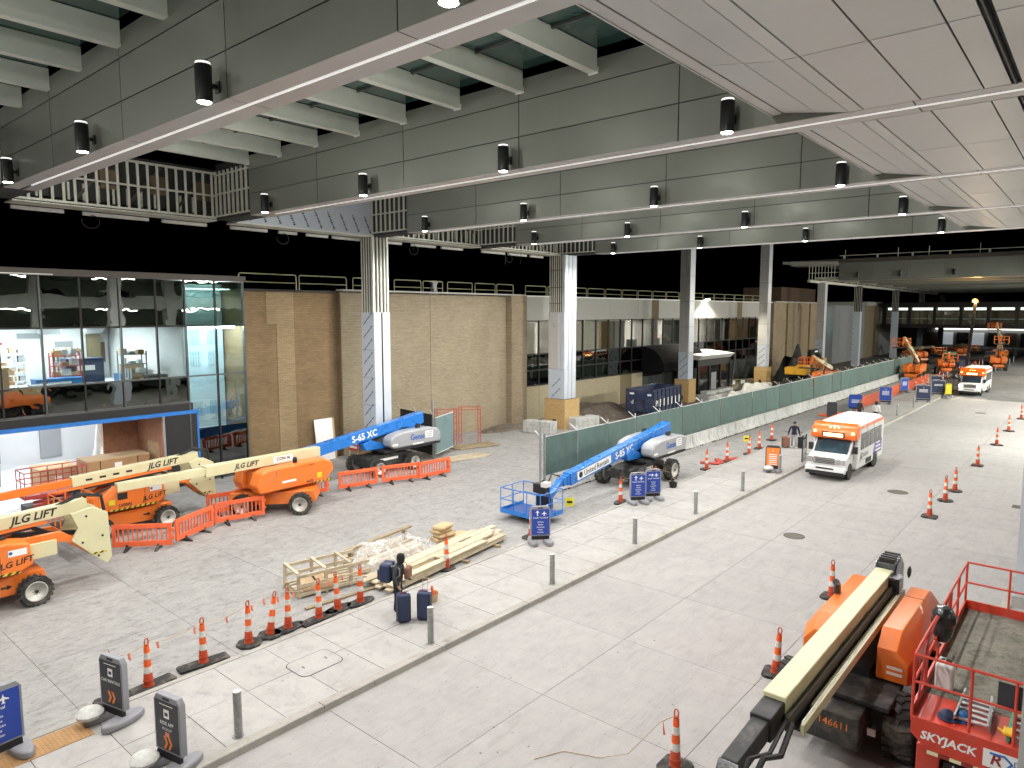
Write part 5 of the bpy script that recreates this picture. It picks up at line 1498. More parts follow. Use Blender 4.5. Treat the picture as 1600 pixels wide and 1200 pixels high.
for i in range(4): box(-.19, .19, -.35 + i * .25, -.29 + i * .25, .02, .06).build('tread', 'alu', t)
t = thing('jerry_can', 'white plastic jerry can hanging inside the red lift rail', 'jerry can', (wx - .66, wy - 1.55, DK))
box(-.15, .15, -.13, .13, 0, .5).build('body', 'white_paint', t, bevel=.05, seg=3); MB().cyl((.05, 0, .5), (.05, 0, .56), .05, n=10).build('cap', 'black', t)
MB().tube([(-.12, 0, .48), (-.08, 0, .58), (.0, 0, .58), (.02, 0, .5)], .02, 6).build('handle', 'white_paint', t)
t = thing('welding_helmet', 'black welding helmet hung over the rail of the red lift', 'helmet', (wx - DX + .08, wy - .75, DK + .95))
MB().lathe([(.0, .32), (.12, .3), (.2, .18), (.21, 0), (.17, -.25), (.1, -.38), (0, -.4)], n=14).build('shell', 'black_gloss', t, smooth=True); box(.05, .22, -.1, .1, .02, .14).build('visor', 'dark_glass', t)
for dx, dy, m in ((-.45, -2.62, 'navy_bag'), (-.25, -2.5, 'cart_blue')):
    t = thing('hard_hat', 'blue cap lying on the red lift floor' if m == 'cart_blue' else 'navy tool pouch lying on the red lift floor', 'cap' if m == 'cart_blue' else 'pouch', (wx + dx, wy + dy, DK + .012))
    MB().lathe([(.13, 0), (.125, .06), (.08, .12), (0, .14)], n=14).build('crown', m, t, smooth=True); MB().lathe([(.17, 0), (.17, .012), (.13, .02)], c=(.02, 0, 0), n=14).build('brim', m, t)
for dx, dy, lb in ((.42, -2.7, 'yellow work glove lying by the green edged ladder foot'), (.62, -1.95, 'yellow work glove lying against the lift rail')):
    t = thing('work_glove', lb, 'glove', (wx + dx, wy + dy, DK + .1))
    MB().box(-.08, .08, -.1, .1, 0, .07).build('palm', 'glove_yellow', t, bevel=.03)
    for i in range(4): MB().cyl((-.06 + i * .04, .09, .03), (-.065 + i * .043, .2 - abs(i - 1.5) * .015, .025), .018, .014, n=6).build('finger', 'glove_yellow', t)
    MB().cyl((-.07, -.03, .03), (-.15, .05, .03), .02, .015, n=6).build('thumb', 'glove_yellow', t)
# ================================================================== BUSES
def bus(loc, label, head_on, extra=True):
    """cutaway shuttle: forward is local +x"""
    t = thing('shuttle_bus', label, 'bus', loc, R(-90), 'shuttle buses on the road')
    # passenger body
    body = MB().prism([(-3.55, .42), (2.0, .42), (2.0, 1.0), (2.0, 2.25), (1.75, 2.72), (-3.45, 2.72), (-3.6, 2.5), (-3.6, .6)], 'y', -1.17, 1.17).build('body', 'bus_white', t, bevel=.05)
    MB().prism([(-1.15, 2.66), (-1.02, 2.80), (-.8, 2.88), (.8, 2.88), (1.02, 2.80), (1.15, 2.66)], 'x', -3.45, 1.7).build('roof', 'white_print', t)
    cap = MB().prism([(1.62, 2.05), (2.42, 2.05), (2.46, 2.3), (2.3, 2.62), (1.9, 2.86), (1.62, 2.90)], 'y', -1.19, 1.19).build('front_cap', 'bus_orange', t, bevel=.09, seg=3)
    box(2.44, 2.50, -.58, .58, 2.16, 2.44).build('destination_box', 'black_gloss', cap); box(2.501, 2.51, -.5, .5, 2.2, 2.38).build('destination_text', 'amber_led', cap)
    for y in (-.98, .98): MB().lathe([(.09, 0), (.06, .05), (0, .06)], n=12, axis='x').xf(Matrix.Translation((2.40, y, 2.42))).build('marker_lamp', 'amber_marker', cap)
    for y in (-.22, 0, .22): MB().lathe([(.05, 0), (.03, .03), (0, .03)], n=10, axis='x').xf(Matrix.Translation((2.27, y, 2.66))).build('marker_lamp', 'amber_marker', cap)
    for s in (-1, 1): MB().prism([(-3.3, 2.58), (1.65, 2.58), (1.65, 2.78), (-3.2, 2.78), (-3.45, 2.7)], 'y', s * 1.172, s * 1.18).build('roof_stripe', 'bus_orange', t)
    # cab
    cab = MB().prism([(1.4, .5), (3.62, .5), (3.68, .95), (3.55, 1.18), (2.75, 1.38), (2.05, 2.1), (1.4, 2.1)], 'y', -.98, .98).build('cab', 'bus_white', t, bevel=.06, seg=3)
    MB().prism([(2.82, 1.34), (2.14, 2.05), (2.11, 2.02), (2.77, 1.33)], 'y', -.86, .86).xf(Matrix.Translation((.055, 0, .02))).build('windshield', 'windshield', t)
    for s in (-1, 1):
        MB().prism([(2.55, 1.32), (2.15, 1.98), (1.75, 1.98), (1.75, 1.32)], 'y', s * .982, s * .992).build('door_window', 'dark_glass', t)
        box(1.73, 1.745, s * .98, s * .99, .6, 2.0).build('door_seam', 'black', t) if s > 0 else None
        box(1.85, 2.0, s * .99, s * 1.01, 1.12, 1.16).build('door_handle', 'black', t)
        m = MB().box(2.35, 2.5, s * 1.15 - .12, s * 1.15 + .12, 1.35, 1.75).build('mirror', 'black', t, bevel=.03)
        MB().cyl((2.3, s * .98, 1.4), (2.42, s * 1.1, 1.45), .025, n=6).build('arm', 'black', m)
    # face
    MB().box(3.60, 3.70, -.62, .62, .86, 1.22).build('grille_frame', 'chrome', t, bevel=.02)
    g = MB().box(3.70, 3.71, -.5, .5, .9, 1.18).build('grille', 'black', t)
    for z in (.95, 1.04, 1.13): box(3.711, 3.73, -.5, .5, z - .02, z + .02).build('bar', 'chrome', g)
    for s in (-1, 1): box(3.711, 3.735, s * .56 - .07, s * .56 + .07, .9, 1.2).build('grille_post', 'chrome', g)
    for s in (-1, 1):
        box(3.56, 3.68, s * .82 - .16, s * .82 + .16, .88, 1.18).build('headlight', 'headlamp_on' if head_on else 'chrome', t, bevel=.03)
    bp = MB().prism([(3.5, .42), (3.78, .42), (3.82, .56), (3.78, .74), (3.5, .74)], 'y', -1.02, 1.02).build('bumper', 'bus_white', t, bevel=.04)
    box(3.70, 3.83, -.98, .98, .30, .50).build('air_dam', 'black', t, bevel=.03); box(3.79, 3.83, -.45, .45, .62, .70).build('bumper_slot', 'black', bp)
    if extra:
        box(1.05, 1.4, 1.171, 1.176, .9, 1.25).build('logo_plate', 'black_print', t)
        lettering('P', .34, 'white_print', t, (1.22, 1.179, 1.07), (-1, 0, 0), (0, 0, 1), bold=.02)
        for i in range(6): box(.78 - i * .19, .90 - i * .19, 1.171, 1.176, .96, 1.2 - .05 * (i % 2)).build('side_print', 'sign_grey', t)
        box(-.25, 1.3, 1.171, 1.175, .8, .83).build('side_print', 'sign_grey', t)
        hp = MB()
        for i in range(9):
            y = -.62 + i * .14
            x = 3.13; hp.add([(x - .05, y, 1.355), (x + .05, y, 1.327), (x + .05, y + .1, 1.327), (x - .05, y + .1, 1.355)], [(0, 1, 2, 3)])
        hp.build('hood_print', 'sign_grey', t)
        MB().prism([(-1.2, .75), (-3.2, .75), (-3.2, 1.55), (-1.7, 1.55)], 'y', 1.172, 1.178).build('wrap_graphic', 'lilac_print', t)
        for i in range(3): box(-3.0 + i * .1, -1.75 - i * .05, 1.179, 1.183, .88 + i * .22, .97 + i * .22).build('wrap_text', 'white_print', t)
        lettering('7527', .13, 'white_print', cap, (2.41, .98, 2.14), (0, 1, 0), (0, 0, 1))
    # side windows: 5 each side
    for s in (-1, 1):
        for i in range(5):
            x = 1.45 - i * .92
            fr = box(x - .80, x, s * 1.166, s * 1.178, 1.42, 2.32).build('side_window', 'black', t)
            box(x - .77, x - .03, s * 1.1785, s * 1.182, 1.45, 2.29).build('pane', 'dark_glass', fr)
            box(x - .77, x - .03, s * 1.1825, s * 1.186, 2.02, 2.04).build('sash', 'black', fr)
    box(-.9, .3, 1.171, 1.18, .5, .78).build('battery_door', 'black', t)
    box(-3.62, -3.601, -.8, .8, 1.4, 2.3).build('rear_window', 'dark_glass', t)
    for s in (-1, 1): box(-3.63, -3.602, s * 1.0 - .08, s * 1.0 + .08, .9, 1.2).build('tail_lamp', 'tail_red', t)
    # open passenger door leaf on the kerb side
    d = box(2.05, 2.10, -1.75, -1.70, .45, 2.0).build('door_leaf', 'black', t)
    box(1.4, 1.45, -1.76, -1.71, .45, 2.0).build('door_post', 'black', d); box(1.45, 2.05, -1.74, -1.72, 1.25, 1.95).build('door_glass', 'clear_glass', d); box(1.45, 2.05, -1.75, -1.71, .45, 1.2).build('door_panel', 'white_paint', d)
    MB().cyl((1.75, -1.7, .9), (1.75, -1.17, .9), .02, n=6).build('door_arm', 'black', d)
    for x, y in ((2.72, .86), (2.72, -.86), (-1.75, .92), (-1.75, -.92)): wheel(t, x, y, .38, .26, 0, rim='chrome' if y > 0 else 'rim_grey')
    for s in (-1, 1):
        MB().lathe([(.47, 0), (.47, .01), (.38, .01)], n=24, axis='y').xf(Matrix.Translation((-1.75, s * 1.172 if s > 0 else -1.182, .42))).build('wheel_arch', 'black', t)
        MB().lathe([(.46, 0), (.46, .01), (.38, .01)], n=24, axis='y').xf(Matrix.Translation((2.72, s * .985 if s > 0 else -.995, .42))).build('wheel_arch', 'black', t)
    if head_on:
        for s in (-1, 1):
            l = bpy.data.lights.new('head_lamp', 'SPOT'); l.energy = 260; l.color = (1, .86, .68); l.spot_size = R(70); l.spot_blend = .6; l.shadow_soft_size = .08
            o = bpy.data.objects.new('head_lamp', l); COL.objects.link(o); o.parent = t; o.location = (3.78, s * .82, 1.02); o.rotation_euler = (0, R(-80), 0)
    return t
bus((-11.1, 42.6, 0), 'white shuttle bus with orange cap standing open-doored at the median kerb', False)
bus((-10.95, 92.2, 0), 'white shuttle bus driving with its headlights on beyond the signs', True, False)

# ================================================================== CONES (striped channelisers)
def channeliser(loc, rz, base, label, group, lean=0.0):
    t = thing('channeliser_cone', label, 'traffic cone', loc, rz, group)
    if base == 'long': b = MB().prism([(-.62, -.16), (-.56, -.2), (.56, -.2), (.62, -.16), (.62, .16), (.56, .2), (-.56, .2), (-.62, .16)], 'z', 0, .07)
    elif base == 'oct': b = MB().prism([(.34 * math.cos(R(22.5 + 45 * i)), .34 * math.sin(R(22.5 + 45 * i))) for i in range(8)], 'z', 0, .07)
    elif base == 'oval': b = MB().prism([(.52 * math.cos(R(30 * i)), .24 * math.sin(R(30 * i))) for i in range(12)], 'z', 0, .07)
    else: b = MB().prism([(-.3, -.22), (-.22, -.3), (.22, -.3), (.3, -.22), (.3, .22), (.22, .3), (-.22, .3), (-.3, .22)], 'z', 0, .08)
    b.build('base', 'rubber', t, bevel=.015)
    if base == 'long':
        for s in (-.48, .48): box(s - .05, s + .05, -.05, .05, .071, .076).build('grip_slot', 'black', t)
    def R_(z): return .115 - .055 * z / 1.05
    segs = [(.07, .20, 'cone_red'), (.20, .40, 'cone_red'), (.40, .56, 'cone_white'), (.56, .74, 'orange_cone'), (.74, .90, 'cone_white'), (.90, 1.06, 'orange_cone')]
    Mx = Matrix.Rotation(lean, 4, 'Y')
    for z0, z1, m in segs:
        prof = [(R_(z0), z0), (R_(z1), z1)]
        if m == 'cone_red': prof = [(R_(z0) + .012, z0), (R_(z0) + .012, z0 + .03), (R_(z0 + .03), z0 + .035), (R_(z1), z1)]
        MB().lathe([(0, z0 + .001)] + prof + [(0, z1 - .001)], n=14).xf(Mx).build('band', m, t, smooth=True)
    MB().lathe([(.05, 1.06), (.045, 1.10), (0, 1.105)], n=12).xf(Mx).build('neck', 'cone_red', t)
    MB().tube([(-.04, 0, 1.09), (-.045, 0, 1.19), (-.02, 0, 1.24), (.02, 0, 1.24), (.045, 0, 1.19), (.04, 0, 1.09)], .016, 6).xf(Mx).build('handle', 'cone_red', t)
    return t
gA = 'striped cones along the back of the median'
cA = [((-16.99, 5.61), 'sq', 'striped orange cone half hidden behind the first dark rental sign', 0),
      ((-16.98, 6.45), 'long', 'striped orange cone on a long slotted base next to the dark rental sign', 0),
      ((-17.1, 7.85), 'long', 'striped orange cone on a long base with the rope between two others', 0),
      ((-17.2, 9.15), 'oct', 'striped orange cone on an eight-sided base beside a leaning one', 0),
      ((-17.25, 9.8), 'oct', 'leaning striped orange cone in the rope line', .16),
      ((-17.2, 10.35), 'oval', 'upright striped cone on a dark oval base just past the leaning one', 0),
      ((-17.1, 11.3), 'long', 'striped cone in front of the wooden crate frame corner', 0),
      ((-17.2, 12.05), 'oval', 'slightly tilted striped cone in front of the crate frame middle', -.08),
      ((-17.1, 12.8), 'oval', 'striped cone beside the person with the backpack', 0),
      ((-17.15, 16.55), 'oct', 'striped cone standing against the stack of long boards', 0),
      ((-17.0, 21.1), 'sq', 'striped cone just behind the single blue terminal sign', 0),
      ((-17.05, 27.9), 'oval', 'striped cone in front of the pair of blue signs', 0),
      ((-17.0, 31.0), 'sq', 'leaning striped cone between the pair of blue signs and a black bucket', .1),
      ((-16.95, 37.0), 'sq', 'striped cone before the small red sandbags', 0),
      ((-16.95, 39.8), 'sq', 'striped cone standing among the red sandbags', 0),
      ((-16.8, 42.8), 'sq', 'striped cone past the red sandbags before the orange sign', 0),
      ((-17.5, 48.6), 'sq', 'striped cone behind the open door of the parked bus', 0),
      ((-17.0, 39.2 - 2.6 + 8.4), 'sq', 'striped cone by the traveller with two black cases', 0)]
for (x, y), b, lb, ln in cA: channeliser((x, y, 0), random.uniform(1.4, 1.75), b, lb, gA, ln)
gB = 'striped cones along the right-hand lane'
for i, (x, y, b, lb) in enumerate(((-5.46, 34.7, 'sq', 'first striped cone of the roadway row, on a square base'), (-5.4, 38.2, 'oct', 'striped cone paired closely with another in the roadway row'),
    (-5.35, 40.6, 'oct', 'striped cone on the far side of the close pair in the roadway row'), (-5.33, 48.3, 'sq', 'fourth striped cone of the roadway row, just past the close pair'),
    (-5.25, 56.7, 'sq', 'fifth striped cone of the roadway row'), (-5.25, 64, 'sq', 'sixth striped cone of the roadway row'), (-5.1, 72, 'sq', 'last striped cone of the roadway row'))):
    channeliser((x, y, 0), R(30 * i), b, lb, gB)
channeliser((-5.75, 16.85, 0), R(10), 'sq', 'leaning dirty striped cone beside the boom of the large orange lift', gB, .06)
channeliser((-6.1, 22.7, 0), 0, 'sq', 'striped cone half hidden behind the large orange lift hood', gB)
channeliser((-5.95, 11.95, 0), 0, 'sq', 'striped cone with a rope tied to its top by the black jib', gB)
# rope lines
rp = thing('warning_rope', 'thin cream rope with pink flags strung between the cones', 'rope', (-17.1, 9, 0))
pts = [(-16.99, 5.61), (-16.98, 6.45), (-17.1, 7.85), (-17.2, 9.15), (-17.4, 9.8), (-17.2, 10.35), (-17.1, 11.3), (-17.2, 12.05), (-17.1, 12.8)]
line = []
for (ax, ay), (bx, by) in zip(pts[:-1], pts[1:]):
    for k in range(6):
        f = k / 6; line.append((ax + (bx - ax) * f + 17.1, ay + (by - ay) * f - 9, 1.12 - .10 * 4 * f * (1 - f)))
MB().tube(line, .009, 4).build('rope_line', 'rope', rp)
for k in range(3, len(line) - 2, 4):
    x, y, z = line[k]
    MB().add([(x, y, z), (x + .01, y + .05, z), (x + .02, y + .06, z - .18), (x - .01, y + .01, z - .16)], [(0, 1, 2, 3)]).build('flag', 'pink_flag', rp)
rp = thing('warning_rope', 'cream rope trailing from the cone by the black jib', 'rope', (-5.95, 11.95, 0))
MB().tube([(0, 0, 1.12), (-.3, -.1, .9), (-.55, -.2, .55), (-.8, -.45, .2), (-1.3, -.7, .02), (-2.0, -1.0, .015), (-2.3, -1.6, .015)], .009, 4).build('rope_line', 'rope', rp)
MB().add([(-.25, -.08, .95), (-.28, -.02, .95), (-.2, -.05, .65), (-.22, -.12, .68)], [(0, 1, 2, 3)]).build('flag', 'pink_flag', rp)
rp = thing('warning_rope', 'rope strung past the pair of blue signs to the black bucket', 'rope', (-16.7, 29, 0))
MB().tube([(-.35, -1.1, 1.1), (-.3, .5, 1.0), (-.3, 2.0, 1.15), (.3, 2.6, .9)], .009, 4).build('rope_line', 'rope', rp)

# ================================================================== SIGN STANDS
def sign_stand(loc, rz, face, frame, label, draw, group=None, w=.34, h=1.05, two=True, sand=None):
    """moulded A-frame panel on two ballasted feet; face looks along local -y"""
    t = thing('sign_stand', label, 'sign', loc, rz, group)
    z0 = .30
    fr = MB().prism([(-w - .05, z0), (w + .05, z0), (w + .05, z0 + h - .02), (w - .04, z0 + h + .11), (-w + .04, z0 + h + .11), (-w - .05, z0 + h - .02)], 'y', -.03, .11)
    f = fr.build('frame', frame, t, bevel=.015)
    p = box(-w, w, -.036, -.031, z0 + .05, z0 + h).build('face', face, t)
    if two: box(-w, w, .111, .116, z0 + .05, z0 + h).build('face', face, t)
    box(-.1, .1, -.034, .114, z0 + h + .025, z0 + h + .075).build('hand_hole', 'black', t)
    draw(p, w, z0, h)
    box(-w, w, -.04, .04, .16, z0 - .01).build('cross_bar', 'black', t)
    for s in (-1, 1):
        MB().prism([(.20 * math.cos(R(a)), .5 * math.sin(R(a))) for a in range(0, 360, 30)], 'z', 0, .17).xf(Matrix.Translation((s * (w - .04), 0, 0))).build('foot', 'sign_grey', t, bevel=.06, seg=3)
    if sand:
        s = MB().lathe([(0, .22), (.12, .21), (.21, .17), (.27, .1), (.25, .03), (.2, .0), (0, 0)], n=22).xf(Matrix.Translation((sand, -.34, .17))).build('sandbag', 'sandbag_white', t, smooth=True)
    return t
def lines(p, rows, w, m='white_print'):
    for z, a, b, h in rows: box(a, b, -.0395, -.0365, z - h / 2, z + h / 2).build('text_line', m, p)
def d_terminal(arrow='→', word='South Terminal'):
    def f(p, w, z0, h):
        zt = z0 + h - .16
        ar = {'→': [(-.12, .02), (.04, .02), (.04, .08), (.13, 0), (.04, -.08), (.04, -.02), (-.12, -.02)], '↑': [(-.02, -.1), (.02, -.1), (.02, .03), (.08, .03), (0, .12), (-.08, .03), (-.02, .03)]}[arrow]
        MB().prism([(x - .12, zt + z) for x, z in ar], 'y', -.0395, -.0365).build('arrow', 'white_print', p)
        pl = [(0, .1), (.02, .03), (.1, -.02), (.1, -.04), (.02, -.02), (.015, -.07), (.04, -.1), (-.04, -.1), (-.015, -.07), (-.02, -.02), (-.1, -.04), (-.1, -.02), (-.02, .03)]
        MB().prism([(x + .14, zt + z) for x, z in pl], 'y', -.0395, -.0365).build('plane_mark', 'white_print', p)
        lettering(word, .092, 'white_print', p, (0, -.040, z0 + h - .33), (1, 0, 0), (0, 0, 1), bold=.012)
        for i, s in enumerate(('Airlines', 'Alaska', 'American', 'Delta', 'Frontier')):
            lettering(s, .078, 'white_print', p, (0, -.040, z0 + h - .50 - i * .1), (1, 0, 0), (0, 0, 1), bold=.012)
    return f
def d_rental(kind):
    def f(p, w, z0, h):
        box(-.2, .2, -.0395, -.0365, z0 + h - .08, z0 + h - .065).build('text_line', 'white_print', p)
        MB().box(-.08, .08, -.0395, -.0365, z0 + h - .34, z0 + h - .16).build('pictogram', 'white_print', p)
        box(-.045, .045, -.042, -.0398, z0 + h - .29, z0 + h - .22).build('pictogram_mark', 'sign_dark', p)
        lettering('CAR RENTALS' if kind == 0 else 'RIDE APP', .1, 'white_print', p, (0, -.040, z0 + h - .45), (1, 0, 0), (0, 0, 1), bold=.012)
        if kind: lettering('PICKUP', .085, 'white_print', p, (0, -.040, z0 + h - .57), (1, 0, 0), (0, 0, 1)); box(-.06, .06, -.0395, -.0365, z0 + h - .72, z0 + h - .63).build('red_mark', 'pink_flag', p)
        zc = z0 + (.24 if kind == 0 else .2)
        for dx in (-.07, .06): MB().prism([(dx - .05, zc + .13), (dx + .01, zc + .13), (dx + .08, zc), (dx + .01, zc - .13), (dx - .05, zc - .13), (dx + .02, zc)], 'y', -.0395, -.0365).build('chevron', 'orange_print', p)
    return f
def d_plain(rows, title=None):
    def f(p, w, z0, h):
        if title: lettering(title, .14, 'white_print', p, (0, -.040, z0 + h - .2), (1, 0, 0), (0, 0, 1), bold=.012)
        lines(p, [(z0 + h - .38 - i * .11, -w * .62, w * .62, .045) for i in range(rows)], w)
    return f
Z = .13
sign_stand((-16.2, 3.28, Z), R(95), 'sign_blue', 'sign_grey', 'large blue terminal sign beside the tactile strip', d_terminal('→', 'Terminal'), w=.42, h=1.1)
sign_stand((-15.95, 5.32, Z), R(14), 'sign_dark', 'sign_grey', 'dark grey car rental sign on the corner of the tactile strip', d_rental(0), sand=-.3)
sign_stand((-13.42, 5.42, Z), R(12), 'sign_dark', 'sign_grey', 'dark grey ride pickup sign with chevrons beside a bollard', d_rental(1), sand=-.3)
sign_stand((-16.1, 20.55, Z), R(48), 'sign_blue', 'sign_grey', 'single blue terminal sign in front of the blue basket', d_terminal('↑'))
sign_stand((-16.15, 27.95, Z), R(52), 'sign_blue', 'sign_grey', 'blue terminal sign standing first in a close pair', d_terminal('↑'))
sign_stand((-15.95, 29.0, Z), R(52), 'sign_blue', 'sign_grey', 'blue terminal sign standing second in a close pair', d_terminal('→'))
sign_stand((-13.75, 38.5, Z), R(18), 'orange_print', 'sign_dark', 'orange sign with white lines at the open bus door', d_plain(6, 'P'), sand=-.2)
gS = 'far signs on the median'
sign_stand((-16.9, 67.4, Z), R(18), 'sign_blue', 'sign_blue', 'blue sign seen over the bus roof beside two people', d_plain(3), gS, w=.5)
sign_stand((-17.2, 61.5, 0), R(18), 'sign_dark', 'sign_dark', 'black board seen over the bus roof by orange sandbags', lambda *a: None, gS)
sign_stand((-16.0, 74.4, Z), R(18), 'sign_blue', 'sign_grey', 'blue sign in front of the orange mesh fence', d_plain(4, '+ >'), gS, w=.5, h=1.3)
sign_stand((-16.6, 85.6, Z), R(60), 'sign_blue', 'sign_grey', 'narrow blue sign at the end of the orange mesh', d_plain(4), gS, w=.5, h=1.3)
sign_stand((-13.5, 78.4, Z), R(18), 'sign_navy', 'sign_grey', 'dark navy sign with wide grey foot by the kerb', d_plain(3, '>>'), gS, w=.6, h=1.3)
sign_stand((-13.3, 85.0, Z), R(18), 'sign_navy', 'sign_grey', 'navy sign left of the oncoming bus next to a yellow stand', d_plain(2), gS, w=.6, h=1.3)
sign_stand((-14.6, 92.0, Z), R(18), 'sign_navy', 'sign_grey', 'blue sign in shadow between the navy sign and bus', d_plain(2), gS, w=.5, h=1.2)
sign_stand((-12.3, 84.6, Z), R(30), 'sign_yellow', 'sign_yellow', 'narrow yellow stand right before the oncoming bus', lambda *a: None, gS, w=.24, h=1.0)

# ================================================================== BOLLARDS
bol = thing('bollard', 'galvanised steel pipe bollard near the rental signs', 'bollard', (-13.33, 6.78, Z), 0, 'steel bollards along the median kerb')
MB().lathe([(.085, .012), (.085, .98), (.078, 1.0)], n=18).build('pipe', 'galv_pipe', bol, smooth=True)
MB().lathe([(.083, 1.0), (.05, 1.012), (0, 1.015)], n=18).build('cap', 'galv_cap', bol); MB().lathe([(.13, 0), (.13, .012), (.088, .012)], n=18).build('collar', 'galv_pipe', bol)
for y, lb in ((12.25, 'galvanised bollard beside the two navy suitcases'), (17.65, 'galvanised bollard just past the suitcases, opposite the board stack'), (22.9, 'galvanised bollard past the single blue sign'), (28.1, 'galvanised bollard opposite the pair of blue signs'), (33.3, 'galvanised bollard between the black bucket and the orange sign'),
              (66.6, 'galvanised bollard just behind the first bus'), (73.2, 'galvanised bollard before the dark navy sign')):
    dup(bol, (-13.33, y, Z), lb and random.random() * 6, lb)
dup(bol, (-13.33, 38.4, Z), 1.0, 'galvanised bollard close to the orange sign')
for i in range(9):
    dup(bol, (-12.6, 101 + i * 6.5, 0), 0, ORD[i] + ' thin distant bollard of the row beyond the second bus')

# ================================================================== BARRICADES
def barricade(x, y, rz, label, group):
    t = thing('barricade', label, 'barricade', (x, y, 0), rz, group)
    w, h = 1.0, 1.0
    m = 'orange_barrier'
    box(-w, w, -.035, .035, .82, 1.0).build('top_rail', m, t, bevel=.015); box(-w, w, -.035, .035, .14, .34).build('bottom_rail', m, t, bevel=.015)
    for s in (-1, 1): box(s * w - .06, s * w + .06, -.04, .04, .14, 1.0).build('end_post', m, t)
    n = 11
    for i in range(n):
        x0 = -w + .06 + (i + .55) * (2 * w - .12) / n
        box(x0 - .022, x0 + .022, -.022, .022, .335, .825).build('slat', m, t)
    for s in (-1, 1):
        MB().prism([(-.34, 0), (.34, 0), (.3, .03), (.06, .13), (.04, .22), (-.04, .22), (-.06, .13), (-.3, .03)], 'x', s * .55 - .05, s * .55 + .05).build('foot', 'rubber', t)
        MB().lathe([(.045, -.04), (.045, .04)], n=10, axis='y').xf(Matrix.Translation((s * .86, 0, .91))).build('boss', m, t)
    for z in (.45, .75): box(w + .06, w + .13, -.03, .03, z - .05, z + .05).build('hinge', m, t)
    return t
def bar2(p, q, label, group):
    ang = math.atan2(q[1] - p[1], q[0] - p[0])
    return barricade((p[0] + q[0]) / 2, (p[1] + q[1]) / 2, ang, label, group)
gb1 = 'orange plastic barricades by the articulated lifts'
bar2((-28.0, 9.75), (-26.75, 11.2), 'orange slatted barricade at the near end of the row by the articulated lifts', gb1)
bar2((-27.0, 11.6), (-27.85, 13.4), 'orange slatted barricade in the middle of the row by the articulated lifts', gb1)
bar2((-28.05, 13.75), (-27.75, 15.6), 'orange slatted barricade in front of the straight lift wheel', gb1)
bar2((-29.6, 14.2), (-29.3, 16.0), 'orange slatted barricade behind another in the same row', gb1)
gb2 = 'orange plastic barricades by the S-65 lift'
bar2((-29.1, 17.9), (-29.0, 19.8), 'orange slatted barricade against the orange hood', gb2)
bar2((-28.85, 20.55), (-28.4, 22.4), 'orange slatted barricade under the grey hood front', gb2)
bar2((-28.3, 22.9), (-27.65, 24.6), 'orange slatted barricade under the grey hood rear', gb2)
bar2((-27.5, 24.7), (-27.35, 26.6), 'orange slatted barricade at the far end by the grey gate', gb2)

# ================================================================== JERSEY BARRIERS + FENCE
jb = MB().prism([(-.30, 0), (.30, 0), (.30, .08), (.12, .33), (.08, .86), (-.08, .86), (-.12, .33), (-.30, .08)], 'y', -1.9, 1.9)
t0 = None
for i in range(22):
    y = 29.2 + i * 3.86
    lb = ORD[i] + ' pale concrete road barrier counted from the gate post below the green fence'
    if i == 0: lb = 'pale concrete road barrier at the gate post end of the green fence'
    if i == 21: lb = 'last pale concrete road barrier past the green fence'
    if t0 is None:
        t0 = thing('road_barrier', lb, 'barrier', (-20.72, y, 0), 0, 'concrete barriers below the fence')
        jb.build('block', 'barrier_concrete', t0, bevel=.02)
        for s in (-1.1, -.8, .8, 1.1): box(.298, .306, s - .1, s + .1, 0, .07).build('drain_slot', 'black', t0)
        box(-.06, .06, 1.902, 1.945, .3, .7).build('hook_loop', 'iron_dark', t0)
    else: dup(t0, (-20.72, y, 0), 0, lb)
fn = thing('site_fence', 'long green screened site fence standing on the concrete barriers', 'fence', (-21.15, 27.2, 0))
scr = MB()
for q in range(49): scr.box(-.012 + .005 * (q % 2), .012, .03 + q * .06, .03 + q * .06 + .06, .75, 2.72)
pm = mesh_of(scr, 'screen_panel', 'fence_green')
po = mesh_of(MB().cyl((0, 0, 0), (0, 0, 2.95), .03, n=8), 'post', 'galv_cap')
ar = mesh_of(MB().cyl((0, 0, 2.7), (-.42, -.1, 3.05), .028, n=6), 'barb_arm', 'galv_cap')
for i in range(29):
    sag = random.uniform(-.03, .03)
    o = inst(pm, 'screen_panel', fn, (random.uniform(-.01, .01), i * 3.0, sag)); o.rotation_euler = (0, random.uniform(-.015, .015), 0)
    inst(po, 'post', fn, (-.05, i * 3.0, 0)); inst(ar, 'barb_arm', fn, (-.05, i * 3.0, 0))
    box(-.03, .0, i * 3.0 + .02, i * 3.0 + 2.98, 2.70, 2.75).build('top_rail', 'galv_cap', fn)
for y in (0.0, .35):
    MB().cyl((.05, -.3 + y, 0), (.05, -.3 + y, 3.6 if y == 0 else 2.9), .06, n=8).build('gate_post', 'galv_pipe', fn)
for z in (.4, 1.1, 1.8, 2.4): MB().cyl((.05, -.3, z), (.05, .05, z + .1), .02, n=6).build('gate_bar', 'galv_pipe', fn)
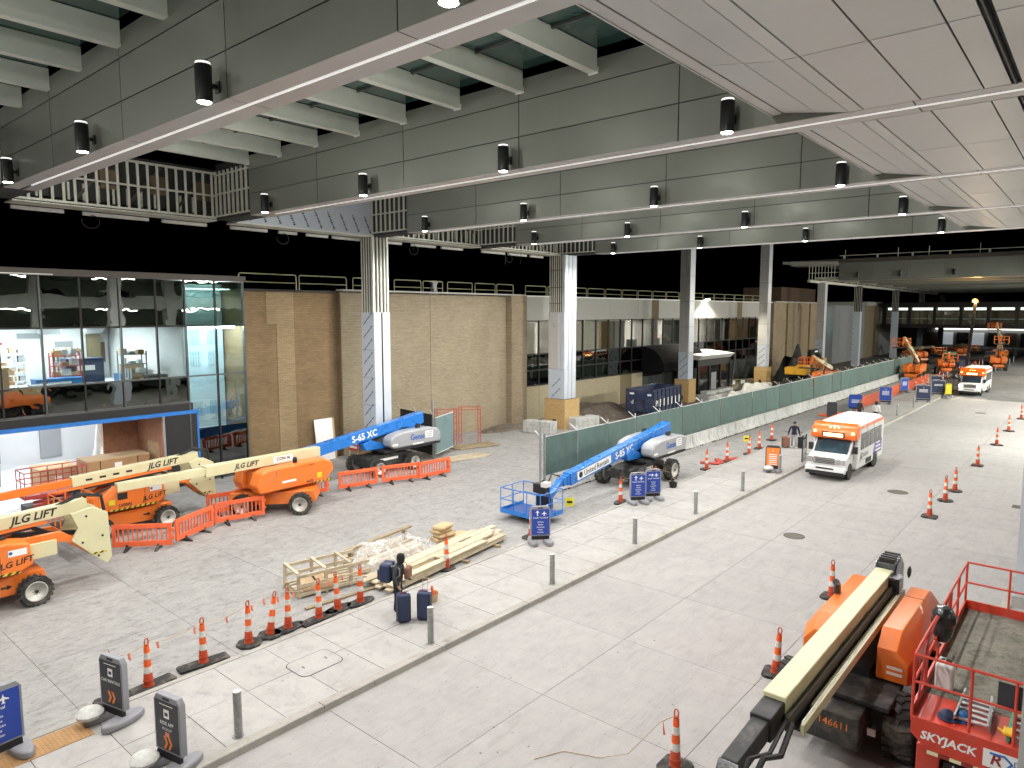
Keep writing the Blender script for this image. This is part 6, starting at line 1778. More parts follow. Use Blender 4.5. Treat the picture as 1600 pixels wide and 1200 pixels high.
# far return of the fence and gate by the brick wall
gt = thing('gate_fence', 'dark and grey screened gate panels on a tall pipe post by the brick wall', 'gate', (-31.0, 28.9, 0))
MB().cyl((0, 0, 0), (0, 0, 3.6), .06, n=8).build('post', 'galv_pipe', gt); MB().cyl((.12, .05, 0), (.12, .05, 2.6), .04, n=8).build('post', 'galv_pipe', gt)
MB().bar((.15, .1, 1.45), (-.85, 2.55, 1.45), .03, 2.2).build('grey_leaf', 'fence_grey', gt)
for z in (.33, 2.57): MB().bar((.15, .1, z), (-.85, 2.55, z), .05, .05).build('leaf_frame', 'galv_cap', gt)
MB().bar((-.05, -.02, 1.5), (-3.6, .5, 1.5), .03, 2.5).build('black_screen', 'fence_black', gt)
for f in (0, .5, 1): MB().cyl((-.05 - 3.55 * f, -.02 + .52 * f, 2.75), (.1 - 3.55 * f, -.3 + .52 * f, 3.1), .02, n=6).build('barb_arm', 'galv_cap', gt)
# red scaffold frames
def scaff(x, y, rz, lb):
    t = thing('scaffold_frame', lb, 'scaffold', (x, y, 0), rz, 'red scaffold frames by the brick wall')
    for s in (-.75, .75):
        for d in (0, .18): MB().cyl((s + d * (-1 if s > 0 else 1), 0, 0), (s + d * (-1 if s > 0 else 1), 0, 2.55), .028, n=6).build('tube', 'red_scaffold', t)
        for z in (.5, 1.0, 1.5, 2.0): MB().cyl((s, 0, z), (s + .18 * (-1 if s > 0 else 1), 0, z), .02, n=6).build('rung', 'red_scaffold', t)
    for z in (2.3, 2.52): MB().cyl((-.75, 0, z), (.75, 0, z), .026, n=6).build('tube', 'red_scaffold', t)
scaff(-33.3, 32.2, R(62), 'red scaffold frame standing nearest the grey gate leaf'); scaff(-33.0, 34.2, R(50), 'red scaffold frame farther along the brick wall')
def plank_pile(x, y, w, n, rz, lb, m='lumber', cat='timber', nm='timber_pile'):
    t = thing(nm, lb, cat, (x, y, 0), rz)
    for i in range(n):
        o = box(-w, w, -.07, .07, 0, .05).build('plank', m, t)
        o.location = (random.uniform(-.2, .2), (i % 8) * .17 - .6 + random.uniform(-.03, .03), (i // 8) * .055); o.rotation_euler = (0, 0, random.uniform(-.12, .12))
plank_pile(-29.9, 30.3, 1.6, 14, R(84), 'pale loose planks on the ground by the barricades')
plank_pile(-31.9, 33.4, 1.5, 16, R(75), 'brown loose planks under the red scaffold frames', 'lumber_old')
# ================================================================== TIMBER AND PALLETS ON THE LANE
t = thing('slatted_crate', 'open wooden crate frame holding cardboard by the striped cones', 'crate', (-19.2, 13.0, 0), R(78))
W_, D_, H_ = 1.15, .62, .72
for sx in (-W_, -.25, .6):
    for sy in (-D_, D_): box(sx - .045, sx + .045, sy - .045, sy + .045, 0, H_).build('upright', 'lumber', t)
for z in (.12, .42, H_):
    for sy in (-D_, D_): box(-W_ - .05, W_ + .1, sy - .06, sy - .0, z - .05, z + .05).build('side_rail', 'lumber', t)
for sx in (-W_, -.25, .6):
    box(sx - .05, sx + .05, -D_, D_, H_ + .052, H_ + .10).build('cross_rail', 'lumber', t); box(sx - .05, sx + .05, -D_, D_, .0, .068).build('skid', 'lumber_old', t)
for i in range(5): box(-W_, W_, -D_ + .05 + i * .25, -D_ + .2 + i * .25, .172, .196).build('deck_board', 'lumber', t)
t2 = thing('cardboard_sheet', 'folded cardboard sheets strapped inside the crate frame', 'cardboard', (-18.95, 12.6, .2), R(70))
MB().prism([(-.6, 0), (.5, 0), (.55, .06), (.1, .26), (-.6, .1)], 'y', -.38, .38).build('fold', 'carton_tan', t2); box(-.2, -.16, -.39, .39, .0, .24).build('strap', 'black', t2)
t = thing('board_stack', 'stack of long pale boards lying on dark bearers along the median edge', 'timber', (-18.0, 17.1, 0), R(97))
for sx in (-1.9, .2, 2.2): box(sx - .06, sx + .06, -1.1, .85, 0, .1).build('bearer', 'lumber_old', t)
rnd = random.Random(4)
for lay in range(5):
    n = 6 - lay // 2
    for i in range(n):
        L = rnd.uniform(2.9, 3.4) if lay < 3 else rnd.uniform(1.4, 3.0)
        o = box(-L, L, -.125, .125, 0, .055).build('board', 'lumber', t)
        off = 0 if lay < 3 else rnd.choice((-.6, .7))
        o.location = (off + rnd.uniform(-.25, .25), -.7 + i * .27 + rnd.uniform(-.02, .02), .102 + lay * .058); o.rotation_euler = (0, 0, rnd.uniform(-.008, .008))
t = thing('loose_plank', 'single brown plank propped over the plastic sheeting', 'plank', (-19.7, 15.6, .3), R(88))
MB().bar((-1.4, 0, .38), (1.5, 0, .62), .16, .07).build('board', 'lumber_old', t); MB().bar((-1.1, -.9, .34), (.9, -.8, .44), .1, .06).build('board', 'lumber_old', t)
for s in (-1.2, 1.2): box(s - .05, s + .05, -.1, .1, -.3, .40 + s * .09).build('prop', 'lumber_old', t)
t = thing('loose_plank', 'long plank on the ground in front of the crate frame', 'plank', (-17.75, 13.4, 0), R(84))
box(-2.0, 2.0, -.07, .07, 0, .06).build('board', 'lumber_old', t)
# plastic sheet over the timber
n = 34; vs = []; rnd = random.Random(9)
ph = [(rnd.uniform(1, 5), rnd.uniform(1, 6), rnd.uniform(0, 6)) for _ in range(9)]
for i in range(n + 1):
    for j in range(n + 1):
        u, v = i / n, j / n
        x = -.95 + 1.9 * u + .12 * math.sin(5 * v); y = -1.7 + 3.4 * v + .15 * math.sin(7 * u)
        e = min(u, 1 - u, v, 1 - v)
        z = .12 + .62 * min(1, e * 4.5) ** .7 - .18 * math.exp(-((u - .5) ** 2 + (v - .55) ** 2) * 9)
        r_ = math.hypot(u - .5, v - .5); a = math.atan2(v - .5, u - .5)
        z += .035 * math.sin(14 * a + 6 * r_) * min(1, r_ * 3) + .02 * sum(math.sin(p * 4 * u + q * 3 * v + c) for p, q, c in ph) / 3
        vs.append((x, y, max(.02, z)))
fs = [(i * (n + 1) + j, (i + 1) * (n + 1) + j, (i + 1) * (n + 1) + j + 1, i * (n + 1) + j + 1) for i in range(n) for j in range(n)]
o = MB().add(vs, fs).build('plastic_sheet', 'poly_film', smooth=True); o.location = (-19.35, 15.75, .12)
tag(o, 'clear plastic sheeting draped over the timber beside the boards', 'plastic sheet')
# things under the sheet: pale boards
t = thing('board_stack', 'low pallet of pale boards under the plastic sheeting', 'timber', (-19.35, 15.6, 0), R(95))
for i in range(5): box(-1.3, 1.3, -.7 + i * .3, -.45 + i * .3, .08, .45).build('board', 'lumber', t)
for s in (-1, 0, 1): box(s - .05, s + .05, -.75, .8, 0, .078).build('bearer', 'lumber_old', t)
def bag(x, y, z, rz, lb, m='paper_bag', sx=.4, sy=.26, h=.16, grp='bags on the lane'):
    t = thing('cement_bag', lb, 'bag', (x, y, z), rz, grp)
    MB().box(-sx, sx, -sy, sy, 0, h).build('sack', m, t, bevel=min(h * .45, .07), seg=3)
    MB().box(sx - .01, sx + .03, -sy * .8, sy * .8, h * .4, h * .6).build('seam', m, t)
for i, (dx, dy, z, lb) in enumerate(((0, 0, 0, 'bottom paper cement bag of the small pile behind the boards'), (.05, .05, .165, 'second paper cement bag from the ground in the pile'), (-.05, 0, .33, 'third paper cement bag in the pile'), (.02, .02, .495, 'topmost paper cement bag of the pile'), (.2, .75, 0, 'paper cement bag lying beside the pile'))):
    bag(-19.5 + dx, 18.6 + dy, z, R(75 + i * 9), lb)
# ================================================================== LUGGAGE, BUCKETS
def suitcase(x, y, z, rz, lb, m='navy_bag', h=.74, w=.27, d=.18, pull=True):
    t = thing('suitcase', lb, 'suitcase', (x, y, z), rz, 'suitcases on the median')
    b = MB().box(-w, w, -d, d, .05, .05 + h).build('shell', m, t, bevel=.06, seg=3)
    box(-w * .8, w * .8, -d - .015, -d + .001, .15, .05 + h * .85).build('front_pocket', m, t, bevel=.012)
    for sx in (-.18, .18): MB().cyl((sx - .02, d - .04, .03), (sx + .02, d - .04, .03), .035, n=10).build('wheel', 'black', t)
    for sx in (-w + .03, w - .03): box(sx - .015, sx + .015, -d - .02, -d, .1, h - .02).build('piping', 'black', t)
    MB().tube([(-.08, 0, h + .05), (-.06, 0, h + .085), (.06, 0, h + .085), (.08, 0, h + .05)], .014, 6).build('grip', 'dark_red', t)
    box(.1, .2, -.02, .02, h + .052, h + .06).build('baggage_tag', 'white_print', t)
    if pull:
        for sx in (-.07, .07): MB().cyl((sx, d - .04, h + .04), (sx, d - .04, h + .36), .009, n=6).build('pull_rod', 'alu', t)
        MB().cyl((-.09, d - .04, h + .36), (.09, d - .04, h + .36), .016, n=6).build('pull_grip', 'black', t)
suitcase(-14.86, 12.62, Z, R(58), 'navy suitcase standing closest to the backpacker', h=.80, w=.20, d=.16)
suitcase(-14.52, 13.12, Z, R(36), 'navy suitcase behind the bollard, second of the pair', h=.80, w=.20, d=.16)
t = thing('bucket', 'pale round tub holding a small orange cone by the suitcases', 'bucket', (-15.3, 14.15, Z))
MB().lathe([(.15, 0), (.2, .26), (.215, .28), (.19, .27), (.14, .03), (0, .03)], n=18).build('tub', 'carton_tan', t)
t = thing('traffic_cone', 'small orange cone standing in the pale tub', 'traffic cone', (-15.36, 14.2, Z + .035))
MB().lathe([(.10, 0), (.03, .42), (0, .43)], n=12).build('cone', 'orange_cone', t); MB().lathe([(.12, 0), (.12, .015), (.09, .018)], n=12).build('base', 'orange_cone', t)
t = thing('bucket', 'black bucket hanging on a cord by the lift wheel', 'bucket', (-16.3, 31.7, Z))
MB().lathe([(.17, 0), (.22, .26), (.235, .27), (.21, .26), (.16, .03), (0, .03)], n=18).build('pail', 'black', t); MB().tube([(-.2, 0, .26), (0, 0, .55), (.2, 0, .26)], .01, 5).build('cord', 'rope', t); MB().cyl((0, 0, .55), (0, .05, 1.2), .006, n=4).build('cord', 'rope', t)
for i, (x, y, rz, lb) in enumerate(((-17.5, 38.6, .3, 'red sandbag lying first beside the middle cone'), (-16.95, 40.5, 1.4, 'red sandbag lying across beside the middle cone'), (-17.3, 39.5, 2.2, 'red sandbag in the middle of the red heap'))):
    bag(x, y, 0, rz, lb, 'red_scaffold', .55, .18, .12, 'red sandbags')
for i in range(5): bag(-18.2 + .3 * i, 63.0 + i * .6, 0, i, 'orange sandbag heaped beyond the parked bus roof', 'orange_barrier', .45, .25, .2, 'orange sandbags')
for x, y, lb in ((-18.0, 25.1, 'small yellow tag sheet hanging from the rope by the blue basket'), (-18.2, 45.8, 'small yellow tag sheet hanging beyond the red sandbags')):
    t = thing('caution_tag', lb, 'tag', (x, y, 0), R(40)); box(-.2, .2, -.004, .004, .25, .65).build('sheet', 'yellow_tape', t); box(-.12, .12, -.008, -.0045, .4, .5).build('mark', 'black_print', t); MB().cyl((-.19, 0, 0), (-.19, 0, .66), .008, n=5).build('stake', 'rope', t)

# ================================================================== PEOPLE
def person(loc, rz, label, J, mats, pick, extra=None, scale=1.0):
    """J: joint -> (x, y, z, r); body grown with a skin modifier into one mesh. mats/pick colour it by height"""
    t = thing('person', label, 'person', loc, rz)
    t.scale = (scale,) * 3
    names = list(J); idx = {k: i for i, k in enumerate(names)}
    E = [('pelvis', 'spine'), ('spine', 'chest'), ('chest', 'neck'), ('neck', 'head'), ('head', 'crown')]
    for s in 'LR':
        E += [('chest', 'sh' + s), ('sh' + s, 'el' + s), ('el' + s, 'wr' + s), ('wr' + s, 'ha' + s), ('pelvis', 'hip' + s), ('hip' + s, 'kn' + s), ('kn' + s, 'an' + s), ('an' + s, 'toe' + s)]
    me = bpy.data.meshes.new('body')
    me.from_pydata([J[k][:3] for k in names], [(idx[a], idx[b]) for a, b in E], [])
    o = bpy.data.objects.new('body', me); COL.objects.link(o)
    sk = o.modifiers.new('skin', 'SKIN'); sk.use_smooth_shade = True
    bpy.context.view_layer.objects.active = o
    for i, k in enumerate(names):
        r = J[k][3]
        sv = me.skin_vertices[0].data[i]
        sv.radius = r if isinstance(r, tuple) else (r, r); sv.use_root = (k == 'pelvis')
    sb = o.modifiers.new('sub', 'SUBSURF'); sb.levels = 2; sb.render_levels = 2
    dg = bpy.context.evaluated_depsgraph_get()
    m2 = bpy.data.meshes.new_from_object(o.evaluated_get(dg))
    bpy.data.objects.remove(o)
    # fingers joined into the same mesh
    bm = bmesh.new(); bm.from_mesh(m2)
    nf = len(bm.faces)
    for s in 'LR':
        w, h = Vector(J['wr' + s][:3]), Vector(J['ha' + s][:3])
        d = (h - w).normalized(); side = d.cross(Vector((1, 0, 0)) if abs(d.x) < .7 else Vector((0, 0, 1))).normalized()
        for k in range(5):
            mb = MB()
            if k < 4:
                b0 = h + side * ((k - 1.5) * .019); L = (.07, .08, .075, .06)[k]
                b1 = b0 + d * L * .55; b2 = b1 + (d + side.cross(d) * .7).normalized() * L * .45
            else:
                b0 = w + (h - w) * .5 + side * .032; b1 = b0 + (d + side).normalized() * .035; b2 = b1 + d * .03
            mb.cyl(b0, b1, .010, .009, n=6); mb.cyl(b1, b2, .009, .007, n=6)
            vv = [bm.verts.new(v) for v in mb.v]
            for f in mb.f:
                try: bm.faces.new([vv[i] for i in f])
                except ValueError: pass
    bmesh.ops.recalc_face_normals(bm, faces=bm.faces[:])
    for f in bm.faces: f.smooth = True
    bm.to_mesh(m2); bm.free()
    for q in mats: m2.materials.append(MATS[q])
    for p in m2.polygons: p.material_index = pick(p.center)
    m2.name = 'body'
    b = bpy.data.objects.new('body', m2); COL.objects.link(b); b.parent = t
    hx, hy, hz, hr = J['head'][0], J['head'][1], J['head'][2], .1
    fc_ = MB()
    for s in (-1, 1):
        fc_.lathe([(0, -.012), (.012, 0), (0, .012)], c=(hx + .088, hy + s * .035, hz + .01), n=8)
    fc_.lathe([(0, .03), (.01, .01), (.018, -.02), (0, -.03)], c=(hx + .105, hy, hz - .02), n=8)
    fc_.box(hx + .085, hx + .098, hy - .025, hy + .025, hz - .068, hz - .058)
    fc_.build('face', 'skin' if extra != 'hood' else 'skin', t)
    return t
def joints(lean=0.0, armL=None, armR=None, stride=.0, w=1.0):
    J = {'pelvis': (0, 0, .95, .135 * w), 'spine': (.01 + lean * .3, 0, 1.14, .125 * w), 'chest': (.02 + lean * .7, 0, 1.34, (.15 * w, .13 * w)), 'neck': (.03 + lean, 0, 1.5, .058), 'head': (.06 + lean * 1.2, 0, 1.63, .098), 'crown': (.06 + lean * 1.2, 0, 1.70, .085)}
    aL = armL or [(.0, .20, 1.41), (.03, .26, 1.13), (.12, .27, .90), (.16, .27, .83)]
    aR = armR or [(.0, -.20, 1.41), (.03, -.26, 1.13), (.12, -.27, .90), (.16, -.27, .83)]
    for s, A, sg in (('L', aL, 1), ('R', aR, -1)):
        for nm, p, r in zip(('sh', 'el', 'wr', 'ha'), A, (.075, .058, .040, .036)): J[nm + s] = (p[0] + (lean * .7 if nm == 'sh' else 0), p[1], p[2], r)
        st = stride * sg
        J['hip' + s] = (0, sg * .09, .90, .105); J['kn' + s] = (st * .5 + .03, sg * .1, .5, .072); J['an' + s] = (st - .02, sg * .1, .09, .048); J['toe' + s] = (st + .14, sg * .115, .045, .042)
    return J
# traveller with the backpack beside the two navy suitcases
J = joints(.06, armL=[(.0, .20, 1.41), (.08, .26, 1.15), (.26, .18, 1.02), (.33, .14, .99)], armR=[(.0, -.20, 1.41), (.02, -.27, 1.14), (.14, -.28, .92), (.19, -.28, .86)], stride=.03, w=1.22)
tp = person((-15.5, 12.95, Z), R(25), 'person in dark jacket and black hood with a backpack, standing by two suitcases', J, ['black_soft', 'jacket_dark', 'black', 'skin'],
       lambda c: 2 if c.z < .10 else (0 if c.z < .93 and abs(c.y) < .2 else (3 if c.z < .93 else (1 if c.z < 1.49 else 0))), 'hood')
MB().lathe([(.0, .15), (.09, .13), (.125, .05), (.122, -.05), (.10, -.13), (.0, -.14)], c=(.115, 0, 1.66), n=16).build('hood', 'black_soft', tp, smooth=True)
for s in (-1, 1): MB().tube([(-.13, s * .13, 1.42), (.0, s * .14, 1.48), (.13, s * .13, 1.38), (.14, s * .14, 1.2), (.0, s * .16, 1.05)], .022, 6).build('strap', 'sign_grey', tp)
for s in (-.1, .1): MB().box(.05, .2, s - .05, s + .05, 0, .03).build('shoe_sole', 'white_paint', tp)
bk = thing('backpack', 'large navy backpack worn by the hooded person', 'backpack', (-15.5, 12.95, Z), R(25))
MB().box(-.50, -.13, -.24, .24, .92, 1.5).build('main_pack', 'navy_bag', bk, bevel=.09, seg=3); MB().box(-.58, -.46, -.18, .18, .98, 1.3).build('pocket', 'navy_bag', bk, bevel=.04)
for s in (-.12, .12): MB().box(-.41, -.11, s - .012, s + .012, 1.38, 1.515).build('zip_strap', 'sign_grey', bk, bevel=.005)
hb_ = thing('hand_bag', 'brown shoulder bag held in front of the hooded person', 'bag', (-15.5, 12.95, Z), R(25))
MB().box(.2, .36, -.02, .3, 1.02, 1.38).build('pouch', 'brown_bag', hb_, bevel=.06, seg=3); MB().tube([(.3, .1, 1.36), (.2, .16, 1.48), (.05, .15, 1.5)], .014, 6).build('strap', 'brown_bag', hb_)
# walker with two black cases at the bus
J = joints(.03, armL=[(.0, .21, 1.41), (-.05, .30, 1.14), (-.02, .36, .90), (0, .37, .83)], armR=[(.0, -.21, 1.41), (-.05, -.30, 1.14), (-.02, -.36, .90), (0, -.37, .83)], stride=.14)
tq = person((-15.15, 46.1, Z), R(-62), 'person in navy hoodie and grey trousers walking with two black cases', J, ['pants_grey', 'jacket_navy', 'white_paint', 'skin'],
       lambda c: 2 if c.z < .10 else (0 if c.z < .90 and abs(c.y) < .24 else (3 if c.z < .88 else (1 if c.z < 1.5 else 3))))
MB().lathe([(0, .115), (.07, .10), (.105, .04), (.1, -.03), (.085, -.05)], c=(.085, 0, 1.67), n=14).build('hair', 'hair', tq, smooth=True)
a_ = R(-62)
for s, lb in ((1, 'black upright case in the left hand of the walking person'), (-1, 'black case with brown side on the bus side of the walker')):
    off = Vector((-.05, s * .5, 0)); off.rotate(Matrix.Rotation(a_, 3, 'Z'))
    suitcase(-15.15 + off.x, 46.1 + off.y, Z, a_ + 1.57, lb, 'black_soft' if s > 0 else 'brown_bag', .68, .24, .17)
# two people seen over the bus roof
tr_ = person((-15.0, 61.2, Z), R(60), 'person in dark jacket standing beyond the parked bus', joints(.02), ['black_soft', 'jacket_dark', 'black', 'skin'], lambda c: 2 if c.z < .1 else (0 if c.z < .93 and abs(c.y) < .2 else (3 if c.z < .93 or c.z > 1.5 else 1)))
MB().lathe([(0, .115), (.07, .10), (.105, .04), (.1, -.03), (.085, -.06)], c=(.075, 0, 1.67), n=14).build('hair', 'brown_bag', tr_, smooth=True)
tr_ = person((-13.7, 60.8, Z), R(80), 'person in white top with long dark hair beyond the parked bus', joints(.02), ['black_soft', 'cloth_white', 'black', 'skin'], lambda c: 2 if c.z < .1 else (0 if c.z < .93 and abs(c.y) < .2 else (3 if c.z < .93 or c.z > 1.5 else 1)))
MB().lathe([(0, .115), (.07, .10), (.11, .04), (.12, -.08), (.11, -.22), (.07, -.28)], c=(.055, 0, 1.67), n=14).build('hair', 'hair', tr_, smooth=True)
for i, (x, y) in enumerate(((-14.4, 172), (-13.4, 165))):
    tr_ = person((x, y, 0), R(-70), ('distant person in dark clothes far down the road' if i == 0 else 'distant person in blue trousers far down the road'), joints(.0), ['navy_bag' if i else 'black_soft', 'jacket_dark', 'black', 'skin'], lambda c: 2 if c.z < .1 else (0 if c.z < .93 and abs(c.y) < .2 else (3 if c.z < .93 or c.z > 1.5 else 1)))
    MB().lathe([(0, .115), (.07, .10), (.105, .04), (.1, -.03), (.085, -.06)], c=(.07, 0, 1.67), n=10).build('hair', 'hair', tr_, smooth=True)

# ================================================================== YARD BEHIND THE FENCE
t = thing('dumpster', 'open navy roll-off dumpster with ribbed sides', 'dumpster', (-30.3, 55.0, 0), R(4))
L_, Wd, H_ = 3.0, 1.2, 2.35
for s in (-1, 1):
    box(s * Wd - .04, s * Wd + .04, -L_, L_, .35, H_).build('side_wall', 'dumpster_navy', t)
    for i in range(8): box(s * Wd + (.041 if s > 0 else -.12), s * Wd + (.12 if s > 0 else -.041), -L_ + .1 + i * .81, -L_ + .22 + i * .81, .35, H_ - .05).build('rib', 'dumpster_navy', t)
    MB().cyl((s * Wd, -L_, H_), (s * Wd, L_, H_), .07, n=8).build('top_rail', 'dumpster_navy', t)
MB().prism([(-L_ + .25, .2), (-L_, .5), (-L_, H_), (-L_ + .08, H_), (-L_ + .3, .3)], 'x', -Wd + .05, Wd - .05).build('front_wall', 'dumpster_navy', t)
box(-Wd, Wd, L_ - .08, L_, .35, H_).build('end_wall', 'dumpster_navy', t); box(-Wd, Wd, -L_ + .2, L_ - .1, .2, .34).build('floor_pan', 'dumpster_navy', t)
for s in (-.4, .4): MB().bar((s * 1.3, -L_ - .06, .3), (s, -L_ - .04, 1.5), .08, .08).build('hook_frame', 'chassis_black', t); box(s - .06, s + .06, -L_, L_, 0, .199).build('skid', 'chassis_black', t)
box(-.4, .4, -L_ - .07, -L_ - .01, 1.45, 1.53).build('hook_bar', 'chassis_black', t)
lettering('PI', .7, 'white_print', t, (Wd + .125, -2.3, 1.2), (0, 1, 0), (0, 0, 1), bold=.02)
for i in range(6): box(Wd + .121, Wd + .127, -1.75 + i * .8, -1.55 + i * .8, .9, 1.55).build('side_print', 'white_print', t)
lettering('d', .5, 'white_print', t, (-.65, -L_ - .012, 1.3), (1, 0, 0), (0, 0, 1)); box(.75, 1.1, -L_ - .012, -L_ - .003, 1.9, 2.05).build('decal', 'white_print', t); box(-.9, -.5, -L_ - .012, -L_ - .003, 1.95, 2.1).build('decal', 'white_print', t)
def cblock(x, y, rz, lb, w=1.2, z=0, h=.62, d=.5):
    t = thing('concrete_block', lb, 'concrete block', (x, y, z), rz, 'concrete blocks in the yard')
    box(-w, w, -d, d, 0, h).build('block', 'barrier_concrete', t, bevel=.04)
    for q in (.33, .66): box(-w * .98, w * .98, -d - .006, -d + .002, h * q - .015, h * q + .015).build('pour_line', 'kerb_concrete', t)
    MB().tube([(-.12, 0, h - .02), (-.1, 0, h + .08), (.1, 0, h + .08), (.12, 0, h - .02)], .02, 6).build('lifting_loop', 'iron_dark', t)
cblock(-31.9, 40.6, R(8), 'pale concrete block in front of the plywood column base', 1.2, 0, .9)
cblock(-30.6, 44.4, R(80), 'pale concrete block beside the plywood column base', 1.3, 0, .9)
for i in range(6):
    cblock(-31.6 + (i % 2) * 1.0, 67 + (i // 2) * 2.1, R(85), ORD[i // 2] + (' road-side' if i % 2 else ' wall-side') + ' concrete slab in the rows past the second plywood base', 1.0, 0, .5, .45)
for i in range(3): cblock(-31.2, 68 + i * 2.1, R(85), ORD[i] + ' concrete slab laid on top of the slab rows', 1.0, .505, .35, .4)
cblock(-30.4, 80.3, R(80), 'pale concrete block before the third plywood base', 1.6, 0, .7)
heap('tarp_heap', 'crumpled white tarpaulin heap behind the green fence', 'tarpaulin', (-29.9, 77, .0), 2.0, 3.4, 1.0, 'tarp_white', 11, 30, .28)
heap('tarp_heap', 'smaller white tarpaulin folds beside the heap', 'tarpaulin', (-29.2, 71.2, .0), 1.2, 2.2, .7, 'tarp_white', 13, 24, .28)
heap('soil_heap', 'brown soil bank sloping against the stone wall', 'soil', (-34.6, 51.0, -.02), 2.6, 5.0, .9, 'dirt', 21, 26, .25)
heap('rubble_heap', 'small dark rubble strip at the foot of the brick wall', 'rubble', (-35.0, 40.5, -.02), 1.0, 3.0, .3, 'dirt', 23, 22, .5)
t = thing('crowd_barrier', 'galvanised crowd barrier with white notices before the porch', 'barrier', (-32.6, 79.3, 0), R(62))
for z in (.2, 1.1): MB().cyl((-1.9, 0, z), (1.9, 0, z), .025, n=6).build('rail', 'pipe_yellow', t)
for i in range(17): MB().cyl((-1.9 + i * .2375, 0, .2), (-1.9 + i * .2375, 0, 1.1), .014, n=5).build('bar', 'pipe_yellow', t)
for x in (-.9, .5): box(x - .3, x + .3, -.03, -.02, .55, 1.0).build('notice', 'white_print', t)
for x in (-1.5, 1.5): box(x - .03, x + .03, -.3, .3, 0, .04).build('foot', 'steel_galv', t)
# excavator
t = thing('excavator', 'yellow and black tracked excavator behind the green fence', 'excavator', (-28.6, 88.5, 0), R(90))
for s in (-1.15, 1.15):
    MB().prism([(-2.0, .15), (-1.7, 0), (1.7, 0), (2.0, .15), (2.15, .5), (1.9, .85), (-1.9, .85), (-2.15, .5)], 'y', s - .28, s + .28).build('track', 'rubber', t, bevel=.04)
box(-1.5, 1.3, -1.25, 1.25, 1.1, 1.5).build('deck', 'chassis_black', t); MB().cyl((0, 0, .85), (0, 0, 1.1), .7, n=18).build('slew_ring', 'black', t)
MB().prism([(-2.3, 1.4), (-.2, 1.4), (-.2, 2.5), (-.9, 2.6), (-1.6, 2.6), (-2.3, 2.2)], 'y', -1.2, -.0).build('engine_cover', 'excavator_yellow', t, bevel=.05)
MB().prism([(-2.3, 1.4), (-.2, 1.4), (-.2, 2.3), (-2.3, 2.3)], 'y', .0, 1.2).build('rear_cover', 'excavator_yellow', t, bevel=.05)
for i in range(3): box(-1.9, -.5, -1.215, -1.2, 1.6 + i * .28, 1.7 + i * .28).build('vent_slot', 'chassis_black', t)
MB().prism([(-.1, 1.5), (1.4, 1.5), (1.5, 2.3), (1.1, 3.2), (-.1, 3.2)], 'y', .1, 1.2).build('cab', 'chassis_black', t, bevel=.04); box(.05, 1.2, .09, .099, 2.2, 3.05).build('cab_window', 'dark_glass', t)
MB().prism([(.8, 1.6), (2.5, 4.2), (4.6, 4.3), (6.2, 3.4), (6.1, 2.9), (4.5, 3.7), (2.9, 3.6), (1.4, 1.5)], 'y', -.45, .0).build('boom', 'black_gloss', t, bevel=.04)
MB().prism([(6.2, 3.5), (6.6, 3.2), (6.0, 1.2), (5.7, 1.2), (5.9, 3.0)], 'y', -.4, -.05).build('stick', 'black_gloss', t, bevel=.03)
MB().prism([(6.2, 1.3), (5.6, 1.2), (5.2, .3), (5.6, .05), (6.4, .2), (6.5, .8)], 'y', -.8, .4).build('bucket', 'chassis_black', t)
MB().cyl((1.3, -.22, 2.0), (3.0, -.22, 3.4), .09, n=8).build('boom_ram', 'chrome', t); box(3.7, 4.7, -.462, -.452, 3.86, 4.06).build('decal', 'white_print', t)
box(-.6, -.3, -.7, -.4, 2.6, 3.3).build('stack', 'red_scaffold', t)
heap('debris_heap', 'dark heap of covered materials behind the excavator arm', 'debris', (-31.5, 95.5, 0), 2.2, 5.0, 3.0, 'black_soft', 31, 26, .35)
# orange mesh fence on posts along the back of the far median
t = thing('mesh_fence', 'orange plastic mesh fence on posts at the back of the far median', 'fence', (-17.0, 68, 0))
for i in range(12):
    y = i * 2.8
    MB().cyl((0, y, 0), (0, y, 1.25), .03, n=6).build('post', 'orange_cone', t)
    mesh_ = MB()
    for k in range(6): mesh_.box(-.006, .006, y + .03, y + 2.77, .12 + k * .19, .16 + k * .19)
    for k in range(15): mesh_.box(-.008, .008, y + .05 + k * .19, y + .10 + k * .19, .12, 1.12)
    mesh_.build('mesh_panel', 'orange_barrier', t)
# clutter of the far work zone
rnd = random.Random(5)
for i in range(26):
    y = 92 + i * 2.6; x = -16.8 + .03 * (y - 92) + rnd.uniform(-.5, .5)
    channeliser((x, y, 0), 0, 'sq', 'striped cone in the crowded far row near the second bus', 'far striped cones')
t = thing('light_tower', 'dark mast with a glaring amber lamp standing among far lifts', 'light tower', (-14.4, 112, 0))
MB().bar((0, 0, .9), (.55, 0, 10.2), .35, .35).build('mast', 'black_gloss', t); box(-1.4, 1.4, -1.2, 1.2, .4, 1.1).build('trailer', 'chassis_black', t, bevel=.05)
for s in (-1, 1):
    for q in (-.8, .8): wheel(t, q, s * 1.1, .4, .3, 0)
box(.2, .9, -.25, .25, 10.2, 10.45).build('lamp_head', 'black', t); MB().lathe([(0, -.25), (.3, -.1), (.34, .1), (0, .3)], c=(.55, -.4, 10.45), n=12).build('lamp', 'orange_lamp', t)
l = bpy.data.lights.new('amber', 'POINT'); l.energy = 1300; l.color = (1, .55, .18); l.shadow_soft_size = .3
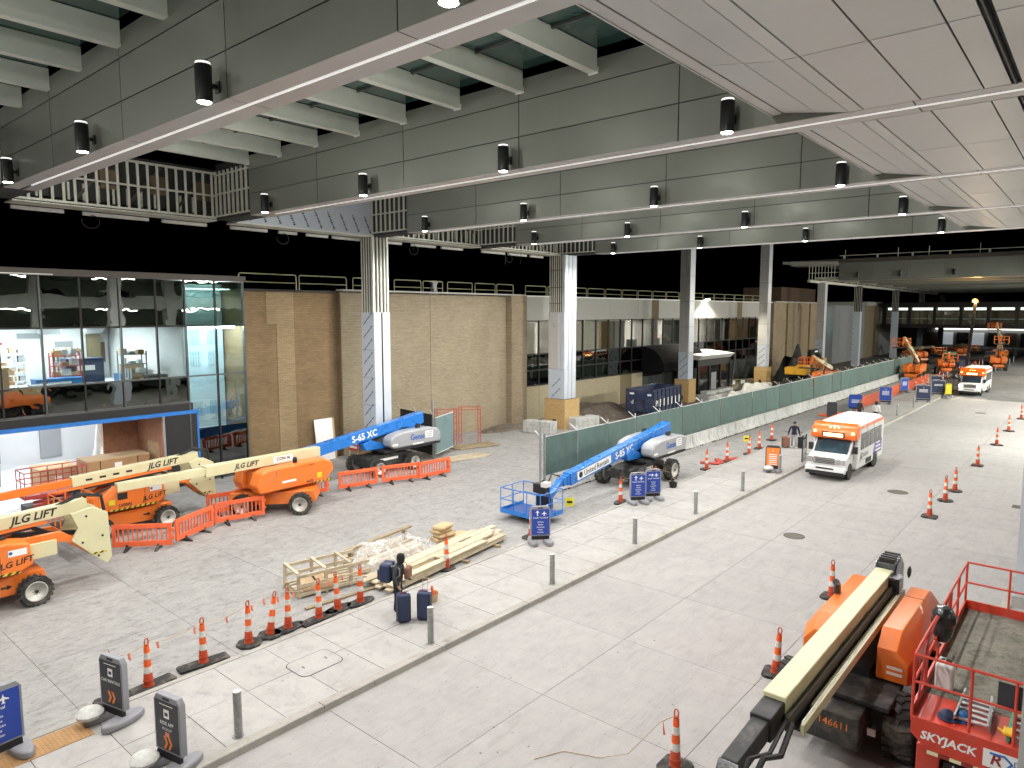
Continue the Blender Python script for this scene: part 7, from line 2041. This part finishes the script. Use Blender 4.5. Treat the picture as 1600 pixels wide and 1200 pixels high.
o = bpy.data.objects.new('amber', l); COL.objects.link(o); o.parent = t; o.location = (.55, -.9, 10.4)
jlg_straight((-17.8, 118, 0), 'orange lift with its boom low beside the light tower', R(-75), 8, length=6, group='far boom lifts')
jlg_straight((-14.6, 150, 0), 'orange lift with cream boom raised far down the row of bollards', R(-95), 42, length=7, group='far boom lifts')
jlg_straight((-25.5, 140, 0), 'orange lift parked under the far bridge columns', R(-40), 6, length=6, group='far boom lifts')
def utility(x, y, rz, m, lb):
    t = thing('work_truck', lb, 'truck', (x, y, 0), rz, 'work vehicles in the far zone')
    box(-2.4, 2.4, -.95, .95, .5, 1.2).build('body', m, t, bevel=.06); MB().prism([(.4, 1.2), (2.0, 1.2), (1.6, 2.1), (.5, 2.1)], 'y', -.9, .9).build('cab', m, t, bevel=.06); box(.6, 1.6, -.91, .91, 1.35, 1.95).build('windows', 'dark_glass', t)
    box(-2.3, .2, -.8, .8, 1.2, 1.6).build('load', 'chassis_black', t)
    for s in (-1, 1):
        for q in (-1.5, 1.5): wheel(t, q, s * .85, .42, .3, 0)
utility(-17.5, 128, R(80), 'navy_bag', 'dark blue work truck behind the light tower'); utility(-20.5, 140, R(100), 'green_edge', 'green work truck by the orange far lift'); utility(-15.3, 146, R(95), 'car_dark', 'black work truck near the far bollards')
# unseen fill lights added along the garage side to brighten the far road
for i, y in enumerate((58, 76, 94, 114, 136)):
    t = thing('road_fill_light', 'unseen boxy fill light added on the garage face above the road', 'wall light', (2.05, y, 11.2), 0, 'added fill lights along the garage')
    box(-.25, .1, -.25, .25, -.1, .15).build('housing', 'black_fixture', t); box(-.24, -.05, -.2, .2, -.13, -.101).build('lens', 'lamp_lens', t)
    l = bpy.data.lights.new('road_fill', 'SPOT'); l.energy = 16000; l.color = (1.0, 1.0, .92); l.spot_size = R(160); l.spot_blend = .5; l.shadow_soft_size = .2
    o = bpy.data.objects.new('road_fill', l); COL.objects.link(o); o.parent = t; o.location = (-.2, 0, -.2); o.rotation_euler = (0, R(40), 0)
